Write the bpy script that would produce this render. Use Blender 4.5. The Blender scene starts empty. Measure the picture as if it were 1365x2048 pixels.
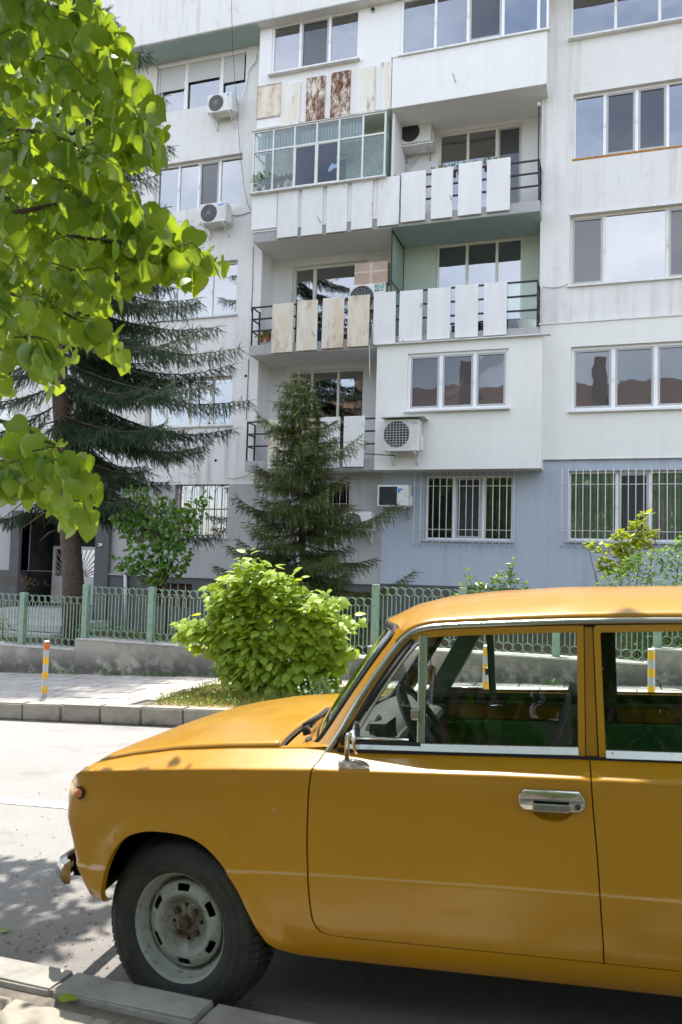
import bpy, bmesh, math, random
import numpy as np
from mathutils import Vector, Matrix, Euler, Quaternion
from mathutils.geometry import delaunay_2d_cdt

SC = bpy.context.scene
COL = SC.collection
RND = random.Random(7)
PI = math.pi

# ------------------------------------------------------------------ camera
F = 1593.0                                   # focal length in photo pixels (1365 x 2048)
YAW, TILT, ROLL = (math.radians(a) for a in (18.61, 3.60, 1.594))
def cam_axes():
    fwd = np.array([-math.sin(YAW)*math.cos(TILT), math.cos(YAW)*math.cos(TILT), math.sin(TILT)])
    r = np.array([math.cos(YAW), math.sin(YAW), 0.0]); u = np.cross(r, fwd)
    c, s = math.cos(ROLL), math.sin(ROLL)
    return np.array([c*r+s*u, -(-s*r+c*u), fwd])
CM = cam_axes()
CP = np.array([0.0, 0.0, 1.527])
cam = bpy.data.cameras.new('camera'); cam_o = bpy.data.objects.new('camera', cam); COL.objects.link(cam_o)
cam.sensor_fit = 'VERTICAL'; cam.sensor_height = 36.0; cam.sensor_width = 24.0
cam.lens = F/2048*36.0
cam.clip_start = 0.05; cam.clip_end = 3000
mw = Matrix.Identity(4)
for i in range(3):
    mw[i][0] = CM[0][i]; mw[i][1] = -CM[1][i]; mw[i][2] = -CM[2][i]; mw[i][3] = CP[i]
cam_o.matrix_world = mw
cam.dof.use_dof = True; cam.dof.focus_distance = 11.0; cam.dof.aperture_fstop = 6.3
SC.camera = cam_o

# ------------------------------------------------------------------ light
SUN_EL, SUN_AZ = 66.0, (-0.55, 0.83)         # the sun stands high behind the block, a little to its left
sv = Vector((SUN_AZ[0], SUN_AZ[1], 0)).normalized()*math.cos(math.radians(SUN_EL)); sv.z = math.sin(math.radians(SUN_EL))
sun = bpy.data.lights.new('sun', 'SUN'); sun.energy = 4.0; sun.angle = math.radians(0.53); sun.color = (1.0, 0.95, 0.87)
sun_o = bpy.data.objects.new('sun', sun); COL.objects.link(sun_o)
sun_o.rotation_euler = sv.to_track_quat('Z', 'Y').to_euler(); sun_o.location = (0, 0, 40)

wd = bpy.data.worlds.new('World'); SC.world = wd; wd.use_nodes = True
nt = wd.node_tree; nt.nodes.clear()
wo = nt.nodes.new('ShaderNodeOutputWorld'); bg = nt.nodes.new('ShaderNodeBackground')
sky = nt.nodes.new('ShaderNodeTexSky'); sky.sky_type = 'NISHITA'; sky.sun_disc = False
sky.sun_elevation = math.radians(SUN_EL); sky.sun_rotation = math.atan2(SUN_AZ[0], SUN_AZ[1])
sky.air_density = 1.0; sky.dust_density = 1.2; sky.ozone_density = 1.0
tc = nt.nodes.new('ShaderNodeTexCoord'); mp = nt.nodes.new('ShaderNodeMapping'); mp.inputs['Scale'].default_value = (1, 1, 2.2)
nz = nt.nodes.new('ShaderNodeTexNoise'); nz.inputs['Scale'].default_value = 2.1; nz.inputs['Detail'].default_value = 7; nz.inputs['Roughness'].default_value = .55
rp = nt.nodes.new('ShaderNodeValToRGB'); rp.color_ramp.elements[0].position = .30; rp.color_ramp.elements[1].position = .78
mx = nt.nodes.new('ShaderNodeMix'); mx.data_type = 'RGBA'
mx.inputs['B'].default_value = (7.6, 7.9, 8.5, 1)       # sunlit cloud, in the sky texture's own units
nt.links.new(tc.outputs['Generated'], mp.inputs['Vector']); nt.links.new(mp.outputs['Vector'], nz.inputs['Vector'])
nt.links.new(nz.outputs['Fac'], rp.inputs['Fac']); nt.links.new(rp.outputs['Color'], mx.inputs['Factor'])
nt.links.new(sky.outputs['Color'], mx.inputs['A']); nt.links.new(mx.outputs['Result'], bg.inputs['Color'])
bg.inputs['Strength'].default_value = 0.15
nt.links.new(bg.outputs['Background'], wo.inputs['Surface'])

SC.view_settings.view_transform = 'Standard'; SC.view_settings.look = 'None'
SC.view_settings.exposure = 1.4; SC.view_settings.gamma = 1.0; SC.view_settings.use_curve_mapping = False
SC.render.engine = 'CYCLES'
SC.cycles.max_bounces = 10; SC.cycles.transparent_max_bounces = 24; SC.cycles.diffuse_bounces = 5
SC.cycles.use_denoising = True

# ------------------------------------------------------------------ pixels to places
def ray(px, py): return CM.T @ np.array([(px-682.5)/F, (py-1024)/F, 1.0])
def on_y(px, py, Y):
    r = ray(px, py); return CP + r*(Y/r[1])
G, XW = 0.053, -1.355                        # the street climbs 5.3 % to the right
def gz(x): return G*(x-XW)
def on_g(px, py, dz=0.0):
    r = ray(px, py); t = (G*(CP[0]-XW)+dz-CP[2])/(r[2]-G*r[0]); return CP + r*t
def x_at(px, Y, Z):
    n = CM[0]-(px-682.5)/F*CM[2]; return CP[0]-(n[1]*(Y-CP[1])+n[2]*(Z-CP[2]))/n[0]
def z_at(py, X, Y):
    n = CM[1]-(py-1024)/F*CM[2]; return CP[2]-(n[0]*(X-CP[0])+n[1]*(Y-CP[1]))/n[2]
def rect(pxl, pxr, pyt, pyb, Y):
    """an upright rectangle on the plane y = Y; the rows are read at its left edge"""
    a = on_y(pxl, pyt, Y); b = on_y(pxl, pyb, Y)
    zm = (a[2]+b[2])/2
    return x_at(pxl, Y, zm), x_at(pxr, Y, zm), b[2], a[2]

# ------------------------------------------------------------------ objects
WM = {}
def link(name, mesh, mat=None, parent=None, mw=None, label=None, cat=None, group=None, kind=None):
    o = bpy.data.objects.new(name, mesh); COL.objects.link(o)
    mw = mw if mw is not None else Matrix.Identity(4)
    if mesh is not None and mat is not None and not mesh.materials: mesh.materials.append(mat)
    WM[o.name] = mw
    if parent is not None:
        o.parent = parent; o.matrix_parent_inverse = WM[parent.name].inverted()
    o.matrix_basis = mw
    if label: o['label'] = label
    if cat: o['category'] = cat
    if group: o['group'] = group
    if kind: o['kind'] = kind
    return o
def thing(name, label, cat, loc, group=None):
    return link(name, None, None, None, Matrix.Translation(loc), label, cat, group)
def T(x, y, z): return Matrix.Translation((x, y, z))

class MB:
    def __init__(s): s.v = []; s.f = []; s.m = []; s.mi = 0
    def add(s, vs, fs):
        n = len(s.v); s.v += [tuple(map(float, v)) for v in vs]; s.f += [tuple(i+n for i in f) for f in fs]; s.m += [s.mi]*len(fs)
    def box(s, x0, x1, y0, y1, z0, z1, skew=None):
        vs = [(x, y, z) for x in (x0, x1) for y in (y0, y1) for z in (z0, z1)]
        if skew: vs = [skew(v) for v in vs]
        s.add(vs, [(0, 1, 3, 2), (4, 6, 7, 5), (0, 4, 5, 1), (2, 3, 7, 6), (0, 2, 6, 4), (1, 5, 7, 3)])
    def quad(s, a, b, c, d): s.add([a, b, c, d], [(0, 1, 2, 3)])
    def tube(s, pts, r, n=6, caps=True):
        pts = [Vector(p) for p in pts]; m = len(pts)
        rs = r if isinstance(r, (list, tuple)) else [r]*m
        vs = []; up = None
        for i, p in enumerate(pts):
            d = (pts[min(i+1, m-1)]-pts[max(i-1, 0)]).normalized()
            if up is None: up = Vector((0, 0, 1)) if abs(d.z) < .9 else Vector((1, 0, 0))
            a = d.cross(up).normalized(); up = a.cross(d).normalized()
            for k in range(n):
                t = 2*PI*k/n; vs.append(p+(a*math.cos(t)+up*math.sin(t))*rs[i])
        fs = [(i*n+k, i*n+(k+1) % n, (i+1)*n+(k+1) % n, (i+1)*n+k) for i in range(m-1) for k in range(n)]
        if caps: fs += [tuple(range(n-1, -1, -1)), tuple((m-1)*n+k for k in range(n))]
        s.add(vs, fs)
    def lathe(s, prof, n=16, mw=None, close=False):
        """profile of (radius, height) turned about local z"""
        vs = []; m = len(prof)
        for r, h in prof:
            for k in range(n):
                t = 2*PI*k/n; p = Vector((r*math.cos(t), r*math.sin(t), h)); vs.append(mw @ p if mw else p)
        fs = [(i*n+k, i*n+(k+1) % n, (i+1)*n+(k+1) % n, (i+1)*n+k) for i in range(m-1) for k in range(n)]
        if prof[0][0] > 1e-6 and close: fs.append(tuple(range(n-1, -1, -1)))
        if prof[-1][0] > 1e-6 and close: fs.append(tuple((m-1)*n+k for k in range(n)))
        s.add(vs, fs)
    def mesh(s, name='m', smooth=False):
        me = bpy.data.meshes.new(name); me.from_pydata(s.v, [], s.f)
        if any(s.m): me.polygons.foreach_set('material_index', s.m)
        if smooth: me.polygons.foreach_set('use_smooth', [True]*len(s.f))
        me.validate(); return me
    def build(s, name, mat, parent=None, smooth=False, mw=None, bevel=0, auto=None, **k):
        me = s.mesh(name, smooth)
        for m_ in (mat if isinstance(mat, (list, tuple)) else [mat]): me.materials.append(m_)
        if smooth and auto: me.set_sharp_from_angle(angle=math.radians(auto))
        o = link(name, me, None, parent, mw, **k)
        if bevel:
            b = o.modifiers.new('bevel', 'BEVEL'); b.width = bevel; b.segments = 2; b.limit_method = 'ANGLE'; b.angle_limit = math.radians(40)
        return o
def bx(name, mat, parent, x0, x1, y0, y1, z0, z1, bevel=0, **k):
    b = MB(); b.box(x0, x1, y0, y1, z0, z1); return b.build(name, mat, parent, bevel=bevel, **k)
def np_mesh(name, V, Fc, smooth=False):
    """mesh from arrays: V (n,3), Fc (m,3 or 4)"""
    me = bpy.data.meshes.new(name); k = Fc.shape[1]
    me.vertices.add(len(V)); me.vertices.foreach_set('co', V.astype(np.float32).ravel())
    me.loops.add(Fc.size); me.loops.foreach_set('vertex_index', Fc.astype(np.int32).ravel())
    me.polygons.add(len(Fc)); me.polygons.foreach_set('loop_start', np.arange(0, Fc.size, k, dtype=np.int32))
    me.polygons.foreach_set('use_smooth', np.full(len(Fc), smooth)); me.update(calc_edges=True); me.validate(); return me
def np_inst(V, Fc, mats):
    """many copies of one template: mats (n,4,4)"""
    mats = np.asarray(mats, dtype=np.float64); n = len(mats)
    P = np.einsum('nij,vj->nvi', mats[:, :3, :3], V)+mats[:, None, :3, 3]
    FF = (Fc[None]+(np.arange(n)*len(V))[:, None, None]).reshape(-1, Fc.shape[1])
    return P.reshape(-1, 3), FF
def np_join(parts):
    vs, fs, n = [], [], 0
    for V, Fc in parts: vs.append(V); fs.append(Fc+n); n += len(V)
    return np.concatenate(vs), np.concatenate(fs)
def frame_from(d, up, roll=0.0):
    """3x3 with local y along d and local z near up"""
    d = np.asarray(d, float); d = d/np.linalg.norm(d); x = np.cross(d, up); l = np.linalg.norm(x)
    if l < 1e-4: x = np.cross(d, [1.0, 0.2, 0]); l = np.linalg.norm(x)
    x /= l; z = np.cross(x, d); c, s = math.cos(roll), math.sin(roll)
    return np.stack([c*x+s*z, d, -s*x+c*z], axis=1)
def m44(R, t, s=1.0):
    m = np.eye(4); m[:3, :3] = R*s; m[:3, 3] = t; return m

# ------------------------------------------------------------------ materials
MATS = {}
class N:
    """small helper for shader nodes"""
    def __init__(s, name):
        s.m = bpy.data.materials.new(name); s.m.use_nodes = True; s.t = s.m.node_tree; s.t.nodes.clear()
        s.out = s.t.nodes.new('ShaderNodeOutputMaterial'); MATS[name] = s.m
        s.coord = None
    def n(s, kind, **k):
        nd = s.t.nodes.new('ShaderNode'+kind)
        for a, b in k.items():
            if hasattr(nd, a): setattr(nd, a, b)
            else: nd.inputs[a].default_value = b
        return nd
    def l(s, a, b): s.t.links.new(a, b)
    def vec(s, scale=(1, 1, 1), obj=False):
        if obj: src = s.n('TexCoord').outputs['Object']
        else: src = s.n('NewGeometry').outputs['Position']
        mp = s.n('Mapping'); mp.inputs['Scale'].default_value = scale; s.l(src, mp.inputs['Vector']); return mp.outputs['Vector']
    def noise(s, scale, detail=4, rough=.55, vec=None, lo=.4, hi=.6, dist=0):
        nz = s.n('TexNoise'); nz.inputs['Scale'].default_value = scale; nz.inputs['Detail'].default_value = detail
        nz.inputs['Roughness'].default_value = rough; nz.inputs['Distortion'].default_value = dist
        s.l(vec if vec is not None else s.vec(), nz.inputs['Vector'])
        mr = s.n('MapRange'); mr.inputs['From Min'].default_value = lo; mr.inputs['From Max'].default_value = hi; mr.clamp = True
        s.l(nz.outputs['Fac'], mr.inputs['Value']); return mr.outputs['Result']
    def mix(s, fac, a, b, mode='MIX'):
        m = s.n('Mix', data_type='RGBA', blend_type=mode)
        for inp, v in (('Factor', fac), ('A', a), ('B', b)):
            if isinstance(v, (int, float)): m.inputs[inp].default_value = v
            elif isinstance(v, (tuple, list)): m.inputs[inp].default_value = tuple(v)+((1,) if len(v) == 3 else ())
            else: s.l(v, m.inputs[inp])
        return m.outputs['Result']
    def math(s, op, a, b=0.0):
        m = s.n('Math', operation=op)
        for i, v in enumerate((a, b)):
            if isinstance(v, (int, float)): m.inputs[i].default_value = v
            else: s.l(v, m.inputs[i])
        return m.outputs['Value']
    def bump(s, h, strength=.3, dist=.01):
        b = s.n('Bump'); b.inputs['Strength'].default_value = strength; b.inputs['Distance'].default_value = dist; s.l(h, b.inputs['Height']); return b.outputs['Normal']
    def bsdf(s, color, rough=.6, spec=.5, metal=0.0, normal=None, coat=0.0, coat_r=.1, sheen=0.0):
        p = s.n('BsdfPrincipled')
        for inp, v in (('Base Color', color), ('Roughness', rough), ('Metallic', metal)):
            if isinstance(v, (int, float)): p.inputs[inp].default_value = v
            elif isinstance(v, (tuple, list)): p.inputs[inp].default_value = tuple(v)+((1,) if len(v) == 3 else ())
            else: s.l(v, p.inputs[inp])
        p.inputs['Specular IOR Level'].default_value = spec
        p.inputs['Coat Weight'].default_value = coat; p.inputs['Coat Roughness'].default_value = coat_r
        if normal is not None: s.l(normal, p.inputs['Normal'])
        return p.outputs['BSDF']
    def done(s, sh): s.l(sh, s.out.inputs['Surface']); return s.m

def plain(name, c, rough=.6, spec=.4, metal=0.0, var=.12, scale=6.0, bump=.1, bscale=60.0, dirt=None, dirt_amt=.5, coat=0.0):
    """a plain coat of colour with uneven tone, fine relief and optional dirt blotches"""
    k = N(name); v = k.vec()
    c1 = tuple(x*(1-var) for x in c); c2 = tuple(min(1, x*(1+var)) for x in c)
    col = k.mix(k.noise(scale, 5, vec=v, lo=.3, hi=.7), c1, c2)
    if dirt:
        d = k.noise(scale*2.3, 8, .65, vec=v, lo=.52, hi=.7); col = k.mix(k.math('MULTIPLY', d, dirt_amt), col, dirt)
    nr = k.bump(k.noise(bscale, 3, vec=v, lo=0, hi=1), bump, .004) if bump else None
    return k.done(k.bsdf(col, rough, spec, metal, nr, coat))
def plaster(name, c, stain, streak=.5, blot=.35, bump=.35):
    k = N(name); v = k.vec()
    big = k.noise(.55, 5, .6, v, .35, .7); fine = k.noise(9, 6, .6, v, .3, .75)
    run = k.noise(1.0, 6, .62, k.vec((5.5, 5.5, .35)), .48, .78)        # rain streaks
    sp = k.noise(2.6, 9, .7, v, .56, .74)
    col = k.mix(k.math('MULTIPLY', fine, .5), c, tuple(x*.9 for x in c))
    col = k.mix(k.math('MULTIPLY', k.math('MULTIPLY', run, big), streak), col, stain)
    col = k.mix(k.math('MULTIPLY', sp, blot), col, tuple(x*.72 for x in c))
    h = k.noise(55, 4, .6, v, 0, 1)
    return k.done(k.bsdf(col, .85, .25, 0, k.bump(h, bump, .006)))
M_PLA = plaster('old white render', (.73, .715, .68), (.32, .30, .27), .85, .5)
M_PLN = plaster('new white render', (.76, .755, .70), (.52, .52, .48), .4, .15, .12)
M_PLB = plaster('blue render', (.43, .475, .53), (.22, .24, .26), .8, .45, .25)
M_PLSHADE = plaster('white render with painted shade', (.40, .395, .385), (.18, .18, .17), .7, .5)  # the white render greyed: shade of trees and overhang put into its colour
M_PLD = plaster('dark plinth render', (.11, .11, .11), (.05, .05, .05), .6, .5, .7)
M_PLT = plaster('pale green render', (.50, .56, .47), (.3, .33, .29), .4, .25)
M_SOFF = plaster('grey green soffit', (.36, .46, .44), (.25, .3, .28), .5, .3)
M_PWH = plaster('white painted parapet', (.78, .77, .755), (.5, .47, .42), .35, .2, .1)
M_CONC = plaster('balcony concrete', (.40, .395, .385), (.17, .165, .155), .8, .6, .5)
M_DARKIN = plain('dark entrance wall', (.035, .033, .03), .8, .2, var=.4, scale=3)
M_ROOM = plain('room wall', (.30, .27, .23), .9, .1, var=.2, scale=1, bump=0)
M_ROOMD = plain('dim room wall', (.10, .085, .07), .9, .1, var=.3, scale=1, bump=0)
M_PVC = plain('white window plastic', (.80, .80, .79), .35, .45, var=.03, scale=3, bump=0)
M_CREAM = plain('cream window plastic', (.72, .69, .61), .45, .4, var=.06, scale=3, bump=0)
M_SCRF = plain('grey screen frame', (.42, .42, .42), .45, .4, var=.05, bump=0)
M_BLACK = plain('black painted steel', (.018, .018, .02), .5, .4, var=.3, dirt=(.10, .06, .04), dirt_amt=.25)
M_STEEL = plain('weathered sheet steel', (.45, .45, .44), .5, .4, .5, var=.2)
M_LEDGE = plain('white sheet ledge', (.72, .72, .70), .5, .4, var=.1, dirt=(.4, .38, .34))
M_FOAM = plain('orange building foam', (.42, .2, .05), .9, .1, var=.4, scale=30, bump=.9, bscale=40)
M_WHSTEEL = plain('white enamelled steel', (.66, .66, .62), .4, .45, var=.06, dirt=(.5, .46, .38), dirt_amt=.2)
M_GRILLE = plain('white painted bars', (.66, .64, .60), .5, .4, var=.15, scale=20, dirt=(.28, .15, .07), dirt_amt=.7)
M_RUSTBAR = plain('rusty painted bars', (.45, .38, .30), .7, .3, var=.3, scale=14, dirt=(.22, .10, .04), dirt_amt=.8)
M_CARD = plain('cardboard', (.42, .31, .235), .85, .15, var=.1, bump=.1)
M_TAPE = plain('parcel tape', (.50, .42, .34), .35, .5, var=.05, bump=0)
M_DKPLA = plain('dark grey plastic', (.03, .03, .032), .5, .4, var=.2, bump=.05)
M_FAN = plain('dark fan blades', (.05, .05, .05), .6, .3, var=.2, bump=0)
M_TERRA = plain('terracotta', (.36, .13, .07), .8, .2, var=.15)
M_BLUEP = plain('blue plastic', (.03, .08, .32), .4, .5, var=.1, bump=0)
M_BRONZE = plain('brown bronze', (.16, .10, .045), .5, .4, .4, var=.3)
M_REDT = plain('red print', (.5, .02, .02), .5, var=.02, bump=0)
M_BLUET = plain('blue print', (.02, .26, .62), .5, var=.02, bump=0)
M_GRNT = plain('dark green print', (.02, .09, .06), .5, var=.02, bump=0)
M_TURQ = plain('turquoise print', (.02, .40, .36), .5, var=.02, bump=0)
M_BLKT = plain('black print', (.02, .02, .02), .5, var=.02, bump=0)
M_WHT = plain('white print', (.8, .8, .8), .5, var=.02, bump=0)
M_BRASS = plain('copper intercom plate', (.35, .16, .06), .4, .5, .6, var=.15)

def rusty(name, c, rust, lo, hi, tint=None):
    k = N(name); v = k.vec()
    a = k.noise(2.6, 10, .70, k.vec((1, 1, .4)), lo, hi, .3); fine = k.noise(11, 8, .74, k.vec((1, 1, .45)), .38, .55)
    wash = k.noise(2.4, 6, .6, k.vec((2, 2, .5)), .38, .72)
    col = k.mix(k.math('MULTIPLY', wash, .75), c, tint or tuple(x*.85 for x in c))
    col = k.mix(k.math('MULTIPLY', a, fine), col, rust)
    r2 = k.noise(9, 6, .6, v, .35, .7); col = k.mix(k.math('MULTIPLY', k.math('MULTIPLY', a, fine), k.math('MULTIPLY', r2, .5)), col, tuple(x*.4 for x in rust))
    return k.done(k.bsdf(col, .75, .3, 0, k.bump(k.math('ADD', a, fine), .25, .004)))
M_R0 = rusty('white panel paint', (.74, .735, .72), (.33, .22, .13), .60, .70, (.66, .64, .61))
M_R1 = rusty('rust stained panel', (.70, .655, .56), (.36, .17, .06), .50, .72, (.62, .46, .27))
M_R2 = rusty('badly rusted panel', (.72, .66, .56), (.15, .05, .025), .38, .47, (.6, .42, .25))
M_R3 = rusty('flaking panel', (.74, .71, .65), (.22, .09, .04), .57, .68, (.66, .55, .4))

def glass(name, ior=2.1, tint=(.86, .9, .9), wav=.012, rough=0.0):
    k = N(name); fr = k.n('Fresnel'); fr.inputs['IOR'].default_value = ior
    tr = k.n('BsdfTransparent'); tr.inputs['Color'].default_value = tint+(1,)
    gl = k.n('BsdfGlossy'); gl.inputs['Roughness'].default_value = rough; gl.inputs['Color'].default_value = (1, 1, 1, 1)
    nr = k.bump(k.noise(1.3, 2, .5, k.vec(), 0, 1), 1.0, wav)
    k.l(nr, gl.inputs['Normal'])
    m = k.n('MixShader'); k.l(fr.outputs['Fac'], m.inputs['Fac']); k.l(tr.outputs['BSDF'], m.inputs[1]); k.l(gl.outputs['BSDF'], m.inputs[2])
    return k.done(m.outputs['Shader'])
M_GLASS = glass('window glass', 3.6, (.88, .91, .92), .0035)
M_GLASSM = glass('sliding pane glass', 1.9, (.88, .91, .90), .004)
M_GLASSB = glass('balcony glass', 1.5, (.90, .94, .92), .004)
M_GLASSC = glass('car glass', 1.46, (.90, .95, .92), .0015)
k = N('frosted glass'); tl = k.n('BsdfTranslucent'); tl.inputs['Color'].default_value = (.6, .72, .65, 1); mm_ = k.n('MixShader'); mm_.inputs['Fac'].default_value = .55; k.l(k.bsdf((.42, .52, .46), .35, .5), mm_.inputs[1]); k.l(tl.outputs['BSDF'], mm_.inputs[2]); M_FROST = k.done(mm_.outputs['Shader'])
k = N('insect screen'); tr = k.n('BsdfTransparent'); tr.inputs['Color'].default_value = (.75, .75, .75, 1)
df = k.bsdf((.13, .13, .14), .7, .3); m = k.n('MixShader'); m.inputs['Fac'].default_value = .33; k.l(tr.outputs['BSDF'], m.inputs[1]); k.l(df, m.inputs[2]); M_SCREEN = k.done(m.outputs['Shader'])
def slats(name, c, freq=36.0, amt=.25):
    k = N(name); w = k.n('TexWave', wave_type='BANDS', bands_direction='Z'); w.inputs['Scale'].default_value = freq/6.283*2; w.inputs['Distortion'].default_value = .1
    k.l(k.vec(), w.inputs['Vector']); return k.done(k.bsdf(k.mix(w.outputs['Fac'], tuple(x*(1-amt) for x in c), c), .5, .3, 0, k.bump(w.outputs['Fac'], .5, .008)))
M_BLIND = slats('white slat blind', (.30, .36, .37), 40)
M_BLINDD = slats('grey blind', (.30, .31, .34), 30)
M_BLINDV = slats('lilac blind', (.44, .46, .56), 30, .12)
M_SHUT = slats('white roller shutter', (.70, .70, .69), 24, .3)
def curtain(name, c):
    k = N(name); w = k.n('TexWave', wave_type='BANDS', bands_direction='X'); w.inputs['Scale'].default_value = 4.0; w.inputs['Distortion'].default_value = 3.0; w.inputs['Detail'].default_value = 3
    k.l(k.vec((1, 1, .15)), w.inputs['Vector']); return k.done(k.bsdf(k.mix(w.outputs['Fac'], tuple(x*.6 for x in c), c), .9, .1))
M_CURW = curtain('white net curtain', (.62, .65, .66)); M_CURG = curtain('pale green curtain', (.58, .70, .60)); M_CURB = curtain('brown curtain', (.14, .10, .08))
M_CURD = curtain('dark curtain', (.08, .08, .085))
k = N('mottled green wallpaper'); v = k.vec(); M_WALLP = k.done(k.bsdf(k.mix(k.noise(7, 8, .7, v, .4, .6), (.58, .64, .56), (.80, .78, .68)), .9, .1))

# ground
def asphalt():
    k = N('sun bleached asphalt'); v = k.vec()
    agg = k.n('TexVoronoi'); agg.inputs['Scale'].default_value = 130; k.l(v, agg.inputs['Vector'])
    f = k.noise(240, 3, .6, v, .3, .7); b = k.noise(.8, 6, .6, v, .3, .7); st = k.noise(2.2, 7, .68, k.vec((.55, 1, 1)), .56, .74)
    sp = k.n('TexVoronoi'); sp.inputs['Scale'].default_value = 75; k.l(v, sp.inputs['Vector'])
    col = k.mix(b, (.225, .215, .205), (.275, .265, .255))
    col = k.mix(k.math('MULTIPLY', f, .35), col, (.34, .33, .315))
    dk = k.n('MapRange'); dk.inputs['From Min'].default_value = .28; dk.inputs['From Max'].default_value = .5; dk.clamp = True; k.l(sp.outputs['Distance'], dk.inputs['Value'])
    col = k.mix(k.math('MULTIPLY', dk.outputs['Result'], .22), col, (.11, .105, .10))
    col = k.mix(k.math('MULTIPLY', st, .5), col, (.10, .088, .078))
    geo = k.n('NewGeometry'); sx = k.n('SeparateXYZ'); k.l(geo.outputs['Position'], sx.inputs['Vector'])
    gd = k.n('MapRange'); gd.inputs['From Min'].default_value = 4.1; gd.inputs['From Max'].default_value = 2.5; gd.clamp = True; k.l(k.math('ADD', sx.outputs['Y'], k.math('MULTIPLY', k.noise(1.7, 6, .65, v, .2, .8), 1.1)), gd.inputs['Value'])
    col = k.mix(k.math('MULTIPLY', gd.outputs['Result'], .75), col, (.085, .075, .065))  # gutter dirt, with the shade under the car put into the colour
    h = k.math('ADD', agg.outputs['Distance'], k.math('MULTIPLY', f, .5))
    return k.done(k.bsdf(col, .9, .25, 0, k.bump(h, .5, .004)))
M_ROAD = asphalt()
k = N('worn road paint'); v = k.vec(); M_LINE = k.done(k.bsdf(k.mix(k.noise(14, 8, .7, v, .40, .62), (.52, .52, .50), (.31, .30, .29)), .8, .3))
def slabmat(name, c, d, per=.14):
    k = N(name); v = k.vec(); oi = k.n('ObjectInfo')
    col = k.mix(k.noise(6, 7, .65, v, .35, .7), c, d)
    col = k.mix(k.math('MULTIPLY', k.noise(2.6, 9, .74, v, .50, .66), .7), col, tuple(x*.5 for x in d))
    col = k.mix(k.math('MULTIPLY', oi.outputs['Random'], per*2), col, tuple(x*.6 for x in c))
    return k.done(k.bsdf(col, .88, .25, 0, k.bump(k.noise(120, 4, .6, v, 0, 1), .5, .004)))
M_SLAB = slabmat('pale paving slab', (.40, .375, .345), (.34, .31, .28))
M_JOINT = plain('dirty joint sand', (.13, .115, .095), .95, .1, var=.4, scale=12)
M_KERB = slabmat('pale concrete kerb', (.35, .335, .305), (.22, .205, .18), .2)
def kerbf():
    k = N('stained kerb stone'); v = k.vec(); oi = k.n('ObjectInfo')
    geo = k.n('NewGeometry'); sx = k.n('SeparateXYZ'); k.l(geo.outputs['Position'], sx.inputs['Vector'])
    h = k.math('SUBTRACT', sx.outputs['Z'], k.math('MULTIPLY', k.math('SUBTRACT', sx.outputs['X'], XW), G))
    lo = k.n('MapRange'); lo.inputs['From Min'].default_value = .10; lo.inputs['From Max'].default_value = .0; lo.clamp = True; k.l(h, lo.inputs['Value'])
    col = k.mix(k.noise(5, 8, .7, v, .35, .7), (.34, .315, .27), (.25, .23, .195))
    col = k.mix(k.math('MULTIPLY', k.noise(4, 9, .75, v, .44, .62), lo.outputs['Result']), col, (.085, .078, .05))
    col = k.mix(k.math('MULTIPLY', k.noise(11, 9, .8, v, .58, .68), .7), col, (.13, .115, .09))
    return k.done(k.bsdf(col, .9, .2, 0, k.bump(k.noise(25, 9, .75, v, 0, 1), .9, .02)))
M_KERBF = kerbf()
def wallc():
    k = N('stained wall render'); v = k.vec()
    geo = k.n('NewGeometry'); sx = k.n('SeparateXYZ'); k.l(geo.outputs['Position'], sx.inputs['Vector'])
    h = k.math('SUBTRACT', sx.outputs['Z'], k.math('MULTIPLY', k.math('SUBTRACT', sx.outputs['X'], XW), G))
    lo = k.n('MapRange'); lo.inputs['From Min'].default_value = .52; lo.inputs['From Max'].default_value = .26; lo.clamp = True; k.l(h, lo.inputs['Value'])
    patch = k.noise(1.3, 9, .68, v, .42, .60); edge = k.noise(3.2, 9, .72, v, .43, .51)
    col = k.mix(k.noise(4, 8, .7, v, .3, .7), (.47, .435, .375), (.36, .335, .295))
    col = k.mix(k.math('MULTIPLY', patch, .85), col, (.19, .18, .165))
    col = k.mix(k.math('MULTIPLY', k.math('MULTIPLY', edge, lo.outputs['Result']), .85), col, (.085, .082, .075))
    col = k.mix(k.math('MULTIPLY', k.noise(40, 6, .7, v, .5, .75), .4), col, (.15, .14, .13))
    return k.done(k.bsdf(col, .92, .2, 0, k.bump(k.noise(70, 6, .7, v, 0, 1), .8, .008)))
M_WALLC = wallc()
M_CAP = plain('wall cap', (.44, .42, .385), .9, .2, var=.2, dirt=(.2, .19, .17), dirt_amt=.5, bump=.4)
M_SOIL = plain('garden soil', (.075, .058, .04), .95, .1, var=.5, scale=5, bump=.8, bscale=20)
M_BEDSOIL = plain('dry soil and straw', (.22, .17, .085), .95, .1, var=.4, scale=9, bump=.9, bscale=30)
M_FENCE = plain('pale green fence paint', (.235, .335, .25), .5, .4, var=.14, scale=8, dirt=(.12, .12, .08), dirt_amt=.55)
M_TILE = slabmat('beige textured tile', (.34, .305, .25), (.27, .24, .195), .1)

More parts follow.
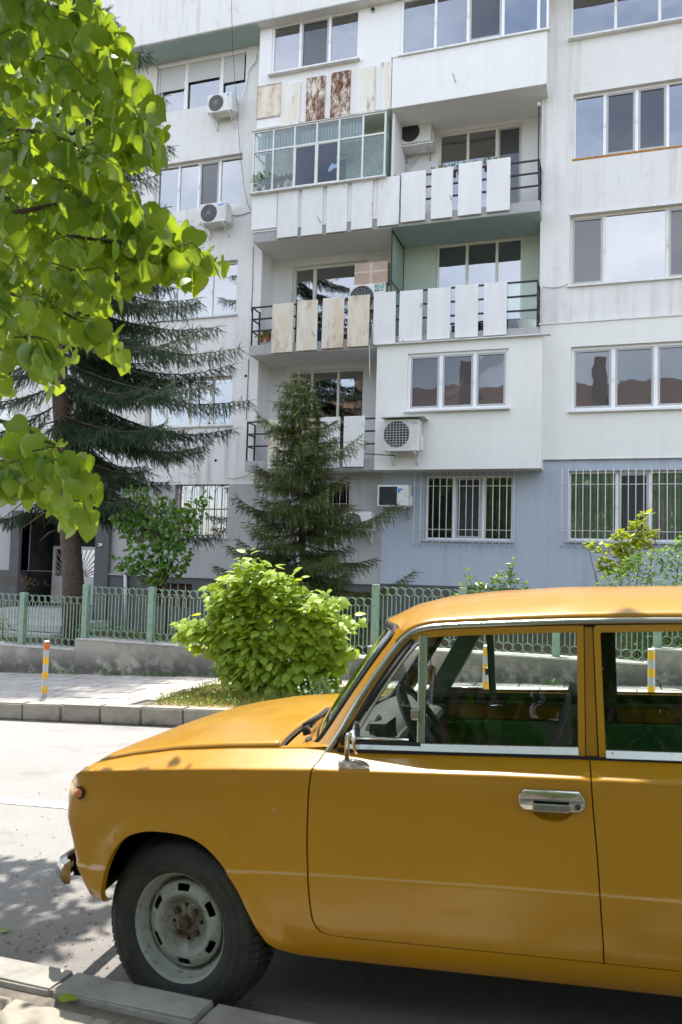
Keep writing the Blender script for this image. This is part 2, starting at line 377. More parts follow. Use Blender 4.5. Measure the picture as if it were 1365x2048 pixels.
# leaves: thin, lit through
def leaf(name, a, b, trans, rough=.45, spec=.35, tr_amt=.42, veins=False, cut=.5):
    k = N(name); geo = k.n('NewGeometry'); oi = k.n('ObjectInfo')
    rnd = k.math('FRACT', k.math('ADD', geo.outputs['Random Per Island'], oi.outputs['Random']))
    col = k.mix(rnd, a, b); tcol = k.mix(rnd, trans, tuple(x*.75 for x in trans))
    nr = None
    if veins:
        tcx = k.n('TexCoord'); sx = k.n('SeparateXYZ'); k.l(tcx.outputs['UV'], sx.inputs['Vector'])
        ax = k.math('ABSOLUTE', k.math('SUBTRACT', sx.outputs['X'], .5))
        ph = k.math('SUBTRACT', k.math('MULTIPLY', sx.outputs['Y'], 8.0), k.math('MULTIPLY', ax, 7.0))
        vn = k.math('LESS_THAN', k.math('ABSOLUTE', k.math('SUBTRACT', k.math('FRACT', ph), .5)), .055)
        mid = k.math('LESS_THAN', ax, .014); vv = k.math('MAXIMUM', vn, mid)
        col = k.mix(k.math('MULTIPLY', vv, .45), col, tuple(min(1, x*1.7+.02) for x in b)); tcol = k.mix(k.math('MULTIPLY', vv, .4), tcol, tuple(x*.45 for x in trans))
        nr = k.bump(k.math('SUBTRACT', 1.0, vv), .5, .003)
    p = k.bsdf(col, rough, spec, 0, nr); t = k.n('BsdfTranslucent'); k.l(tcol, t.inputs['Color'])
    m = k.n('MixShader'); m.inputs['Fac'].default_value = tr_amt; k.l(p, m.inputs[1]); k.l(t.outputs['BSDF'], m.inputs[2])
    return k.done(m.outputs['Shader'])
M_LIME = leaf('lime leaf', (.09, .19, .025), (.15, .28, .03), (.44, .58, .03), .36, .45, .45, True)
M_LIMEB = leaf('lime shoot leaf', (.18, .29, .022), (.30, .42, .04), (.55, .64, .03), .42, .4, .42, True)
M_CHER = leaf('cherry leaf', (.055, .14, .022), (.105, .22, .035), (.26, .45, .02), .3, .5, .35)
M_SPRA = leaf('dark spruce needles', (.034, .066, .034), (.065, .110, .050), (.03, .06, .02), .5, .3, .12)
M_SPRB = leaf('green spruce needles', (.066, .098, .028), (.135, .170, .042), (.06, .09, .02), .5, .3, .15)
M_ROSE = leaf('rose leaf', (.06, .14, .025), (.14, .22, .05), (.25, .38, .03), .4, .4, .35)
M_YEL = leaf('yellow green leaf', (.20, .27, .025), (.30, .34, .03), (.5, .55, .03), .45, .3, .42)
M_FEA = leaf('fine green leaf', (.10, .20, .045), (.16, .28, .06), (.28, .45, .05), .5, .3, .4)
M_GRASS = leaf('dry grass', (.16, .19, .03), (.30, .26, .07), (.3, .32, .06), .6, .2, .3)
M_WEED = leaf('weed leaf', (.06, .15, .025), (.11, .22, .04), (.2, .35, .03), .5, .3, .35)
M_DEADT = leaf('dead spruce twig', (.16, .085, .04), (.24, .14, .07), (.15, .08, .04), .8, .1, .1)
def bark(name, a, b, sc=(14, 14, 3.2)):
    k = N(name); v = k.vec(sc); h = k.noise(1.6, 8, .7, v, .3, .7)
    return k.done(k.bsdf(k.mix(h, a, b), .9, .15, 0, k.bump(h, .9, .03)))
M_BARK = bark('spruce bark', (.10, .068, .05), (.19, .14, .11), (6, 6, 9)); M_TWIG = bark('brown twig', (.11, .075, .045), (.20, .14, .09)); M_GTWIG = bark('green twig', (.11, .12, .04), (.2, .19, .07))
M_BITS = leaf('fallen bud scales', (.20, .075, .04), (.30, .20, .11), (.2, .1, .05), .8, .2, .1)

# car
def paint():
    k = N('faded yellow car paint'); v = k.vec()
    col = k.mix(k.noise(1.7, 4, .5, v, .3, .7), (.365, .174, .004), (.405, .196, .0055))
    col = k.mix(k.math('MULTIPLY', k.noise(34, 8, .7, v, .63, .69), .5), col, (.42, .30, .16))
    sc = k.noise(1.0, 7, .75, k.vec((3, 3, 26)), .66, .73); col = k.mix(k.math('MULTIPLY', sc, .3), col, (.20, .095, .01))
    tc_ = k.n('TexCoord'); sx = k.n('SeparateXYZ'); k.l(tc_.outputs['Object'], sx.inputs['Vector'])
    r = k.math('ADD', .27, k.math('MULTIPLY', k.noise(5, 5, .6, v, .3, .7), .12))
    return k.done(k.bsdf(col, r, .38, 0, k.bump(k.noise(5.5, 2, .4, v, 0, 1), .14, .003), .55, .14))
M_PAINT = paint()
M_PAINTI = plain('yellow inner door metal', (.26, .12, .008), .5, .4, var=.08, bump=.1)
def chrome(name, c, r, pit):
    k = N(name); v = k.vec(); n_ = k.noise(60, 8, .75, v, .60, .70)
    col = k.mix(k.math('MULTIPLY', n_, pit), c, (.16, .11, .07)); return k.done(k.bsdf(col, k.math('ADD', r, k.math('MULTIPLY', n_, .4)), .5, 1.0))
M_CHROME = chrome('worn chrome', (.60, .60, .58), .14, .7); M_ALU = chrome('dull bright trim', (.40, .42, .39), .24, .5)
M_RUBBER = plain('perished black rubber', (.018, .018, .018), .7, .3, var=.3, scale=10)
M_BLK = plain('black underbody', (.006, .006, .006), .95, .05, var=.3)
def tyre():
    k = N('dusty tyre rubber'); v = k.vec(); d = k.noise(6, 7, .65, v, .42, .75)
    return k.done(k.bsdf(k.mix(k.math('MULTIPLY', d, .55), (.020, .021, .021), (.075, .07, .055)), .75, .3, 0, k.bump(k.noise(90, 3, .6, v, 0, 1), .3, .003)))
M_TYRE = tyre()
def wheelp():
    k = N('grey green wheel enamel'); v = k.vec(); oc = k.n('TexCoord'); sx = k.n('SeparateXYZ'); k.l(oc.outputs['Object'], sx.inputs['Vector'])
    r = k.math('SQRT', k.math('ADD', k.math('POWER', sx.outputs['X'], 2.0), k.math('POWER', sx.outputs['Y'], 2.0)))
    hub = k.n('MapRange'); hub.inputs['From Min'].default_value = .11; hub.inputs['From Max'].default_value = .055; hub.clamp = True; k.l(r, hub.inputs['Value'])
    lip = k.math('LESS_THAN', k.math('ABSOLUTE', k.math('SUBTRACT', r, .148)), .008)
    n1 = k.noise(22, 9, .75, v, .34, .54); n2 = k.noise(48, 8, .75, v, .54, .64)
    col = k.mix(k.noise(9, 6, .6, v, .3, .7), (.27, .30, .265), (.22, .25, .22))
    col = k.mix(k.math('MULTIPLY', n1, k.math('MAXIMUM', hub.outputs['Result'], k.math('MULTIPLY', lip, .9))), col, (.06, .04, .022))
    col = k.mix(k.math('MULTIPLY', n2, .8), col, (.10, .05, .025))
    return k.done(k.bsdf(col, .5, .4, 0, k.bump(n2, .2, .002)))
M_WHEEL = wheelp()
M_GREASE = plain('rusty greasy hub', (.055, .038, .025), .7, .3, var=.5, scale=40, dirt=(.16, .09, .045), bump=.6)
M_VINYL = plain('green vinyl', (.055, .23, .08), .45, .4, var=.12, scale=3, bump=.9, bscale=75)
M_VINYLD = plain('dark green vinyl', (.055, .12, .075), .5, .4, var=.12, scale=3, bump=.6, bscale=90)
M_DASH = plain('dark dashboard', (.035, .037, .037), .55, .4, var=.15, bump=.2)
M_SEAT = plain('black seat vinyl', (.02, .016, .015), .55, .35, var=.2, bump=.3)
M_AMBER = plain('amber lens', (.55, .17, .03), .2, .5, var=.1, bump=0, coat=.5)
M_LAMP = plain('headlamp glass', (.55, .57, .57), .12, .6, var=.05, bump=.2, coat=.5)
M_REDL = plain('red lens', (.35, .02, .02), .2, .5, var=.1, bump=0, coat=.5)
M_STICK = plain('green sticker', (.02, .30, .14), .5, var=.1, bump=0)
M_YSTICK = plain('yellow sticker', (.6, .52, .08), .5, var=.1, bump=0)
M_CHARM = plain('wooden charm', (.22, .13, .06), .6, .3, var=.3, scale=40)
M_CORD = plain('dark cord', (.02, .02, .03), .9, .1, var=.1, bump=0)
M_BOLY = plain('reflective yellow band', (.72, .40, .015), .45, .5, var=.08, scale=12, dirt=(.4, .26, .06), dirt_amt=.3)
M_BOLG = plain('grey reflective band', (.40, .43, .44), .4, .5, .2, var=.1, scale=12)
M_BOLR = plain('red paint smear', (.60, .13, .02), .5, .4, var=.25, scale=25)
M_BOLC = plain('galvanised cap', (.55, .55, .55), .45, .5, .5, var=.1)
# ================================================================== the street
def sheet(name, mat, x0, x1, y0, y1, dz, kind='structure', parent=None, n=1):
    b = MB(); b.quad(*[(x, y, gz(x)+dz) for x, y in ((x0, y0), (x1, y0), (x1, y1), (x0, y1))])
    return b.build(name, mat, parent, kind=kind)
sheet('ground', M_SOIL, -160, 160, -120, 160, -.06)
KN0, KN1 = np.array([-2.064, 2.428]), np.array([-1.03, 2.363])           # road edge of the near kerb
KD = (KN1-KN0)/np.linalg.norm(KN1-KN0); KNRM = np.array([KD[1], -KD[0]])   # towards the camera
b = MB()
b.quad(*[(x, y, gz(x)) for x, y in ((-60, 2.2), (40, 2.2-0), (40, 7.2), (-60, 7.2))])
b2 = [tuple(KN0+KD*t) for t in (-12, 12)]
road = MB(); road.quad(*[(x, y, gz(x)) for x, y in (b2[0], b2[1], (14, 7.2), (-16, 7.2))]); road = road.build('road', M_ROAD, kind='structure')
sheet('road_line', M_LINE, -12, -1.2, 4.40, 4.53, .004)
# far kerb, stone by stone
kerb = sheet('kerb', M_JOINT, -12, 6, 7.04, 7.30, .02)
def stone_mesh(name, lx, ly, lz, ch, seed):
    r = random.Random(seed); bm = bmesh.new(); bmesh.ops.create_cube(bm, size=1.0)
    for v in bm.verts: v.co = Vector((v.co.x*lx, v.co.y*ly, (v.co.z+.5)*lz))
    bmesh.ops.bevel(bm, geom=[e for e in bm.edges if max(v.co.z for v in e.verts) > .5*lz], offset=ch, segments=2, affect='EDGES')
    for v in bm.verts:
        if v.co.z > .3*lz: v.co += Vector([r.uniform(-1, 1)*.0025 for _ in range(3)])
    me = bpy.data.meshes.new(name); bm.to_mesh(me); bm.free(); return me
SLOPE = Matrix.Rotation(-math.atan(G), 4, 'Y')
km = [stone_mesh('kerb_stone', .474, .15, .205, .012, i) for i in range(4)]
for m_ in km: m_.materials.append(M_KERBF)
for i in range(-12, 22):
    x = -5.39+.4795*i+.24; y = 7.13
    link('kerb_stone', km[i % 4], None, kerb, T(x, y+RND.uniform(-.004, .004), gz(x)-.025+RND.uniform(-.004, .004)) @ SLOPE @ Matrix.Rotation(RND.uniform(-.008, .008), 4, 'Z'))
# far pavement
pav = sheet('pavement', M_JOINT, -14, 8, 7.2, 9.6, .150)
BX0, BX1, BY0, BY1 = -4.45, -2.0, 7.22, 8.62                              # planting bed
sm = [stone_mesh('paving_slab', .492, .392, .05, .005, 20+i) for i in range(4)]
for m_ in sm: m_.materials.append(M_SLAB)
n_s = 0
for j in range(6):
    for i in range(-14, 19):
        x = -4.2+.5*i+(.0 if j % 2 else .25); y = 7.405+.4*j
        if BX0-.15 < x < BX1+.2 and y < BY1+.1: continue
        if x < -11.5 or x > 4.2: continue
        link('paving_slab', sm[(i*7+j*3) % 4], None, pav, T(x, y, gz(x)+.117+RND.uniform(-.003, .003)) @ SLOPE @ Euler((RND.uniform(-.008, .008), RND.uniform(-.006, .006), RND.uniform(-.004, .004))).to_matrix().to_4x4())
# planting bed
bed = sheet('planting_bed', M_BEDSOIL, BX0, BX1, 7.205, BY1, .176)
for nm, x0, x1, y0, y1 in (('edging_stone', BX0-.05, BX0, BY0+.25, BY1), ('edging_stone', BX0-.05, BX1, BY1, BY1+.05), ('edging_stone', BX1, BX1+.05, BY0, BY1)):
    e = MB(); e.box(x0, x1, y0, y1, .12, .205, lambda v: (v[0], v[1], v[2]+gz(v[0]))); e.build(nm, M_KERBF, bed, bevel=.006)
# near kerb and pavement
KH = .12
RK = Matrix.Rotation(math.atan2(KD[1], KD[0]), 4, 'Z')
nk = MB(); P0, P1 = KN0-KD*9, KN0+KD*9
nk.quad(*[(p[0], p[1], gz(p[0])+KH-.035) for p in (P0+KNRM*.01, P1+KNRM*.01, P1+KNRM*.16, P0+KNRM*.16)][::-1])
nk.quad(*[(p[0], p[1], gz(p[0])+h) for p, h in ((P0+KNRM*.01, KH-.035), (P1+KNRM*.01, KH-.035), (P1+KNRM*.01, -.05), (P0+KNRM*.01, -.05))])
near_kerb = nk.build('near_kerb', M_JOINT, kind='structure')
nkm = [stone_mesh('near_kerb_stone', .542, .128, .16, .008, 40+i) for i in range(3)]
for m_ in nkm: m_.materials.append(M_KERB)
tj = float(np.dot(np.array([-1.71, 2.408])-KN0, KD))
for i in range(-8, 9):
    c = KN0+KD*(tj+.55*(i+.5))+KNRM*.066
    link('near_kerb_stone', nkm[i % 3], None, near_kerb, T(c[0], c[1], gz(c[0])+KH-.16+RND.uniform(-.003, .003)) @ SLOPE @ RK)
npv = MB(); npv.quad(*[(p[0], p[1], gz(p[0])+KH-.024) for p in (P0+KNRM*.13, P1+KNRM*.13, P1+KNRM*14, P0+KNRM*14)][::-1])
near_pav = npv.build('near_pavement', M_JOINT, kind='structure')
# fan pattern tiles: raised bands between curved grooves
def fan_tile(sz=.396, n=40):
    vs, fs = [], []
    for j in range(n+1):
        for i in range(n+1):
            x, y = i/n*sz, j/n*sz; z = 0.0
            r = math.hypot(x, y)
            for r0 in (.12, .19, .26, .33, .40): z -= .007*math.exp(-((r-r0)/.0075)**2)
            r2 = math.hypot(sz-x, sz-y)
            for r0 in (.07,): z -= .006*math.exp(-((r2-r0)/.006)**2)
            if i in (0, n) or j in (0, n): z = -.02
            vs.append((x-sz/2, y-sz/2, z))
    for j in range(n):
        for i in range(n): a = j*(n+1)+i; fs.append((a, a+1, a+n+2, a+n+1))
    me = bpy.data.meshes.new('paving_tile'); me.from_pydata(vs, [], fs); me.polygons.foreach_set('use_smooth', [True]*len(fs)); me.materials.append(M_TILE); return me
ft = fan_tile()
for j in range(4):
    for i in range(-9, 10):
        c = KN0+KD*(tj+.1+.4*i)+KNRM*(.185+.2+.4*j)
        link('paving_tile', ft, None, near_pav, T(c[0], c[1], gz(c[0])+KH-.012+RND.uniform(-.002, .002)) @ SLOPE @ RK @ Matrix.Rotation(PI/2*((i+2*j) % 2)+PI/2*(j % 2)*0, 4, 'Z'))

# ================================================================== bollards
def bollard(px, py_top, Y, label, smear=False):
    X = x_at(px, Y, .4); base = gz(X)+.165; top = z_at(py_top, X, Y)
    lean = {0: (0, 0)}
    t = thing('bollard', label, 'bollard', (X, Y, base), 'bollards along the far pavement edge')
    h = top-base; r = .030; step = (h-.02)/7.6
    z = base; cols = [M_BOLG, M_BOLY, M_BOLG, M_BOLY, M_BOLG, M_BOLY, M_BOLG, M_BOLR if smear else M_BOLY]
    core = MB(); core.lathe([(r-.002, 0), (r-.002, h-.015)], 20, T(X, Y, base), True); core.build('post', M_BOLC, t, True, auto=40)
    hs = [step*.6]+[step]*7
    for k, hh in enumerate(hs):
        b = MB(); b.lathe([(r, 0), (r+.0008, .004), (r+.0008, hh-.004), (r, hh)], 20, T(X, Y, z)); b.build('reflective_band', cols[k], t, True, auto=50); z += hh
    c = MB(); c.lathe([(r+.002, 0), (r+.002, .012), (r-.006, .02), (.0001, .024)], 20, T(X, Y, z)); c.build('cap', M_BOLC, t, True, auto=40)
    f_ = MB(); f_.lathe([(.06, 0), (.06, .006), (r, .012)], 20, T(X, Y, base)); f_.build('base_plate', M_KERB, t, True, auto=40)
bollard(93, 1281, 7.52, 'striped bollard with red smeared top band on the open pavement', True)
bollard(972, 1290, 7.52, 'yellow and grey bollard seen through the front door window of the car')
bollard(1303, 1297, 7.52, 'yellow and grey bollard seen through the rear door window of the car')

# ================================================================== garden wall and fence
WY, FY = 9.5, 9.65
XS = [-11.40, -7.08, -2.81, .475, 4.9]
ZT = [.20, .358, .505, .675]
wl = ['low grey garden wall section beside the entrance path', 'stained grey garden wall section behind the striped bollard', 'grey garden wall section seen through the car front window', 'grey garden wall section behind the yellow shrubs']
fl = ['green ring fence section in front of the white entrance door', 'green ring fence section behind the lime bush', 'green ring fence section in front of the barred cellar windows', 'green ring fence section overgrown by yellow green shrubs']
def ring_mesh(ro, w, d, n=22):
    b = MB(); pr = [(ro, -d/2), (ro, d/2), (ro-w, d/2), (ro-w, -d/2), (ro, -d/2)]
    b.lathe(pr, n, Matrix.Rotation(PI/2, 4, 'X')); me = b.mesh('ring'); me.materials.append(M_FENCE); return me
def bar_mesh(h, w=.011):
    b = MB(); b.box(-w/2, w/2, -w/2, w/2, 0, h); me = b.mesh('bar'); me.materials.append(M_FENCE); return me
PW, RO = .085, .0555
rm = ring_mesh(RO, .006, .022)
for s in range(4):
    x0, x1, zt = XS[s], XS[s+1], ZT[s]
    g0 = min(gz(x0), gz(x1))
    w = thing('garden_wall', wl[s], 'wall', ((x0+x1)/2, WY+.15, g0), 'stepped garden wall')
    m = MB(); m.box(x0, x1, WY, WY+.30, g0-.3, zt-.022); m.build('wall_body', M_WALLC, w, bevel=.006)
    m = MB(); m.box(x0, x1-.001, WY-.004, WY+.304, zt-.0215, zt); m.build('cap', M_CAP, w, bevel=.005)
    ft_ = thing('fence', fl[s], 'fence', ((x0+x1)/2, FY, zt), 'green ring fence on the garden wall')
    npan = 4 if s in (0, 1) else 3 if s == 2 else 4
    xs = np.linspace(x0+.05, x1+.05, npan+1)
    H = .75
    cb = bar_mesh(H-.03-4*RO); fb = bar_mesh(H-.035)
    for p in range(npan):
        a = xs[p]
        m = MB(); m.box(a-PW/2, a+PW/2, FY-PW/2, FY+PW/2, zt, zt+H+.005); m.build('post', M_FENCE, ft_, bevel=.004)
        c0, c1 = a+PW/2, xs[p+1]-PW/2; st = (c1-c0)/9
        for q in range(9):
            cx = c0+(q+.5)*st
            wob = lambda k_: Matrix.Rotation(RND.gauss(0, k_), 4, 'Y') @ Matrix.Rotation(RND.gauss(0, k_), 4, 'X')
            link('ring', rm, None, ft_, T(cx+RND.gauss(0, .0015), FY+RND.gauss(0, .002), zt+H-.02-RO+RND.gauss(0, .0015)) @ wob(.03)); link('ring', rm, None, ft_, T(cx+RND.gauss(0, .0015), FY+RND.gauss(0, .002), zt+.02+RO) @ wob(.03))
            link('bar', cb, None, ft_, T(cx, FY, zt+.02+2*RO-.002) @ wob(.004))
            if q: link('bar', fb, None, ft_, T(c0+q*st, FY+.006, zt+.012) @ wob(.004))
# garden floor and the steps to the entrance
sheet('garden_ground', M_SOIL, -30, 14, 9.7, 17.6, .20)
# ================================================================== the block of flats
YM, YB, YF = 17.5, 18.25, 17.0
XL = x_at(522, YM, 8.0); XR = x_at(1080, YM, 8.0)
ZP = 1.07
bld = thing('apartment_building', 'tall white rendered apartment block with balconies and blue ground floor', 'building', (-5, YM, 0))

def holed(name, mat, X0, X1, Z0, Z1, Y, holes, depth=.32, side=True):
    """wall face on plane y = Y with rectangular openings and their reveals"""
    b = MB(); xs = sorted({X0, X1, *[v for h in holes for v in h[:2] if X0 < v < X1]}); zs = sorted({Z0, Z1, *[v for h in holes for v in h[2:4] if Z0 < v < Z1]})
    for i in range(len(xs)-1):
        for j in range(len(zs)-1):
            cx, cz = (xs[i]+xs[i+1])/2, (zs[j]+zs[j+1])/2
            if any(h[0] < cx < h[1] and h[2] < cz < h[3] for h in holes): continue
            b.quad((xs[i], Y, zs[j]), (xs[i+1], Y, zs[j]), (xs[i+1], Y, zs[j+1]), (xs[i], Y, zs[j+1]))
    for x0, x1, z0, z1 in [h[:4] for h in holes]:
        d = Y+depth
        b.quad((x0, Y, z0), (x0, Y, z1), (x0, d, z1), (x0, d, z0)); b.quad((x1, Y, z0), (x1, d, z0), (x1, d, z1), (x1, Y, z1))
        b.quad((x0, Y, z0), (x0, d, z0), (x1, d, z0), (x1, Y, z0)); b.quad((x0, Y, z1), (x1, Y, z1), (x1, d, z1), (x0, d, z1))
    if side:
        d = Y+depth
        b.quad((X0, Y, Z0), (X0, Y, Z1), (X0, d, Z1), (X0, d, Z0)); b.quad((X1, Y, Z0), (X1, d, Z0), (X1, d, Z1), (X1, Y, Z1))
        b.quad((X0, Y, Z0), (X0, d, Z0), (X1, d, Z0), (X1, Y, Z0)); b.quad((X0, Y, Z1), (X1, Y, Z1), (X1, d, Z1), (X0, d, Z1))
    return b.build(name, mat, bld)

def text(s, size, mat, parent, mw, name='lettering', bold=0.0):
    cu = bpy.data.curves.new('t', 'FONT'); cu.body = s; cu.size = size; cu.extrude = .001; cu.offset = bold; cu.align_x = 'LEFT'
    o = bpy.data.objects.new('t', cu); COL.objects.link(o); dg = bpy.context.evaluated_depsgraph_get()
    me = bpy.data.meshes.new_from_object(o.evaluated_get(dg)); bpy.data.objects.remove(o); me.materials.clear(); me.materials.append(mat)
    return link(name, me, None, parent, mw)
FRONT = Matrix.Rotation(PI/2, 4, 'X')        # text standing upright, facing -y

def window(r, Y, cuts, panes, mat=None, fw=.05, room=M_ROOM, sill=None, par=None, ztop=None, deep=2.2, hand=True, rm=.25, glm=None):
    """frame, panes (g glass, s screened, b blind fraction, c curtain) and the room behind"""
    X0, X1, Z0, Z1 = r; mat = mat or M_PVC; zm = (Z0+Z1)/2
    cs = [x_at(c, Y, zm) for c in cuts]; es = [X0]+cs+[X1]
    b = MB(); d = .07
    b.box(X0, X1, Y, Y+d, Z0, Z0+fw); b.box(X0, X1, Y, Y+d, Z1-fw, Z1); b.box(X0, X0+fw, Y+.001, Y+d-.001, Z0+fw, Z1-fw); b.box(X1-fw, X1, Y+.001, Y+d-.001, Z0+fw, Z1-fw)
    for c in cs: b.box(c-fw*.62, c+fw*.62, Y+.002, Y+d-.002, Z0+fw, Z1-fw)
    w = b.build('window', mat, par or bld, bevel=.006)
    for i, sp in enumerate(panes):
        a = es[i]+(fw if i == 0 else fw*.62); e = es[i+1]-(fw if i == len(panes)-1 else fw*.62); z0, z1 = Z0+fw, Z1-fw
        kind = sp[0]
        if kind in 'gs':
            m = MB(); m.box(a, e, Y+.035+.0007*i, Y+.043+.0007*i, z0, z1); m.build('pane', glm or M_GLASS, w)
        if kind in 'sS':
            t_ = .045; m = MB()
            for q in ((a, a+t_, z0, z1), (e-t_, e, z0, z1), (a+t_, e-t_, z0, z0+t_), (a+t_, e-t_, z1-t_, z1)): m.box(q[0], q[1], Y+.006, Y+.028, q[2], q[3])
            m.build('screen_frame', M_SCRF, w, bevel=.003)
            m = MB(); m.quad((a+t_, Y+.018, z0+t_), (e-t_, Y+.018, z0+t_), (e-t_, Y+.018, z1-t_), (a+t_, Y+.018, z1-t_)); m.build('insect_screen', M_SCREEN, w)
        if len(sp) > 1:
            fr = float(sp[2:]) if len(sp) > 2 else 1.0
            mt = {'b': M_BLIND, 'd': M_BLINDD, 'v': M_BLINDV, 'c': M_CURW, 'g': M_CURG, 'n': M_CURB, 'k': M_CURD}[sp[1]]
            m = MB(); zb = z1-(z1-z0)*fr; m.box(a-.01, e+.01, Y+.10, Y+.104, zb, z1); m.build('blind' if sp[1] in 'bdv' else 'curtain', mt, w)
    if hand:
        for c in cs[:2]: bx('handle', mat, w, c-.012, c+.012, Y-.028, Y-.002, zm-.06, zm+.05, .004)
    if sill: bx('sill', sill, w, X0-.05, X1+.05, Y-.16, Y-.001, Z0-.045, Z0-.002, .004)
    if room:
        m = MB(); x0, x1, y0, y1, z0, z1 = X0-rm, X1+rm, Y+.24, Y+.24+deep, Z0-(.7 if rm > 0 else -.01), Z1+(.25 if rm > 0 else -.01)
        m.quad((x0, y1, z0), (x1, y1, z0), (x1, y1, z1), (x0, y1, z1)); m.quad((x0, y0, z0), (x0, y1, z0), (x0, y1, z1), (x0, y0, z1)); m.quad((x1, y0, z0), (x1, y0, z1), (x1, y1, z1), (x1, y1, z0))
        m.quad((x0, y0, z0), (x1, y0, z0), (x1, y1, z0), (x0, y1, z0)); m.quad((x0, y0, z1), (x0, y1, z1), (x1, y1, z1), (x1, y0, z1)); m.build('room', room, w)
    return w
def inset(r, e=.0): return (r[0]+e, r[1]-e, r[2]+e, r[3]-e)

# ---- openings on the main plane (pixel rows read at each opening's left edge)
XE = x_at(1402, YM, 8.0)
def to_x(r, x1): return (r[0], x1, r[2], r[3])
RW = [to_x(rect(1142, 1365, -40, 79, YM), XE), to_x(rect(1147, 1365, 189, 318, YM), XE), to_x(rect(1140, 1365, 431, 571, YM), XE), to_x(rect(1142, 1365, 694, 822, YM-.05), XE), to_x(rect(1137, 1365, 942, 1081, YM), XE)]
LW = [rect(313, 492, 121, 229, YM), rect(309, 484, 332, 428, YM), rect(302, 474, 537, 642, YM), rect(291, 464, 760, 855, YM), rect(349, 456, 960, 1074, YM)]
LS = rect(150, 207, 867, 926, YM)
EN = (x_at(43, YM, 1.5), x_at(194, YM, 1.5), .12, 2.62)
GW = rect(850, 1026, 951, 1079, YM); BW = rect(606, 699, 962, 1052, YM)
NXT = [(h[0]+4.9, h[1]+4.9, h[2], h[3]) for h in RW]
PRV = [(h[0]-6.6, h[1]-6.6, h[2], h[3]) for h in LW[:4]]
ZA = z_at(94, x_at(277, 16.75, 14.3), 16.75)                    # underside of the attic overhang
ZS = z_at(645, x_at(1150, YM, 6.9), YM); ZBLUE = z_at(917, x_at(1150, YM, 3.8), YM)
XBL = x_at(764, YM, 2.5); SZ_2 = z_at(942, x_at(481, YF, 3.6), YF)
holed('left_wall', M_PLA, -24, XL, 3.35, ZA, YM, [h for h in LW[:4]]+PRV+[LS] if False else LW[:4]+PRV+[(LS[0], LS[1], max(LS[2], 3.36), LS[3])])
holed('ground_floor_wall', M_PLSHADE, -24, XBL, ZP, 3.349, YM+.002, [(LW[4]), BW, (EN[0], EN[1], ZP-.01, EN[3])])
bx('bay_wall', M_PLSHADE, bld, XL-.001, XBL+.2, YM+.004, YM+.3, 3.35, SZ_2)
holed('right_wall', M_PLA, XR, 12, ZS, 16.4, YM, RW[:3]+NXT[:3])
holed('insulated_wall', M_PLN, XR+.001, 12, ZBLUE, ZS-.001, YM-.05, [RW[3], NXT[3]], .37)
holed('blue_wall', M_PLB, XBL, 12, ZP, ZBLUE-.001, YM-.001, [GW, RW[4], NXT[4]])
# trims between the renders
bx('render_strip', M_LEDGE, bld, XR, 12, YM-.075, YM-.051, ZS-.02, ZS+.012); bx('render_strip', M_LEDGE, bld, x_at(1086, YM, 3.8), 12, YM-.065, YM-.0505, ZBLUE-.025, ZBLUE)
# plinth with cellar windows
cell = [rect(880, 912, 1192, 1228, YM), rect(930, 965, 1193, 1230, YM), rect(310, 385, 1165, 1212, YM)]
holed('plinth', M_PLD, EN[1]+.4, 12, -1.2, ZP-.001, YM-.04, cell, .3)
holed('plinth', M_PLD, -24, EN[0]-.25, -1.5, ZP-.001, YM-.04, [], .3)
bx('plinth_ledge', M_PLSHADE, bld, EN[1]+.4, XBL, YM-.075, YM-.0405, ZP-.03, ZP)
for h in cell:
    b = MB(); n = 5
    for i in range(n+1): x = h[0]+(h[1]-h[0])*i/n; b.box(x-.01, x+.01, YM+.02, YM+.04, h[2], h[3])
    b.box(h[0], h[1], YM+.045, YM+.06, (h[2]+h[3])/2-.01, (h[2]+h[3])/2+.01)
    g_ = b.build('cellar_window', M_RUSTBAR, bld); bx('pane', M_ROOMD, g_, h[0], h[1], YM+.2, YM+.22, h[2], h[3])
# body behind, roof, attic overhang
bx('core', M_PLA, bld, -24, 12, 21.2, 30, -1.5, 16.5)
at = bx('attic_overhang', M_PLA, bld, -16.3, 12.3, 16.75, 21.1, ZA, 16.5)
bx('attic_soffit', M_SOFF, bld, -16.25, XL-.02, 16.79, YM, ZA-.022, ZA-.002)
bx('overhang_edge', M_CONC, bld, -16.3, 12.3, 16.735, 16.749, ZA-.004, ZA+.03)
bx('party_wall', M_PLA, bld, -24.2, -24.001, YM, 21.1, -1.5, ZA)

# ---- windows of the right wall
window(inset(RW[0]), YM+.04, (1232, 1320), ('gc', 'gc', 'gc'), sill=M_LEDGE)
w = window(inset(RW[1]), YM+.10, (1210, 1274, 1336), ('g', 'sd', 'sd', 'g'))
bx('foam_seam', M_FOAM, w, RW[1][0]-.02, RW[1][1], YM-.012, YM+.1, RW[1][2]-.05, RW[1][2]-.001, .012)
w = window(inset(RW[2]), YM+.10, (1209, 1335), ('sd', 'gb0.72', 'sd'), mat=M_CREAM, sill=M_LEDGE); bx('blind_box', M_LEDGE, w, RW[2][0]-.02, RW[2][1]+.02, YM-.02, YM+.14, RW[2][3]+.001, RW[2][3]+.04)
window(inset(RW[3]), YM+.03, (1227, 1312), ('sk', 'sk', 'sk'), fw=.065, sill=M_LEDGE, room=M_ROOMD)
window(inset(RW[4]), YM+.10, (1234, 1301), ('gg', 'sk', 'gg'), sill=M_PLB, glm=M_GLASSM)
for i, h in enumerate(NXT): window(inset(h), YM+.08, (), ('gc',), sill=M_LEDGE)
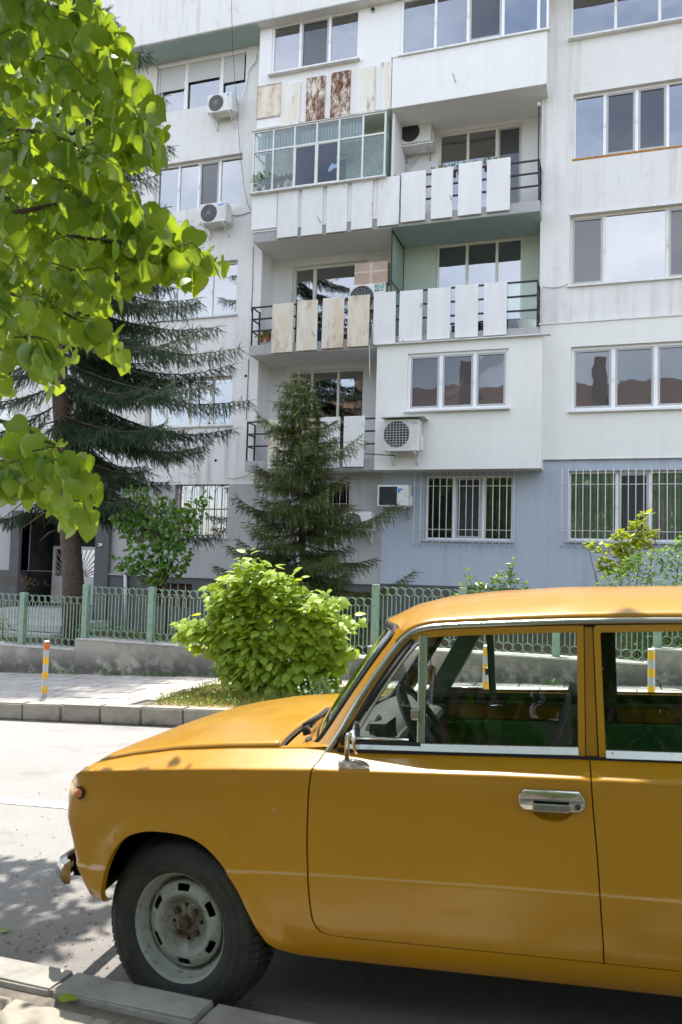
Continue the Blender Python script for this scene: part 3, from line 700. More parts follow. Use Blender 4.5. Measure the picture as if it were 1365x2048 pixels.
# ---- windows of the left wall
w = window(inset(LW[0]), YM+.10, (371, 442), ('gc', 'gc', 'gk'))
m = MB(); z1 = LW[0][3]; zs_ = LW[0][2]+(LW[0][3]-LW[0][2])*.42
m.box(LW[0][0]+.02, LW[0][1]-.02, YM+.02, YM+.14, z1-.22, z1-.01); m.build('shutter_box', M_PVC, w, bevel=.015)
es = [LW[0][0]+.05]+[x_at(c, YM+.1, 12.5) for c in (371, 442)]+[LW[0][1]-.05]
for i in range(3):
    m = MB(); a, e = es[i]+.03, es[i+1]-.03; lo = zs_ if i == 0 else zs_+(.14 if i == 1 else -.05); zz = lo
    while zz < z1-.23: m.box(a, e, YM+.075, YM+.088, zz, min(zz+.036, z1-.225)); zz += .04
    m.build('roller_shutter', M_SHUT, w)
for i in (1, 2): bx('shutter_guide', M_PVC, w, es[i]-.04, es[i]+.04, YM+.06, YM+.099, LW[0][2]+.05, z1-.22)
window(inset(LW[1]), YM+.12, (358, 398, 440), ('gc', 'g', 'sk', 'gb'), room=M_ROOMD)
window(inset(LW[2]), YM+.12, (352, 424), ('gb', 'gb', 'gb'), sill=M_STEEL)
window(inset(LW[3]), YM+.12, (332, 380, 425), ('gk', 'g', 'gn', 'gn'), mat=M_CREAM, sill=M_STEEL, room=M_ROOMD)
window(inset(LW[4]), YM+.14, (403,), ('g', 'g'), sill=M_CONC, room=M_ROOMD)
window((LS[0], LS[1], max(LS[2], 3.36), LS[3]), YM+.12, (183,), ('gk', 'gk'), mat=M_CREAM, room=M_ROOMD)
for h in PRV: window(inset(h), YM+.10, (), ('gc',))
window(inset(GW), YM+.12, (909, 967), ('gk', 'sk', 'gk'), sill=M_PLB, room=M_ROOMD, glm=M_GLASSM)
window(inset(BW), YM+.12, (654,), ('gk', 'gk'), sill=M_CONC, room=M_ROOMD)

# ---- window bars
def bowed_grille(pxs, pt, pb, Z_h, out=.16, mat=M_GRILLE, xr=None):
    zt, zb = pt, pb; g_ = None; y0 = YM-out
    xs = [x_at(p, y0, (zt+zb)/2) for p in pxs]+(xr or [])
    b = MB()
    for z in Z_h: b.tube([(xs[0], YM, z), (xs[0], y0, z), (xs[-1], y0, z), (xs[-1], YM, z)], .008, 5)
    g_ = b.build('window_grille', mat, bld, True)
    for x in xs:
        c = MB(); c.tube([(x, YM+.01, zt+.0), (x, YM-out*.45, zt-.005), (x, YM-out*.8, zt-.04), (x, y0-.009, zt-.11), (x, y0-.009, zb+.12), (x, YM-out*.8, zb+.045), (x, YM-out*.4, zb+.01), (x, YM+.01, zb)], .009, 6); c.build('bar', mat, g_, True)
b1 = on_y(829, 944, YM-.16); zt, zb = b1[2]+.04, z_at(1090, b1[0], YM-.16)
bowed_grille([829, 841.5, 854, 866.6, 880, 893.5, 906, 919, 932.7, 945.8, 959, 972, 986, 999.5, 1013.8, 1028], zt, zb, [z_at(972.5, b1[0], YM-.16), z_at(1058, b1[0], YM-.16)])
b1 = on_y(1124, 940, YM-.16); zt, zb = b1[2]+.03, z_at(1094, b1[0], YM-.16); xl_ = x_at(1351, YM-.16, 2.7)
bowed_grille([1124, 1137, 1152, 1166, 1181, 1196, 1211, 1227, 1242, 1257, 1272, 1288, 1304, 1319, 1335, 1351], zt, zb, [z_at(969, b1[0], YM-.16), z_at(1061, b1[0], YM-.16)], xr=[xl_+.165*i for i in range(1, 5)])
def flat_grille(r, n, arch=None, mat=M_RUSTBAR):
    b = MB(); X0, X1, Z0, Z1 = r
    for z in (Z0+.06, (Z0+Z1)/2, Z1-.06): b.tube([(X0+.005, YM+.05, z), (X1-.005, YM+.05, z)], .008, 5)
    g_ = b.build('window_grille', mat, bld, True)
    for i in range(n):
        x = X0+(X1-X0)*(i+.5)/n; c = MB(); c.tube([(x, YM+.035, Z0+.01), (x, YM+.035, Z1-.01)], .008, 6); c.build('bar', mat, g_, True)
    for cx, w_, z0, z1 in arch or []:
        c = MB(); c.tube([(cx-w_, YM+.02, z0)]+[(cx-w_*math.cos(t), YM+.02, z1-w_+w_*math.sin(t)) for t in np.linspace(0, PI, 9)]+[(cx+w_, YM+.02, z0)], .008, 6); c.build('arch_bar', mat, g_, True)
flat_grille(LW[4], 7, [(LW[4][0]+(LW[4][1]-LW[4][0])*f_, .17, LW[4][2]+.1, LW[4][3]-.12) for f_ in (.3, .76)])
flat_grille(BW, 7)

# ---- bay: side walls, back wall
SZ = {k: z_at(py, x_at(px, YF, zz), YF) for k, px, py, zz in ((2, 481, 942, 3.6), (3, 493, 711, 6.3), (4, 503, 485.5, 9.0), (5, 511, 259, 11.8))}
ST = .235
F4R = rect(877, 1046, 268, 400, YB); F3L = rect(583, 733, 534, 700, YB); F3R = rect(872, 1045, 490, 660, YB); F2L = rect(577, 726, 743, 900, YB)
F4R = (F4R[0], F4R[1], SZ[4]+ST+.02, F4R[3]); F3R = (F3R[0], F3R[1], SZ[3]+ST+.02, F3R[3]); F3L = (F3L[0], F3L[1], SZ[3]+ST+.02, F3L[3]); F2L = (F2L[0], F2L[1], SZ[2]+ST+.02, F2L[3])
XMID = x_at(783, YF+.1, 8.5)                # wall between the two flats
XBOX = x_at(752, YF-.05, 5.0)
holed('recess_wall', M_PWH, XL, XMID, SZ[2]+ST, SZ[4], YB, [F3L, F2L], .25, False)
holed('recess_wall', M_PLT, XMID+.001, XR, SZ[3]+ST, SZ[4], YB+.002, [F3R], .25, False)
holed('recess_wall', M_PWH, XMID+.001, XR, SZ[4]+ST, SZ[5]+.4, YB+.004, [F4R], .25, False)
YW = 17.74
bx('flat_divider', M_PWH, bld, XMID-.06, XMID+.0005, YF+.12, YB+.25, SZ[4]+ST, SZ[5])
holed('recess_wall', M_WALLP, XL, XMID, SZ[4]+ST, SZ[5]+.4, YW, [], .25, False)
bx('recess_side', M_PWH, bld, XL-.2, XL-.0005, YM+.003, YB+.3, SZ[2]-.3, ZA)
bx('recess_side', M_PLA, bld, XR+.0005, XR+.2, YM+.003, YB+.3, ZBLUE, ZA)
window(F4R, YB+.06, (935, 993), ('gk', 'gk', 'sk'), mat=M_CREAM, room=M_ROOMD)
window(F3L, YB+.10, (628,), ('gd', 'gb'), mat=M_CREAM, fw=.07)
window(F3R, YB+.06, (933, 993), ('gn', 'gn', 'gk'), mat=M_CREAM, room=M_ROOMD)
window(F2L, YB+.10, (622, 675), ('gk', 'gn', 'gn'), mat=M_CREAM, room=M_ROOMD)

# ---- balconies
def balcony(k, x0, x1, mat=M_CONC):
    return bx('balcony', mat, bld, x0, x1, YF, YB+.02, SZ[k], SZ[k]+ST, .01)
def panel(par, l, r_, t, bt, mat, Y=YF-.045, tilt=0.0):
    X0, X1, Z0, Z1 = rect(l, r_, t, bt, Y); b = MB(); b.box(-(X1-X0)/2, (X1-X0)/2, -.02, .02, 0, Z1-Z0)
    return b.build('panel', mat, par, mw=T((X0+X1)/2, Y, Z0) @ Matrix.Rotation(RND.uniform(-.006, .006)+tilt, 4, 'Y') @ Matrix.Rotation(RND.uniform(-.006, .008), 4, 'X'), bevel=.006)
def railing(par, x0, x1, z0, h, ends=(True, True), rails=3):
    for i in range(rails):
        z = z0+h*(1-i*.31)
        bx('rail', M_BLACK, par, x0, x1, YF+.03, YF+.062, z-.018, z+.018, .003)
    for e, x in zip(ends, (x0, x1)):
        if not e: continue
        bx('post', M_BLACK, par, x-.016, x+.016, YF+.026, YF+.066, z0, z0+h+.02, .003)
        for i in range(rails):
            z = z0+h*(1-i*.31); bx('rail', M_BLACK, par, x-.014, x+.014, YF+.067, YM-.001, z-.016, z+.016, .003)
        bx('post', M_BLACK, par, x-.017, x+.017, YM-.06, YM-.022, z0, z0+h, .003)
    n = max(1, int((x1-x0)/1.1))
    for i in range(1, n): x = x0+(x1-x0)*i/n; bx('post', M_BLACK, par, x-.015, x+.015, YF+.063, YF+.093, z0, z0+h-.02, .003)
# second floor up: whole width slabs
b4 = balcony(4, XL-.03, XR+.03, M_CONC); b3 = balcony(3, XL-.03, XR+.03); b2_ = balcony(2, XL-.03, XBOX-.002); b5 = bx('balcony', M_PWH, bld, XL-.03, XR+.03, YF+.04, YB+.02, SZ[5], SZ[5]+ST)
bx('soffit', M_PWH, b4, XL-.02, XMID, YF+.005, YB-.002, SZ[4]-.006, SZ[4]-.001); bx('soffit', M_SOFF, b4, XMID+.01, XR+.02, YF+.005, YB-.002, SZ[4]-.007, SZ[4]-.001)
bx('soffit', M_PWH, b3, XL-.02, XMID, YF+.005, YB-.002, SZ[3]-.006, SZ[3]-.001)
bx('soffit', M_PWH, b2_, XL-.02, XBOX-.01, YF+.005, YM-.002, SZ[2]-.006, SZ[2]-.001)
RH = .93
railing(b4, x_at(803, YF, 10), XR, SZ[4]+ST, RH-.02, (False, True)); railing(b3, XL+.01, XMID, SZ[3]+ST, RH, (True, False)); railing(b3, XMID+.03, XR, SZ[3]+ST, RH+.08, (False, True)); railing(b2_, XL-.01, XBOX-.01, SZ[2]+ST, RH, (True, False))
for q in ((803, 852, 347, 445.5), (863, 906, 339, 439), (917, 964, 328, 432.5), (974, 1021, 321, 425)): panel(b4, *q, M_R0)
for q in ((545, 587, 609, 706.5), (594.5, 635.5, 603, 702.5), (645, 688, 597.5, 698), (696, 739, 593, 694.5)): panel(b3, *q, M_R1)
for q in ((748, 792, 587, 689), (799, 845, 583, 684), (855, 901, 578, 680), (911, 957, 572, 676), (968, 1014, 567, 672)): panel(b3, *q, M_R0, YF-.05)
for q in ((537, 580, 840, 938), (588, 631, 837, 937), (639, 680, 835, 936), (687.5, 729, 833, 934)): panel(b2_, *q, M_R1 if q[0] < 600 else M_R0)
# clear panel behind the rail at the end of the upper right balcony
q = rect(1014, 1080, 570, 645, YF+.02); bx('side_pane', M_GLASSB, b3, q[0], XR-.02, YF+.07, YF+.076, SZ[3]+ST+.02, SZ[3]+ST+RH+.05)
# frosted screen between the two flats
m = MB()
for y0, y1, z0, z1 in ((YF+.12, YF+.15, SZ[3]+ST+.9, SZ[4]-.02), (YB-.05, YB-.02, SZ[3]+ST, SZ[4]-.02), (YF+.15, YB-.05, SZ[3]+ST+1.3, SZ[3]+ST+1.33), (YF+.15, YB-.05, SZ[4]-.05, SZ[4]-.02)): m.box(XMID-.015, XMID+.015, y0, y1, z0, z1)
scr = m.build('balcony_screen', M_BLACK, bld); bx('pane', M_FROST, scr, XMID-.004, XMID+.004, YF+.15, YB-.05, SZ[3]+ST, SZ[4]-.05)

# ---- fourth floor left: parapet with strips, glazing above
P4 = rect(504, 797, 388, 484, YF-.02); gl_b = z_at(386, x_at(501, YF-.1, 10), YF-.1)
XG0 = x_at(505, YF-.10, 10.5); XG1 = x_at(770, YF-.10, 11.0)
par4 = bx('balcony_parapet', M_PWH, b4, XL-.03, x_at(800, YF, 9.8), YF-.015, YF+.10, SZ[4]+ST-.0, gl_b-.03)
for q in ((556, 597, 384, 477), (604, 646, 378, 472.5), (654, 695, 372, 466.5), (704, 746, 365, 460.5), (756, 799, 357, 453.5)): panel(b4, *q, M_R0 if q[0] > 1 else M_R1, YF-.04)
q = rect(505, 555, 391, 461, YF-.03); bx('panel', M_PWH, b4, q[0], q[1], YF-.05, YF-.016, q[2], q[3], .004)
GY = YF-.10
def gz_row(px, py): return z_at(py, x_at(px, GY, 10.6), GY)
gt, gm, gb = gz_row(505, 265), gz_row(503, 305), gl_b
gx = [XG0]+[x_at(p, GY, 11.0) for p in (546, 588.6, 633, 678, 725.5)]+[XG1]
m = MB(); t_ = .02
for x in gx: m.box(x-t_, x+t_, GY, GY+.04, gb, gt)
for z in (gb, gm, gt): m.box(gx[0]-t_, gx[-1]+t_, GY+.002, GY+.038, z-t_, z+t_)
YR = 17.95
for y in (17.42, YR): m.box(XG1-t_*.8, XG1+t_*.8, y-t_, y+t_, gb, gt)
for z in (gb, gm, gt): m.box(XG1-t_*.7, XG1+t_*.7, GY+.04, YR, z-t_, z+t_)
for z in (gb, gm, gt): m.box(XG0-t_*.7, XG0+t_*.7, GY+.04, YR, z-t_, z+t_)
glz = m.build('balcony_glazing', M_WHSTEEL, bld)
for i in range(6):
    for j, (z0, z1) in enumerate(((gb, gm), (gm, gt))):
        if i == 5 and j == 1: continue
        if j == 0 and i in (2, 3):
            m = MB(); e = .018
            for a_, b_, c_, d_ in ((gx[i]+t_, gx[i]+t_+e, z0+t_, z1-t_), (gx[i+1]-t_-e, gx[i+1]-t_, z0+t_, z1-t_), (gx[i]+t_+e, gx[i+1]-t_-e, z0+t_, z0+t_+e), (gx[i]+t_+e, gx[i+1]-t_-e, z1-t_-e, z1-t_)): m.box(a_, b_, GY+.01, GY+.03, c_, d_)
            m.build('casement', M_CREAM, glz)
        bx('pane', M_GLASSM if (j == 0 and i in (2, 3)) else M_GLASSB, glz, gx[i]+t_, gx[i+1]-t_, GY+.017, GY+.022, z0+t_, z1-t_)
for y0, y1 in ((GY+.04, 17.40), (17.44, YR-.02)):
    for z0, z1 in ((gb, gm), (gm, gt)): bx('pane', M_FROST, glz, XG1-.004, XG1+.004, y0, y1, z0+t_, z1-t_)
bx('ledge', M_LEDGE, glz, XG0-.05, XG1+.06, GY-.06, YF+.12, gb-.045, gb-.021, .004); bx('top_plate', M_LEDGE, glz, XG0-.05, XG1+.05, GY-.03, YF+.03, gt+.021, gt+.035)
m = MB(); n_ = 60
for i in range(n_):
    xa, xb_ = gx[0]+.05+(gx[5]-gx[0]-.1)*i/n_, gx[0]+.05+(gx[5]-gx[0]-.1)*(i+1)/n_; ya, yb_ = GY+.16+.02*math.sin(i*1.9), GY+.16+.02*math.sin((i+1)*1.9)
    m.quad((xa, ya, gm-.02), (xb_, yb_, gm-.02), (xb_, yb_, gt-.03), (xa, ya, gt-.03))
m.build('curtain', M_CURW, glz, True)
for i in range(5):
    x = gx[0]+.3+.85*i; m = MB(); m.tube([(x, GY-.05, gb-.05), (x-.02, YF-.025, gb-.14)], .008, 5); m.build('bracket', M_LEDGE, glz)
# dark doorway and cupboard inside the glazed balcony
w = bx('balcony_door', M_ROOM, bld, gx[3]-.25, gx[3]+.45, YW-.02, YW-.005, SZ[4]+ST, gm-.05); bx('door_frame', M_PVC, w, gx[3]-.32, gx[3]-.251, YW-.03, YW-.004, SZ[4]+ST, gm); bx('door_frame', M_PVC, w, gx[3]-.32, gx[3]+.52, YW-.031, YW-.005, gm-.049, gm+.02)
bx('cupboard', M_CURB, w, gx[2]+.1, gx[3]-.34, YW-.32, YW-.035, SZ[4]+ST, gb+.36)

# ---- fifth floor left: closed room with rusty strips below its window
P5 = rect(518, 783, 47, 255, YF); W5 = rect(544, 719, 52, 151, YF)
X50, X51 = P5[0], x_at(783, YF, 13.0)
m_ = holed('closed_balcony_wall', M_PWH, X50, X51, SZ[5]+.002, ZA-.002, YF, [W5], .25)
bx('closed_balcony_side', M_PWH, m_, X50+.0, X50+.1, YF+.251, YM+.1, SZ[5]+.02, ZA-.03)
window(inset(W5), YF+.03, (601, 660), ('gv', 'sv', 'gv'), sill=M_LEDGE, par=bld, rm=-.01)
for (l, r_, t, bt), mt in (((564, 601, 170, 253), M_R3), ((613, 650, 158, 245.5), M_R2), ((662, 700.5, 147, 236.5), M_R2), ((712, 750.5, 139, 228.5), M_R3), ((763, 783, 127, 220.5), M_R3)): panel(m_, l, r_, t, bt, mt, YF-.022)
q = rect(514, 562, 174, 240, YF); b = MB()
for a_, b_, c_, d_ in ((q[0], q[1], q[3]-.03, q[3]), (q[0], q[1], q[2], q[2]+.03), (q[0], q[0]+.03, q[2]+.031, q[3]-.031)): b.box(a_, b_, YF-.02, YF-.001, c_, d_)
b.build('panel_edge', M_RUSTBAR, m_); bx('panel', M_R1, m_, q[0]+.031, q[1]-.002, YF-.014, YF-.001, q[2]+.031, q[3]-.031)
c = on_y(747, 21, YF); b = MB(); b.lathe([(.045, 0), (.055, 0), (.055, .05), (.045, .05), (.045, 0)], 16, T(c[0], YF, c[2]) @ Matrix.Rotation(PI/2, 4, 'X')); b.build('vent_pipe', M_STEEL, m_, True, auto=40)
b = MB(); b.lathe([(.0001, .01), (.045, .01)], 16, T(c[0], YF, c[2]) @ Matrix.Rotation(PI/2, 4, 'X')); b.build('vent_mouth', M_BLK, m_)
# ---- fifth floor right: rendered parapet with windows above
Y5 = YF-.04
P5R = rect(784, 1094, 117, 217, Y5); X5R0, X5R1 = P5R[0], x_at(1094, Y5, 12.0)
pr = bx('balcony_parapet', M_PWH, bld, X5R0+.001, X5R1, Y5, YM+.3, P5R[2], P5R[3], .012)
W5R = (x_at(802, Y5, 13.4), x_at(1098, Y5, 13.4), P5R[3]+.04, ZA-.01)
bx('ledge', M_LEDGE, pr, W5R[0]-.05, X5R1+.06, Y5-.05, Y5+.1, P5R[3]+.001, P5R[3]+.035, .004)
window(W5R, Y5+.02, (872, 937, 1007, 1078), ('gc', 'g', 'sd', 'gc', 'g'), rm=-.06)
bx('closed_balcony_side', M_PVC, pr, X5R1-.09, X5R1-.02, Y5+.1, YM, P5R[3]+.036, ZA-.01); bx('closed_balcony_side', M_PWH, pr, X51+.002, W5R[0]-.002, Y5+.021, YM, P5R[3]+.036, ZA-.01)
# ---- first floor right: rendered box
Z2T = z_at(692, x_at(752, YF-.05, 6.2), YF-.05); Z2B = z_at(940, x_at(752, YF-.05, 3.6), YF-.05)
W2 = rect(815, 1017, 708, 822, YF-.05)
X2R = x_at(1084, YF-.05, 5)
hb = holed('rendered_box', M_PLN, XBOX, X2R, Z2B, Z2T, YF-.05, [W2], .6)
window(inset(W2), YF+.0, (882, 950), ('sk', 'sk', 'sk'), fw=.06, sill=M_LEDGE, room=M_ROOMD)
bx('drip_edge', M_LEDGE, hb, XBOX-.04, x_at(1101, YF-.12, 6.4), YF-.14, YF+.02, Z2T+.001, Z2T+.02)
# marks on the facade: drain pipes, vent holes, a hanging hose
for px, py, Y in ((912, 165, Y5), (906, 405, YF), (643, 447, YF-.04), (650, 205, YF), (632, 675, YF)):
    p = on_y(px, py, Y); b = MB(); b.tube([(p[0], Y+.03, p[2]), (p[0]-.03, Y-.2, p[2]+.09)], .012, 6); b.build('drain_pipe', M_STEEL, bld, True)
for px, py in ((492, 752), (432, 921), (1070, 720)):
    p = on_y(px, py, YM); b = MB(); b.lathe([(.0001, 0), (.03, 0), (.035, .004)], 10, T(p[0], YM-.003, p[2]) @ Matrix.Rotation(PI/2, 4, 'X')); b.build('wall_hole', M_BLK, bld)
def cable(pts, r=.008, mat=M_BLACK, name='cable'):
    ps = [Vector(on_y(px, py, Y)) for px, py, Y in pts]
    b = MB(); b.tube(ps, r, 5); return b.build(name, mat, bld, True)
cable([(463, -5, 16.6), (466, 100, 16.7), (474, 210, 17.1), (482, 320, 17.3), (489, 375, 17.4), (496, 408, 17.47), (501, 419, 17.48)], .006)
cable([(458, 430, 17.48), (475, 432, 17.48), (488, 429, 17.48), (501, 424, 17.48)], .008)
cable([(507, 492, 17.48), (506, 560, 17.49), (503, 625, 17.49)], .007); cable([(498, 718, 17.49), (495, 790, 17.49), (493, 840, 17.49)], .007)
cable([(1086, 573, 17.46), (1097, 575.5, 17.47), (1112, 576, 17.48), (1126, 573, 17.48), (1137, 568, 17.48)], .006)
cable([(455, 957, 17.47), (470, 958, 17.47), (490, 953, 17.47), (501, 947, 17.47)], .006)
cable([(740, 690, 16.9), (739.5, 740, 16.9), (741, 775, 16.9)], .012, M_STEEL, 'hose'); cable([(744, 640, 16.93), (746, 660, 16.92), (742, 690, 16.9)], .012, M_STEEL, 'hose')
cable([(470, 206, 17.35), (485, 196, 17.4), (492, 170, 17.46), (497, 140, 17.46), (511, 122, 17.46), (512, 108, 17.46)], .022, M_PVC, 'duct')
# pole with a small lamp at the end of the upper balcony
p = on_y(1077, 330, YF+.1); zt = z_at(212, p[0], YF+.1)
b = MB(); b.tube([(p[0]+.02, YF+.1, SZ[4]+ST+.3), (p[0], YF+.1, p[2]), (p[0], YF+.1, zt)], .016, 6); po = b.build('pole', M_BLACK, bld, True)
b = MB(); b.lathe([(.02, -.06), (.035, -.05), (.045, 0), (.035, .045), (.0001, .06)], 10, T(p[0], YF+.1, zt+.03)); b.build('lamp_head', M_STEEL, po, True)

# ---- entrance
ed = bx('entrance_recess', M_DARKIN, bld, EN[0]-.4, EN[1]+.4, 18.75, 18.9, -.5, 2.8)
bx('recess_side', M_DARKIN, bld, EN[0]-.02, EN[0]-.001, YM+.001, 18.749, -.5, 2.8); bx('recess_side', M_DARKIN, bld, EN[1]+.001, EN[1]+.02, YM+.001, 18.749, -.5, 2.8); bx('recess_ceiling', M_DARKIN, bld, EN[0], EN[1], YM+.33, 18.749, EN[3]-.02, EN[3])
bx('pilaster', M_PLD, bld, EN[1], EN[1]+.42, YM-.10, YM+.3, -.5, EN[3]+.05, .01); bx('pilaster', M_PLD, bld, EN[0]-.3, EN[0], YM-.10, YM+.3, -.5, EN[3]+.05, .01)
dx0, dx1 = x_at(108, 18.7, 1.4), x_at(197, 18.7, 1.4); dz1 = z_at(1092, dx0, 18.7); dz0 = .16
dm = MB(); t_ = .09
for q in ((dx0, dx0+t_, dz0, dz1), (dx1-t_, dx1, dz0, dz1), (dx0+t_, dx1-t_, dz1-t_, dz1), ((dx0+dx1)/2-.05, (dx0+dx1)/2+.05, dz0, dz1-t_), (dx0+t_, dx1-t_, dz0, dz0+.75)): dm.box(q[0], q[1], 18.66+.002*len(dm.f)/6, 18.72, q[2], q[3])
door = dm.build('entrance_door', M_WHSTEEL, bld)
for s_, (a, e) in enumerate(((dx0+t_, (dx0+dx1)/2-.05), ((dx0+dx1)/2+.05, dx1-t_))):
    bx('pane', M_GLASS, door, a, e, 18.70, 18.705, dz0+.75, dz1-t_)
    ox = e if s_ == 0 else a; oz = dz0+.62; sg = -1 if s_ == 0 else 1
    b = MB(); b.add([(ox, 18.665, dz0+.75), (ox+sg*(e-a)*.62, 18.665, dz0+.75), (ox, 18.665, dz0+.75+.42)], [(0, 1, 2)]); b.build('corner_plate', M_WHSTEEL, door)
    for q in range(11):
        an = math.radians(6+q*8.2); L = min((e-a)/max(1e-3, math.cos(an)), (dz1-t_-oz)/max(1e-3, math.sin(an)))
        p0 = (ox+sg*.3*math.cos(an), 18.672, max(oz+.3*math.sin(an), dz0+.75)); p1 = (ox+sg*L*math.cos(an), 18.672, oz+L*math.sin(an))
        if p1[2] > dz0+.76: b = MB(); b.tube([p0, p1], .009, 5); b.build('ray_bar', M_WHSTEEL, door)
bx('emblem', M_BLUEP, door, (dx0+dx1)/2+.07, (dx0+dx1)/2+.2, 18.655, 18.664, dz0+.78, dz0+.88, .01)
ip = on_y(63, 1128, 18.74); ic = bx('intercom_plate', M_BRASS, bld, ip[0], ip[0]+.22, 18.72, 18.745, ip[2]-.27, ip[2], .006)
for i in range(3):
    for j in range(5): bx('button', M_WHT, ic, ip[0]+.05+.05*i, ip[0]+.08+.05*i, 18.713, 18.7195, ip[2]-.22+.035*j, ip[2]-.205+.035*j)
sx_ = x_at(201, YM-.11, 1.85); sz_ = z_at(1094, sx_, YM-.11)
sg = thing('house_number_sign', 'small black house number plate with white digits beside the entrance', 'sign', (sx_, YM-.12, sz_)); bx('plate', M_BLKT, sg, sx_-.06, sx_+.07, YM-.115, YM-.101, sz_, sz_+.13, .004)
text('24', .12, M_WHT, sg, T(sx_-.055, YM-.117, sz_+.022) @ FRONT, 'digits', .004)
st = MB()
for i, (y0, z) in enumerate(((15.2, -.30), (15.5, -.12))): st.box(EN[0]-.6, EN[1]+.5, y0, 19, z-.16, z)
st.build('entrance_steps', M_CONC, bld, bevel=.01); bx('threshold', M_CONC, bld, EN[0], EN[1], 16.6, 18.748, -.118, .11)
cable([(251, 1130, 17.4), (252, 1200, 17.4), (253, 1290, 17.4)], .05, M_STEEL, 'downpipe')
# ================================================================== the car (own frame: x to the rear, y to the far side, z up)
CY, CPI = math.radians(3.0), .053
_cx = np.array([math.cos(CY)*math.cos(CPI), math.sin(CY)*math.cos(CPI), math.sin(CPI)])
_cy = np.cross([0, 0, 1.0], _cx); _cy /= np.linalg.norm(_cy); _cz = np.cross(_cx, _cy)
CRO = .020                                 # the street's crossfall: the far side stands a little lower
_cy, _cz = _cy*math.cos(CRO)-_cz*math.sin(CRO), _cz*math.cos(CRO)+_cy*math.sin(CRO); CA = np.array([_cx, _cy, _cz])
_W = CP+ray(361, 1854)*F/595.0
CO = _W-_cy*(-.73)-_cz*.29
CARM = Matrix([[_cx[i], _cy[i], _cz[i], CO[i]] for i in range(3)]+[[0, 0, 0, 1]])
MIR = CARM @ Matrix.Scale(-1, 4, (0, 1, 0)); FAR = .11
MIRU = MIR @ T(FAR, 0, 0)
def cu(px, py, yc):
    r = ray(px, py); t = (yc-_cy @ (CP-CO))/(_cy @ r); return CA @ (CP+r*t-CO)
car = thing('car', 'old mustard yellow saloon car parked against the near kerb', 'car', CO)

PRW = np.array([-.70, -.65, -.61, -.585, -.54, -.48, -.40, -.335, -.323, -.313, -.30, -.20, -.10, -.05, -.010, -.004, 0, .006, .014, .024, .034, .042, .052, .070, .10])
PRY = np.array([.60, .665, .722, .742, .766, .781, .790, .7930, .7934, .7862, .7856, .7805, .7755, .7755, .7795, .7800, .7780, .769, .752, .730, .708, .690, .665, .60, .50])
def zc(x): return np.interp(x, [-.50, -.40, -.083, .173, .484, .84, 1.08, 2.3, 3.4], [.775, .792, .812, .824, .834, .839, .842, .842, .825])
ARCH = np.array([(-.262, .40), (-.253, .445), (-.234, .509), (-.205, .557), (-.167, .591), (-.106, .611), (-.044, .615), (.031, .610), (.084, .597), (.135, .569), (.188, .520), (.238, .454), (.267, .397), (.292, .348), (.312, .314), (.332, .288), (.355, .272)])
ARCH2 = np.array([(2.424+.30*math.cos(t), .30+.27*math.sin(t)) for t in np.linspace(PI, 0, 17)])
NOSE = np.array([cu(px, py, -.692)[[0, 2]] for px, py in ((150, 1551), (143, 1558), (137, 1569), (134, 1585), (133.5, 1606), (133, 1624), (135, 1640), (141, 1660), (147.5, 1685), (154, 1712), (157, 1727), (170, 1754), (183, 1784), (195, 1799))]+[(-.296, .335)])
def sh(x): return np.interp(x, [-.43, -.36, -.227, -.043, .124, .35], [.003, .008, .026, .043, .048, .051])      # shoulder height above the crease
TAIL = np.array([(3.40, .79), (3.44, .70), (3.45, .60), (3.43, .45), (3.36, .36)])
def dseg(P, poly):
    """distance of points to a polyline"""
    P = np.asarray(P, float); d = np.full(len(P), 9.0)
    for a, b in zip(poly[:-1], poly[1:]):
        ab = b-a; t = np.clip(((P-a) @ ab)/(ab @ ab), 0, 1); d = np.minimum(d, np.linalg.norm(P-a-t[:, None]*ab, axis=1))
    return d
def S(x, z):
    """half width of the body side"""
    x = np.atleast_1d(np.asarray(x, float)); z = np.atleast_1d(np.asarray(z, float)); P = np.stack([x, z], 1)
    w = z-zc(x); w = np.where(w > 0, w*.051/sh(x), w); y = np.interp(w, PRW, PRY)
    for A in (ARCHD, ARCH2):
        t = np.clip(1-dseg(P, A)/.07, 0, 1); y = y+.013*t*t*(3-2*t)
    t = np.clip(1-dseg(P, NOSE)/.085, 0, 1); y = y-.075*t**2.3-.012*t
    y = y-np.clip((-.05-x)/.45, 0, 1)**2*.02
    t = np.clip(1-dseg(P, TAIL)/.10, 0, 1); y = y-.07*t**2.2
    return y
ARCHD = ARCH
def near_pt(px, py):
    y = .77
    for _ in range(6): p = cu(px, py, -y); y = .5*y+.5*float(S(p[0], p[2])[0])
    return p[0], p[2]
def in_poly(P, poly):
    x, y = P[:, 0], P[:, 1]; c = np.zeros(len(P), bool); n = len(poly); j = n-1
    for i in range(n):
        xi, yi = poly[i]; xj, yj = poly[j]
        m = ((yi > y) != (yj > y)) & (x < (xj-xi)*(y-yi)/((yj-yi) if yj != yi else 1e-12)+xi); c ^= m; j = i
    return c
def dense(poly, step, closed=True):
    out = []; n = len(poly)
    for i in range(n if closed else n-1):
        a, b = np.array(poly[i]), np.array(poly[(i+1) % n]); k = max(1, int(np.linalg.norm(b-a)/step))
        out += [tuple(a+(b-a)*q/k) for q in range(k)]
    if not closed: out.append(tuple(poly[-1]))
    return out
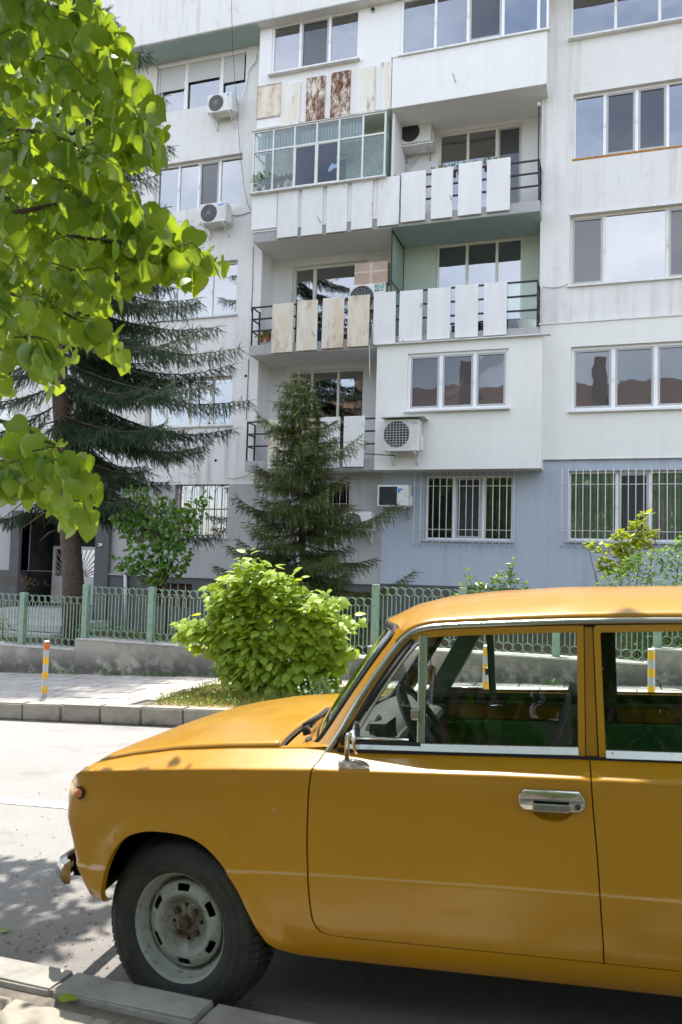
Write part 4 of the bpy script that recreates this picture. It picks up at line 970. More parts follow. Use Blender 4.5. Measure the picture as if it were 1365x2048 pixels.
def cdt(poly, holes, inner, zs=1.0):
    """triangles of a polygon with holes and inner points"""
    loops = [poly]+list(holes); vs = []; es = []
    for L in loops:
        n0 = len(vs); vs += [Vector((p[0], p[1]*zs)) for p in L]; es += [(n0+i, n0+(i+1) % len(L)) for i in range(len(L))]
    nb = len(vs); vs += [Vector((p[0], p[1]*zs)) for p in inner]
    V, E_, Fc, *_ = delaunay_2d_cdt(vs, es, [], 0, 1e-6)
    V = np.array([(v[0], v[1]/zs) for v in V]); Fc = np.array([f for f in Fc if len(f) == 3])
    c = V[Fc].mean(1); k = in_poly(c, poly)
    for h in holes: k &= ~in_poly(c, h)
    return V, Fc[k]
def smooth_line(pts, step=.012, closed=False):
    """Catmull-Rom through the points"""
    P = [np.array(p, float) for p in pts]; out = []; n = len(P)
    for i in range(n-1 if not closed else n):
        p0 = P[max(i-1, 0)] if not closed else P[(i-1) % n]; p1, p2 = P[i], P[(i+1) % n]; p3 = P[min(i+2, n-1)] if not closed else P[(i+2) % n]
        k = max(2, int(np.linalg.norm(p2-p1)/step))
        for q in range(k):
            t = q/k; out.append(.5*((2*p1)+(-p0+p2)*t+(2*p0-5*p1+4*p2-p3)*t*t+(-p0+3*p1-3*p2+p3)*t**3))
    if not closed: out.append(P[-1])
    return [tuple(p) for p in out]
def flat_solid(name, V2, F2, ysurf, thick, mat, parent, mw=None, custom=True, **k):
    """panel: triangles in (x, z) bent onto y = -ysurf(x, z), with folded-in edges"""
    y = ysurf(V2[:, 0], V2[:, 1]); V = np.stack([V2[:, 0], -y, V2[:, 1]], 1); n = len(V)
    cnt = {}
    A = V2[F2]; area = (A[:, 1, 0]-A[:, 0, 0])*(A[:, 2, 1]-A[:, 0, 1])-(A[:, 2, 0]-A[:, 0, 0])*(A[:, 1, 1]-A[:, 0, 1])
    F2 = np.where((area > 0)[:, None], F2, F2[:, ::-1])
    for f in F2:
        for a, b in ((f[0], f[1]), (f[1], f[2]), (f[2], f[0])): cnt[(a, b)] = 1
    be = [e for e in cnt if (e[1], e[0]) not in cnt]
    bi = sorted({v for e in be for v in e}); mp_ = {v: n+i for i, v in enumerate(bi)}
    Vb = V[bi].copy(); Vb[:, 1] += thick
    Fq = [(e[1], e[0], mp_[e[0]], mp_[e[1]]) for e in be]
    me = bpy.data.meshes.new(name); me.from_pydata([tuple(v) for v in np.concatenate([V, Vb])], [], [tuple(int(i) for i in f) for f in F2]+[tuple(int(i) for i in q) for q in Fq])
    me.materials.append(mat); sm = [True]*len(F2)+[False]*len(Fq); me.polygons.foreach_set('use_smooth', sm); me.update()
    e_ = 1e-3; gx = (ysurf(V2[:, 0]+e_, V2[:, 1])-ysurf(V2[:, 0]-e_, V2[:, 1]))/(2*e_); gzz = (ysurf(V2[:, 0], V2[:, 1]+e_)-ysurf(V2[:, 0], V2[:, 1]-e_))/(2*e_)
    N_ = np.stack([-gx, -np.ones(n), -gzz], 1); N_ /= np.linalg.norm(N_, axis=1)[:, None]
    if custom:
        nl = []
        for p in me.polygons:
            for vi in p.vertices: nl.append(tuple(N_[vi]) if p.index < len(F2) else tuple(p.normal))
        me.normals_split_custom_set(nl)
    return link(name, me, None, parent, mw if mw is not None else CARM, **k)
WL = np.array([-.66, -.63, -.60, -.57, -.54, -.50, -.46, -.42, -.38, -.35, -.335, -.328, -.323, -.318, -.313, -.306, -.28, -.24, -.2, -.16, -.12, -.08, -.05, -.03, -.017, -.010, -.005, -.001, .003, .008, .014, .02, .026, .032, .038, .044, .050, .058, .066])
def inner_pts(poly, holes=(), dx=.035, margin=.004):
    P = np.array(poly); xs = np.arange(P[:, 0].min(), P[:, 0].max(), dx); pts = np.array([(x, zc(x)+(w_ if w_ < 0 else w_*sh(x)/.051)) for x in xs for w_ in WL])
    extra = [(x, z) for A in (ARCH, ARCH2) for k_ in (1.03, 1.07, 1.12, 1.18) for x, z in [(a[0]*1+(a[0]-c[0])*(k_-1), a[1]+(a[1]-c[1])*(k_-1)) for c in [(np.mean(A[[0, -1], 0]), .33)] for a in A]]
    extra += [(x+d, z) for x, z in NOSE for d in (.01, .022, .04, .065)]
    pts = np.concatenate([pts, np.array(extra)]); k = in_poly(pts, poly)
    for h in holes: k &= ~in_poly(pts, h)
    pts = pts[k]; d = dseg(pts, np.array(list(poly)+[poly[0]])); pts = pts[d > margin]
    key = np.unique((pts/.0035).round().astype(int), axis=0, return_index=True)[1]
    return pts[key]
def body_panel(name, poly, holes=(), mat=None, thick=.03, both=True, label=None):
    V2, F2 = cdt(poly, holes, inner_pts(poly, holes), 1.6)
    o = flat_solid(name, V2, F2, S, thick, mat or M_PAINT, car)
    if both: link(name, o.data, None, car, MIR)
    return o
gap = .0028
dfr = [near_pt(*p) for p in ((646, 1517), (637, 1523), (630, 1530), (623, 1543), (619, 1570), (617, 1597), (615, 1652), (614.5, 1700), (616, 1749), (619, 1793), (622, 1820), (626, 1840), (635, 1856), (648, 1866), (666, 1871))]
dbz = float(np.mean([near_pt(*p)[1] for p in ((800, 1885), (965, 1901.6), (1152, 1920))]))
drr = [near_pt(*p) for p in ((1207, 1890), (1204, 1846), (1199, 1770), (1194, 1700), (1187.7, 1629), (1184.5, 1590), (1182.7, 1559), (1182, 1545))]
BW_ = .0455                                 # belt height above the crease
def belt(x): return float(zc(x))+BW_
dfr[0] = (dfr[0][0], belt(dfr[0][0]))
fr_line = smooth_line(dfr[::1], .012)
rr_x = lambda z: float(np.interp(z, [p[1] for p in drr], [p[0] for p in drr]))
# front wing
hg = [cu(px, py, -.672)[[0, 2]] for px, py in ((193, 1527), (224, 1520), (258, 1514), (305, 1507), (352, 1501), (440, 1497), (500, 1495.5), (563, 1496))]
def z_hg(x): return float(np.interp(x, [p[0] for p in hg], [p[1] for p in hg]))
wing_top = [(x, float(zc(x)+sh(x))) for x in np.arange(.52, -.375, -.03)]
sill_z = .243
nose_l = smooth_line([tuple(p) for p in NOSE], .01)
ARCHD = np.array(smooth_line([(-.270, .375)]+[tuple(p) for p in ARCH[1:]], .01))
arch_l = smooth_line([(-.296, .335), (-.270, .375)]+[tuple(p) for p in ARCH[1:]], .012)
XSP = .70
wing = [(-.375, float(zc(-.375)+sh(-.375)))]+nose_l+arch_l[1:]+[(.40, sill_z+.012), (.44, sill_z+.004), (XSP, sill_z)]+[(XSP, dbz-gap)]
db_l = [p for p in fr_line if p[1] < dbz+.3]
wing += [(XSP-.03, dbz-gap), (.60, dbz-gap)]+[(p[0]-gap, p[1]-gap*.6) for p in fr_line[::-1] if p[0] < .60]+[(fr_line[0][0]-gap, belt(.52)+.004)]+wing_top[1:]
def clean(poly, e=.0012):
    out = []
    for p in poly:
        if not out or math.hypot(p[0]-out[-1][0], p[1]-out[-1][1]) > e: out.append((float(p[0]), float(p[1])))
    while math.hypot(out[0][0]-out[-1][0], out[0][1]-out[-1][1]) < e: out.pop()
    return out
body_panel('front_wing', clean(wing))
# sill below the doors
sill = [(XSP, sill_z)]+[(x, sill_z) for x in np.arange(XSP+.1, 2.10, .1)]+[(2.10, sill_z), (2.10, dbz-gap)]+[(x, dbz-gap) for x in np.arange(2.0, XSP, -.1)]+[(XSP, dbz-gap)]
body_panel('sill', clean(sill))
# doors
def hull_door(left, right_x, z0, name):
    zt = None
    pts = list(left); zb = z0
    right = [(right_x(z), z) for z in np.linspace(zb, belt(1.34), 24)]
    top = [(x, belt(x)) for x in np.arange(right[-1][0]-.04, pts[0][0]+.03, -.04)]
    bot = [(x, zb) for x in np.arange(pts[-1][0]+.04, right[0][0]-.02, .04)]
    return clean(pts+bot+right+top)
fdoor = hull_door([(p[0]+gap, max(p[1], dbz)) for p in fr_line], lambda z: rr_x(z)-gap*.7, dbz, 'front_door')
hx0, hz0 = near_pt(1104, 1610)
hcz = near_pt(1104, 1600)[1]
rec = [(hx0+.060*math.cos(a), hcz-.026+.036*math.sin(a)) for a in np.linspace(PI, 2*PI, 17)]
front_door = body_panel('front_door', fdoor, [clean(rec)])
A2L = [(2.424-.30*math.cos(t), .30+.27*math.sin(t)) for t in np.linspace(.35, 1.0, 8)]
rl = [(rr_x(z)+gap*.7, z) for z in np.linspace(belt(1.35), dbz, 24)]
rdoor = clean(rl+[(x, dbz) for x in np.arange(1.42, 2.08, .05)]+[(2.10, dbz+.0)]+[(2.12, .42), (2.16, .50), (2.24, .60), (2.27, .72)]+[(2.27, belt(2.27))]+[(x, belt(x)) for x in np.arange(2.23, 1.38, -.04)])
body_panel('rear_door', rdoor)
tail_l = smooth_line([tuple(p) for p in TAIL], .02)
a2 = [(2.424+.30*math.cos(t), .30+.27*math.sin(t)) for t in np.linspace(PI*.0, PI*.98, 22)]
quart = clean([(2.275, belt(2.27)), (2.275, .72), (2.245, .595), (2.165, .50), (2.125, .42)]+[(2.106, dbz), (2.106, sill_z), (2.123, sill_z+.06)]+a2[::-1]+[(2.74, .30), (2.80, .30), (3.0, .33)]+tail_l[::-1]+[(3.36, float(zc(3.36))+.03)]+[(x, float(zc(x))+BW_) for x in np.arange(3.30, 2.29, -.05)])
body_panel('rear_wing', quart)
# black shell added behind the gaps to keep light out; floor, wheel houses
m = MB()
for sy in (-1, 1):
    m.box(.28, 2.15, sy*.71-.01, sy*.71+.01, .27, .845); m.box(2.70, 3.3, sy*.66-.01, sy*.66+.01, .33, .8)
m.box(-.30, 3.30, -.52, .52, .24, .27); m.box(.27, 2.10, -.69, .69, .245, .275)
m.box(.30, .33, -.70, .70, .27, .84); m.box(-.40, -.37, -.60, .60, .36, .70); m.box(-.36, .31, -.46, -.44, .27, .80); m.box(-.36, .31, .44, .46, .27, .80)
m.box(-.36, .30, -.70, -.455, .66, .675); m.box(-.36, .30, .455, .70, .66, .675); m.box(2.10, 2.13, -.68, .68, .27, .8)
m.box(2.13, 2.72, -.52, -.50, .27, .8); m.box(2.13, 2.72, .50, .52, .27, .8); m.box(2.15, 2.70, -.70, -.52, .62, .64); m.box(2.15, 2.70, .52, .70, .62, .64)
m.build('underbody', M_BLK, car, mw=CARM)
m = MB()                                    # engine, exhaust and axle masses below
m.box(-.25, .30, -.30, .30, .20, .60); m.tube([(.3, .25, .19), (3.3, .25, .22)], .025, 8); m.tube([(2.424, -.6, .29), (2.424, .6, .29)], .045, 8); m.tube([(0, -.55, .26), (0, .55, .26)], .03, 8); m.tube([(.3, 0, .24), (2.4, 0, .27)], .03, 8)
m.build('running_gear', M_BLK, car, mw=CARM)

# ---- bonnet and scuttle
def grid(nu, nv, fn, name, mat, parent=None, mw=None, **k):
    vs = [fn(i/nu, j/nv) for j in range(nv+1) for i in range(nu+1)]; fs = [(j*(nu+1)+i, j*(nu+1)+i+1, (j+1)*(nu+1)+i+1, (j+1)*(nu+1)+i) for j in range(nv) for i in range(nu)]
    b = MB(); b.add(vs, fs); return b.build(name, mat, parent or car, True, mw if mw is not None else CARM, **k)
hood_zr = lambda x: float(np.interp(x, [-.46, -.42, -.359, -.227, -.043, .124, .353, .42], [.735, .772, .800, .828, .857, .870, .881, .884]))
def yg_(x): return float(np.interp(x, [-.46, -.36, .0, .36], [.600, .640, .668, .672]))
def hood(u, v):
    y = (2*u-1); x0 = -.40-.055*(1-y*y); x1 = .338-.024*(1-abs(y)**3)
    x = x0+(x1-x0)*v; hw = yg_(x)-.009
    cr = np.interp(x, [-.46, -.3, .0, .35], [.008, .012, .018, .024])
    z = hood_zr(x)+cr*(1-abs(y)**2.2)
    e = max(0, (abs(y)-.93)/.07); z -= .004*e*e; z -= .030*max(0, 1-v/.07)**2
    return (x, y*hw, z-.003)
bn = grid(44, 40, hood, 'bonnet', M_PAINT)
sd = bn.modifiers.new('thick', 'SOLIDIFY'); sd.thickness = .018; sd.offset = -1
# channel between wing and bonnet: wing top inner strip, dark gap below
for sy in (-1, 1):
    xs = np.linspace(-.375, .52, 40); m = MB(); vs = []
    for x in xs:
        zo = float(zc(x)+sh(x)); yo = float(S(x, zo)[0]); zi = hood_zr(min(x, .37)); yi = yg_(x)+.002
        zi = max(zi, zo)
        for t in (0, .25, .5, .75, 1): vs.append((x, sy*(yo+(yi-yo)*t), zo+(zi-zo)*(1-(1-t)**1.7)))
        vs.append((x, sy*(yi-.001), zi-.03))
    fs = [(i*6+j, i*6+j+1, (i+1)*6+j+1, (i+1)*6+j) for i in range(39) for j in range(5)]
    if sy > 0: fs = [f[::-1] for f in fs]
    m.add(vs, fs); m.build('wing_top', M_PAINT, car, True, CARM, auto=50)
def ws_edge(v):                              # side edge of the windscreen
    x = np.interp(v, [0, .06, .2, .5, .8, 1], [.455, .470, .507, .594, .682, .745]); z = np.interp(v, [0, .06, .2, .5, .8, 1], [.872, .892, .944, 1.068, 1.190, 1.268]); y = np.interp(v, [0, .5, 1], [.625, .600, .565]); return x, y, z
def ws(u, v, sc=1.0, off=0.0):
    s_ = 2*u-1; r = .09
    x, y, z = ws_edge(v); bulge = np.interp(v, [0, 1], [.160, .125])
    zz = z-(.035*(1-v))*(1-s_*s_)+.016*v*(1-s_*s_)
    return (x-bulge*(1-abs(s_)**2.3)-off*.86, s_*y*sc, zz+off*.5)
grid(32, 18, lambda u, v: ws(.02+.96*u, .035+.93*v, 1.0, -.004), 'windscreen', M_GLASSC)
# rubber round the windscreen
def ring_uv(e, n=22):
    """rounded rectangle in (u, v)"""
    ru, rv = .055, .12; pts = []
    for cu_, cv_, a0 in ((1-e-ru, 1-e-rv*.8, 0), (e+ru, 1-e-rv*.8, PI/2), (e+ru, e+rv, PI), (1-e-ru, e+rv, 1.5*PI)):
        for q in range(9):
            a = a0+q/8*PI/2; pts.append((cu_+ru*math.cos(a), cv_+(rv if math.sin(a) < 0 else rv*.8)*math.sin(a)))
    out = []
    for i in range(len(pts)):
        p, q = pts[i], pts[(i+1) % len(pts)]; k = 1 if math.hypot(p[0]-q[0], p[1]-q[1]) < .1 else 14
        out += [(p[0]+(q[0]-p[0])*t/k, p[1]+(q[1]-p[1])*t/k) for t in range(k)]
    return out
loop = [ws(u, v, 1.0, .004) for u, v in ring_uv(.0)]
m = MB(); m.tube(loop+[loop[0]], .014, 8, False); m.build('windscreen_rubber', M_RUBBER, car, True, CARM)
def scuttle(u, v):
    s_ = 2*u-1; hx, hy, hz = hood(u, 1.0); wx, wy, wz = ws(u, 0, 1.0); k = 1-abs(s_)**6
    hx += .012; ex = .52; 
    x = hx+(wx+.02-hx)*v; y = hy+(wy-hy)*v*.6; z = (hz-.006)+(wz-.004-(hz-.006))*v
    return (x, y, z)
grid(40, 8, scuttle, 'scuttle', M_PAINT)
m = MB(); m.tube([(p[0]+.003, p[1], p[2]+.001) for p in (hood(i/60, 1.0) for i in range(61))], .0045, 6); m.build('bonnet_seal', M_RUBBER, car, True, CARM)
# pillar foot: fills between windscreen corner, wing and drip rail
for sy in (-1, 1):
    def foot(u, v):
        a = np.array([.335, .664, z_hg(.335)-.003]); b = np.array([.535, .684, .893]); c = np.array([.36, .56, .868]); d = np.array([.475, .615, .905])
        p = (a*(1-u)+b*u)*(1-v)+(c*(1-u)+d*u)*v; p[2] -= .012*4*u*(1-u)*(1-v)*.0; return (p[0], sy*p[1], p[2])
    grid(14, 8, foot, 'pillar_foot', M_PAINT)

# ---- roof, pillars, drip rail
rail_px = ((644, 1516, .686), (657, 1501.6, .68), (683.7, 1462, .665), (720, 1399, .645), (759, 1341, .625), (785.5, 1304.5, .613), (806.6, 1278, .605), (827.7, 1263.6, .60), (854, 1255.7, .598), (891, 1252, .596), (970, 1248.6, .595), (1040, 1246, .595), (1163, 1242.5, .595), (1365, 1240.7, .595))
rail = [tuple(cu(a, b, -c)) for a, b, c in rail_px]
rail += [(2.0, -.592, 1.288), (2.25, -.585, 1.262), (2.42, -.585, 1.19), (2.60, -.61, 1.05), (2.74, -.64, .91)]
rl_s = smooth_line(rail, .03)
for sy in (1, -1):
    m = MB(); n = len(rl_s); vs = []
    prof = [(-.004, -.010), (-.012, -.006), (-.013, .003), (-.007, .009), (.004, .010), (.008, .002)]
    for i, p in enumerate(rl_s):
        a, b = Vector(rl_s[max(i-1, 0)]), Vector(rl_s[min(i+1, n-1)]); d = (b-a).normalized(); nrm = Vector((0, -1, 0)); nrm = (nrm-d*nrm.dot(d)).normalized(); up = d.cross(nrm) if d.cross(nrm).z > 0 else -d.cross(nrm)
        if abs(up.z) < .3: up = Vector((-abs(up.x), up.y, abs(up.z)))
        for q in prof: w_ = Vector(p)+nrm*(-q[0])+up*q[1]; vs.append((w_.x, w_.y*sy, w_.z))
    k_ = len(prof); m.add(vs, [(i*k_+j, i*k_+(j+1) % k_, (i+1)*k_+(j+1) % k_, (i+1)*k_+j) for i in range(n-1) for j in range(k_)]); m.build('drip_rail', M_ALU, car, True, CARM, auto=60)
rx = [p[0] for p in rl_s]; rz = [p[2] for p in rl_s]; ry = [-p[1] for p in rl_s]
def rail_at(x): return float(np.interp(x, rx, ry)), float(np.interp(x, rx, rz))
def roof(u, v):
    s_ = 2*u-1; xe0, xc0 = .742, .628; xe1, xc1 = 2.36, 2.44
    xf = xe0+(xc0-xe0)*(1-abs(s_)**2.3); xb = xe1+(xc1-xe1)*(1-s_*s_)
    vv = v**1.35; x = xf+(xb-xf)*vv; xr_ = .775+(2.36-.775)*vv if x < .775 else x
    y, z = rail_at(max(.742, min(x, 2.36)))
    cr = float(np.interp(x, [.60, .66, .74, .86, 1.04, 1.3, 1.75, 2.1, 2.44], [1.258, 1.294, 1.334, 1.361, 1.378, 1.389, 1.386, 1.366, 1.315]))
    e = 1-abs(s_)**3.0; yy = s_*(y-.004); zz = z+.004+(max(cr, z+.004)-z-.004)*e
    return (x, yy, zz)
rf = grid(48, 60, roof, 'roof', M_PAINT)
sd = rf.modifiers.new('thick', 'SOLIDIFY'); sd.thickness = .014; sd.offset = -1
# A pillar skin between screen rubber and rail
for sy in (-1, 1):
    m = MB(); vs = []; nn = 20
    for i in range(nn+1):
        v = i/nn; ex, ey, ez = ws_edge(v); t = i/nn; j = int(t*60)
        zr = ez-.006; k_ = np.interp(zr, [p[2] for p in rl_s[:60]], np.arange(60)); a = rl_s[int(min(k_, 58))]; b_ = rl_s[int(min(k_, 58))+1]; fq = k_-int(min(k_, 58)); q = [a[w]+(b_[w]-a[w])*fq for w in range(3)]
        for s2 in (0, .5, 1): vs.append((ex-.012+(q[0]-ex+.012)*s2-.006*math.sin(PI*s2), sy*((ey-.004)+(-q[1]-ey+.004)*s2+.008*math.sin(PI*s2)), ez+.006+(q[2]-ez-.006)*s2))
    m.add(vs, [(i*3+j, i*3+j+1, (i+1)*3+j+1, (i+1)*3+j) for i in range(nn) for j in range(2)]); pl = m.build('windscreen_pillar', M_PAINT, car, True, CARM)
def yg(x, z): return .690-(np.asarray(z)-.885)*(.092/.405)+0*np.asarray(x)
def gpt(px, py):
    y = .64
    for _ in range(6): p = cu(px, py, -y); y = float(yg(p[0], p[2]))
    return float(p[0]), float(p[2])
def flat_frame(name, outer, holes, mat, thick=.03, off=0.0, both=True, mw=None):
    V2, F2 = cdt(clean(outer), [clean(h) for h in holes], [], 1.0)
    o = flat_solid(name, V2, F2, lambda x, z: yg(x, z)+off, thick, mat, car, mw)
    if both and mw is None: link(name, o.data, None, car, MIRU)
    return o
bz = belt(1.0)-.001
f_out = [gpt(*p) for p in ((690, 1458), (725, 1400), (767, 1334), (795, 1297), (812, 1280.5), (828, 1269), (843, 1264), (865, 1260.5), (891, 1258.5), (970, 1255.5), (1040, 1253.5), (1120, 1251.5), (1160, 1251), (1165.5, 1252.5), (1167.5, 1257))]
f_out = [(.545, bz)]+[p for p in f_out if p[1] > bz+.02]+[(gpt(1171, 1519)[0], bz)]
f_in = [gpt(*p) for p in ((693, 1483), (725, 1431), (759, 1376), (785, 1338), (804, 1312), (822, 1291), (832, 1281), (842, 1277), (870, 1274), (917, 1271.5), (1040, 1267.5), (1150, 1264.5), (1154.5, 1266))]
f_in = [(f_in[0][0]-.015, .905)]+f_in+[(gpt(1157, 1500)[0], .905)]
flat_frame('door_frame', smooth_line(f_out, .03)+[], [f_in], M_PAINT, .035)
r_out = [gpt(1199, 1519), gpt(1195, 1440), gpt(1187.5, 1262), gpt(1189.5, 1253), gpt(1194, 1250.5), gpt(1365, 1248.5)]; r_out[0] = (r_out[0][0], bz)
r_out += [(1.95, 1.270), (2.10, 1.258), (2.20, 1.22), (2.245, 1.15), (2.265, 1.0), (2.27, bz)]
r_in = [(gpt(1212, 1503)[0], .905), gpt(1207, 1400), gpt(1201, 1268), gpt(1203, 1265), gpt(1365, 1262.5), (1.95, 1.232), (2.06, 1.222), (2.14, 1.19), (2.185, 1.13), (2.20, .905)]
flat_frame('door_frame', r_out, [r_in], M_PAINT, .035); flat_frame('frame_liner', r_out, [r_in], M_SEAT, .004, -.040, False, MIRU)
flat_frame('frame_liner', smooth_line(f_out, .03), [f_in], M_VINYLD, .004, -.040, False, MIRU)
LINER = 1
bp = [gpt(1173, 1519), gpt(1169.5, 1252), gpt(1185, 1251), gpt(1196, 1519)]; bp[0] = (bp[0][0], bz); bp[3] = (bp[3][0], bz)
flat_frame('door_pillar', bp, [], M_PAINT, .03, -.010)
cp = [(2.274, bz), (2.269, 1.0), (2.249, 1.155), (2.205, 1.225), (2.25, 1.255), (2.42, 1.19), (2.60, 1.05), (2.74, .91), (2.74, bz)]
flat_frame('rear_pillar', cp, [], M_PAINT, .03, -.002)
# header strip between the rail and the door frames
m = MB()
for sy in (-1, 1): m.tube([(p[0], p[1]*sy*.985, p[2]-.012) for p in rl_s[4:-6]], .010, 6)
m.build('door_seal', M_RUBBER, car, True, CARM)
# ---- side glass
gy = lambda x, z: yg(x, z)-.014
def pane_of(poly, name='side_window', mat=None):
    V2, F2 = cdt(clean(poly), [], [], 1.0)
    o = flat_solid(name, V2, F2, gy, .004, mat or M_GLASSC, car); link(name, o.data, None, car, MIRU)
vx = gpt(846, 1300)[0]; vxb = gpt(842, 1500)[0]
vent = [p for p in f_in if p[0] < vx-.01]; zt_ = float(np.interp(vx, [p[0] for p in f_in[1:9]], [p[1] for p in f_in[1:9]]))
pane_of(vent+[(vx, zt_), (vxb, .89)], 'vent_window'); pane_of([(vxb, .89), (vx, zt_)]+[p for p in f_in if p[0] > vx+.01], 'side_window')
pane_of(r_in, 'side_window')
for sy in (-1, 1):
    UM_ = CARM @ T(FAR if sy > 0 else 0, 0, 0)
    m = MB(); a, b_ = (vx, zt_+.012), (vxb, .895)
    for s_, w_ in ((0, .013),):
        pts = [(b_[0]-w_, b_[1]), (b_[0]+w_, b_[1]), (a[0]+w_, a[1]), (a[0]-w_, a[1])]
        vs = [(x, sy*(float(yg(x, z))+.004), z) for x, z in pts]+[(x, sy*(float(yg(x, z))-.022), z) for x, z in pts]
        m.add(vs, [(0, 1, 2, 3), (7, 6, 5, 4), (0, 4, 5, 1), (1, 5, 6, 2), (2, 6, 7, 3), (3, 7, 4, 0)])
    m.build('vent_divider', M_ALU, car, False, UM_, bevel=.003)
    vl = [(p[0]+.012, p[1]-.004) for p in f_in[1:8]]
    m = MB(); m.tube([(x, sy*(float(yg(x, z))-.004), z) for x, z in smooth_line(vl, .02)], .007, 6); m.build('vent_trim', M_CHROME, car, True, UM_)
    m = MB(); m.tube([(x-.010, sy*(float(yg(x, z))-.002), z+.002) for x, z in smooth_line(f_in[1:8], .02)]+[(f_in[1][0]-.02, sy*.685, .905)], .010, 6); m.tube([(f_in[0][0], sy*.684, .907), (vxb, sy*.684, .907)], .010, 6); m.build('vent_rubber', M_RUBBER, car, True, UM_)
    m = MB(); m.tube([(f_in[0][0]+.05, sy*.683, .921), (vxb-.04, sy*.680, .921)], .0065, 6); m.build('vent_trim', M_CHROME, car, True, UM_)
    bx('vent_catch', M_ALU, car, vxb-.03, vxb-.002, min(sy*.69, sy*.668), max(sy*.69, sy*.668), .985, 1.02, .004, mw=UM_)
    # belt mouldings
    for x0, x1, dip in ((.575, gpt(1157, 1500)[0], .006), (gpt(1212, 1503)[0], 2.20, 0)):
        m = MB(); nn = 12
        for i in range(nn):
            xa, xb_ = x0+(x1-x0)*i/nn, x0+(x1-x0)*(i+1)/nn
            za, zb_ = .890+dip*(i/nn)**2, .890+dip*((i+1)/nn)**2
            y1, y0 = .699, .680
            vs = [(xa, sy*y0, za), (xa, sy*y1, za), (xa, sy*(y1-.011), za+.021), (xa, sy*y0, za+.024), (xb_, sy*y0, zb_), (xb_, sy*y1, zb_), (xb_, sy*(y1-.011), zb_+.021), (xb_, sy*y0, zb_+.024)]
            m.add(vs, [(0, 1, 5, 4), (1, 2, 6, 5), (2, 3, 7, 6)]+([(0, 3, 2, 1)] if i == 0 else [])+([(4, 5, 6, 7)] if i == nn-1 else []))
        m.build('belt_moulding', M_ALU, car, True, CARM, auto=35)
    m = MB(); m.box(.55, 2.26, min(sy*.695, sy*.66), max(sy*.695, sy*.66), bz-.012, bz+.006); m.build('belt_rubber', M_RUBBER, car, mw=CARM)
# ---- interior
for sy in (1, -1):
    m = MB(); m.box(.55, 2.22, min(sy*.655, sy*.672), max(sy*.655, sy*.672), .778, .850); m.build('inner_door_band', M_PAINTI, car, mw=CARM, bevel=.006)
    m = MB(); m.box(.50, 2.22, min(sy*.645, sy*.671), max(sy*.645, sy*.671), .30, .774); m.build('door_card', M_VINYL, car, mw=CARM, bevel=.008)
    m = MB(); m.box(.55, 2.2, min(sy*.646, sy*.668), max(sy*.646, sy*.668), .852, .868); m.build('inner_sill_trim', M_ALU, car, mw=CARM)
    h_ = MB(); h_.tube([(.93, sy*.645, .842), (.93, sy*.625, .845), (.975, sy*.618, .850), (1.0, sy*.618, .855)], .010, 6); h_.build('vent_handle', M_CHROME, car, True, CARM)
lin = [f_in[0], *[(p[0], p[1]) for p in f_in[1:8]]]
for sy in (1, -1):
    for nm, a, w_ in ((('pillar_trim', [(.645, .86), (.71, .955), (.80, 1.10), (.885, 1.235)], .055), ('vent_post', [(vxb+FAR+.012, .86), (vx+FAR+.012, 1.24)], .012)) if sy > 0 else ()):
        m = MB(); pts = [(x, sy*(float(yg(x, z))-.045), z) for x, z in a]
        for p, q in zip(pts[:-1], pts[1:]):
            vs = []
            for r_ in (p, q): vs += [(r_[0]-w_, r_[1]-sy*.0, r_[2]+(.0)), (r_[0]+w_, r_[1], r_[2]), (r_[0]+w_*.9, r_[1]-sy*.035, r_[2]), (r_[0]-w_*.9, r_[1]-sy*.035, r_[2])]
            m.add(vs, [(0, 1, 5, 4), (1, 2, 6, 5), (2, 3, 7, 6), (3, 0, 4, 7)])
        m.build(nm, M_VINYLD, car, mw=CARM)
    m = MB(); m.add([(x, sy*(float(yg(x, z))-d_), z) for z in (.78, 1.27) for d_ in (.045, .085) for x in (1.325+(FAR if sy > 0 else 0), 1.395+(FAR if sy > 0 else 0))], [(0, 1, 3, 2), (4, 6, 7, 5), (0, 4, 5, 1), (2, 3, 7, 6), (0, 2, 6, 4), (1, 5, 7, 3)]); m.build('belt_pillar_trim', M_SEAT, car, mw=CARM, bevel=.01)
def dash(u, v):
    a = v*PI*.9; return (.62-.13*math.cos(a)*0+.0+(.10*math.sin(a)), -.60+1.2*u, .70+.19*math.sin(min(a, PI/2))) if False else (.42+.30*v, -.60+1.2*u, .865+.035*math.sin(PI*min(v*1.1, 1))-(.0 if v < .9 else .05))
grid(10, 10, dash, 'dashboard', M_DASH)
bx('dashboard_front', M_DASH, car, .62, .735, -.60, .60, .55, .865, .03, mw=CARM)
m = MB(); m.lathe([(.0001, 0), (.06, 0), (.065, .01), (.05, .03)], 16, T(.60, -.36, .885) @ Matrix.Rotation(-1.2, 4, 'Y')); m.box(.60, .66, -.45, -.27, .86, .93); m.build('instrument_hood', M_DASH, car, True, CARM, auto=40)
SWM = CARM @ T(.80, -.35, .885) @ Matrix.Rotation(math.radians(58), 4, 'Y')
m = MB(); R_ = .19; m.tube([(R_*math.cos(t), R_*math.sin(t), 0) for t in np.linspace(0, 2*PI, 49)], .0135, 8, False); sw = m.build('steering_wheel', M_DKPLA, car, True, SWM)
m = MB(); m.tube([(-R_, 0, 0), (-.05, 0, -.03), (.05, 0, -.03), (R_, 0, 0)], .011, 6); m.lathe([(.0001, .0), (.05, -.005), (.055, -.05), (.03, -.08)], 16); m.build('steering_hub', M_DKPLA, sw, True, SWM, auto=40)
m = MB(); m.tube([(.80, -.35, .87), (.60, -.35, .72)], .03, 8); m.build('steering_column', M_DKPLA, car, True, CARM)
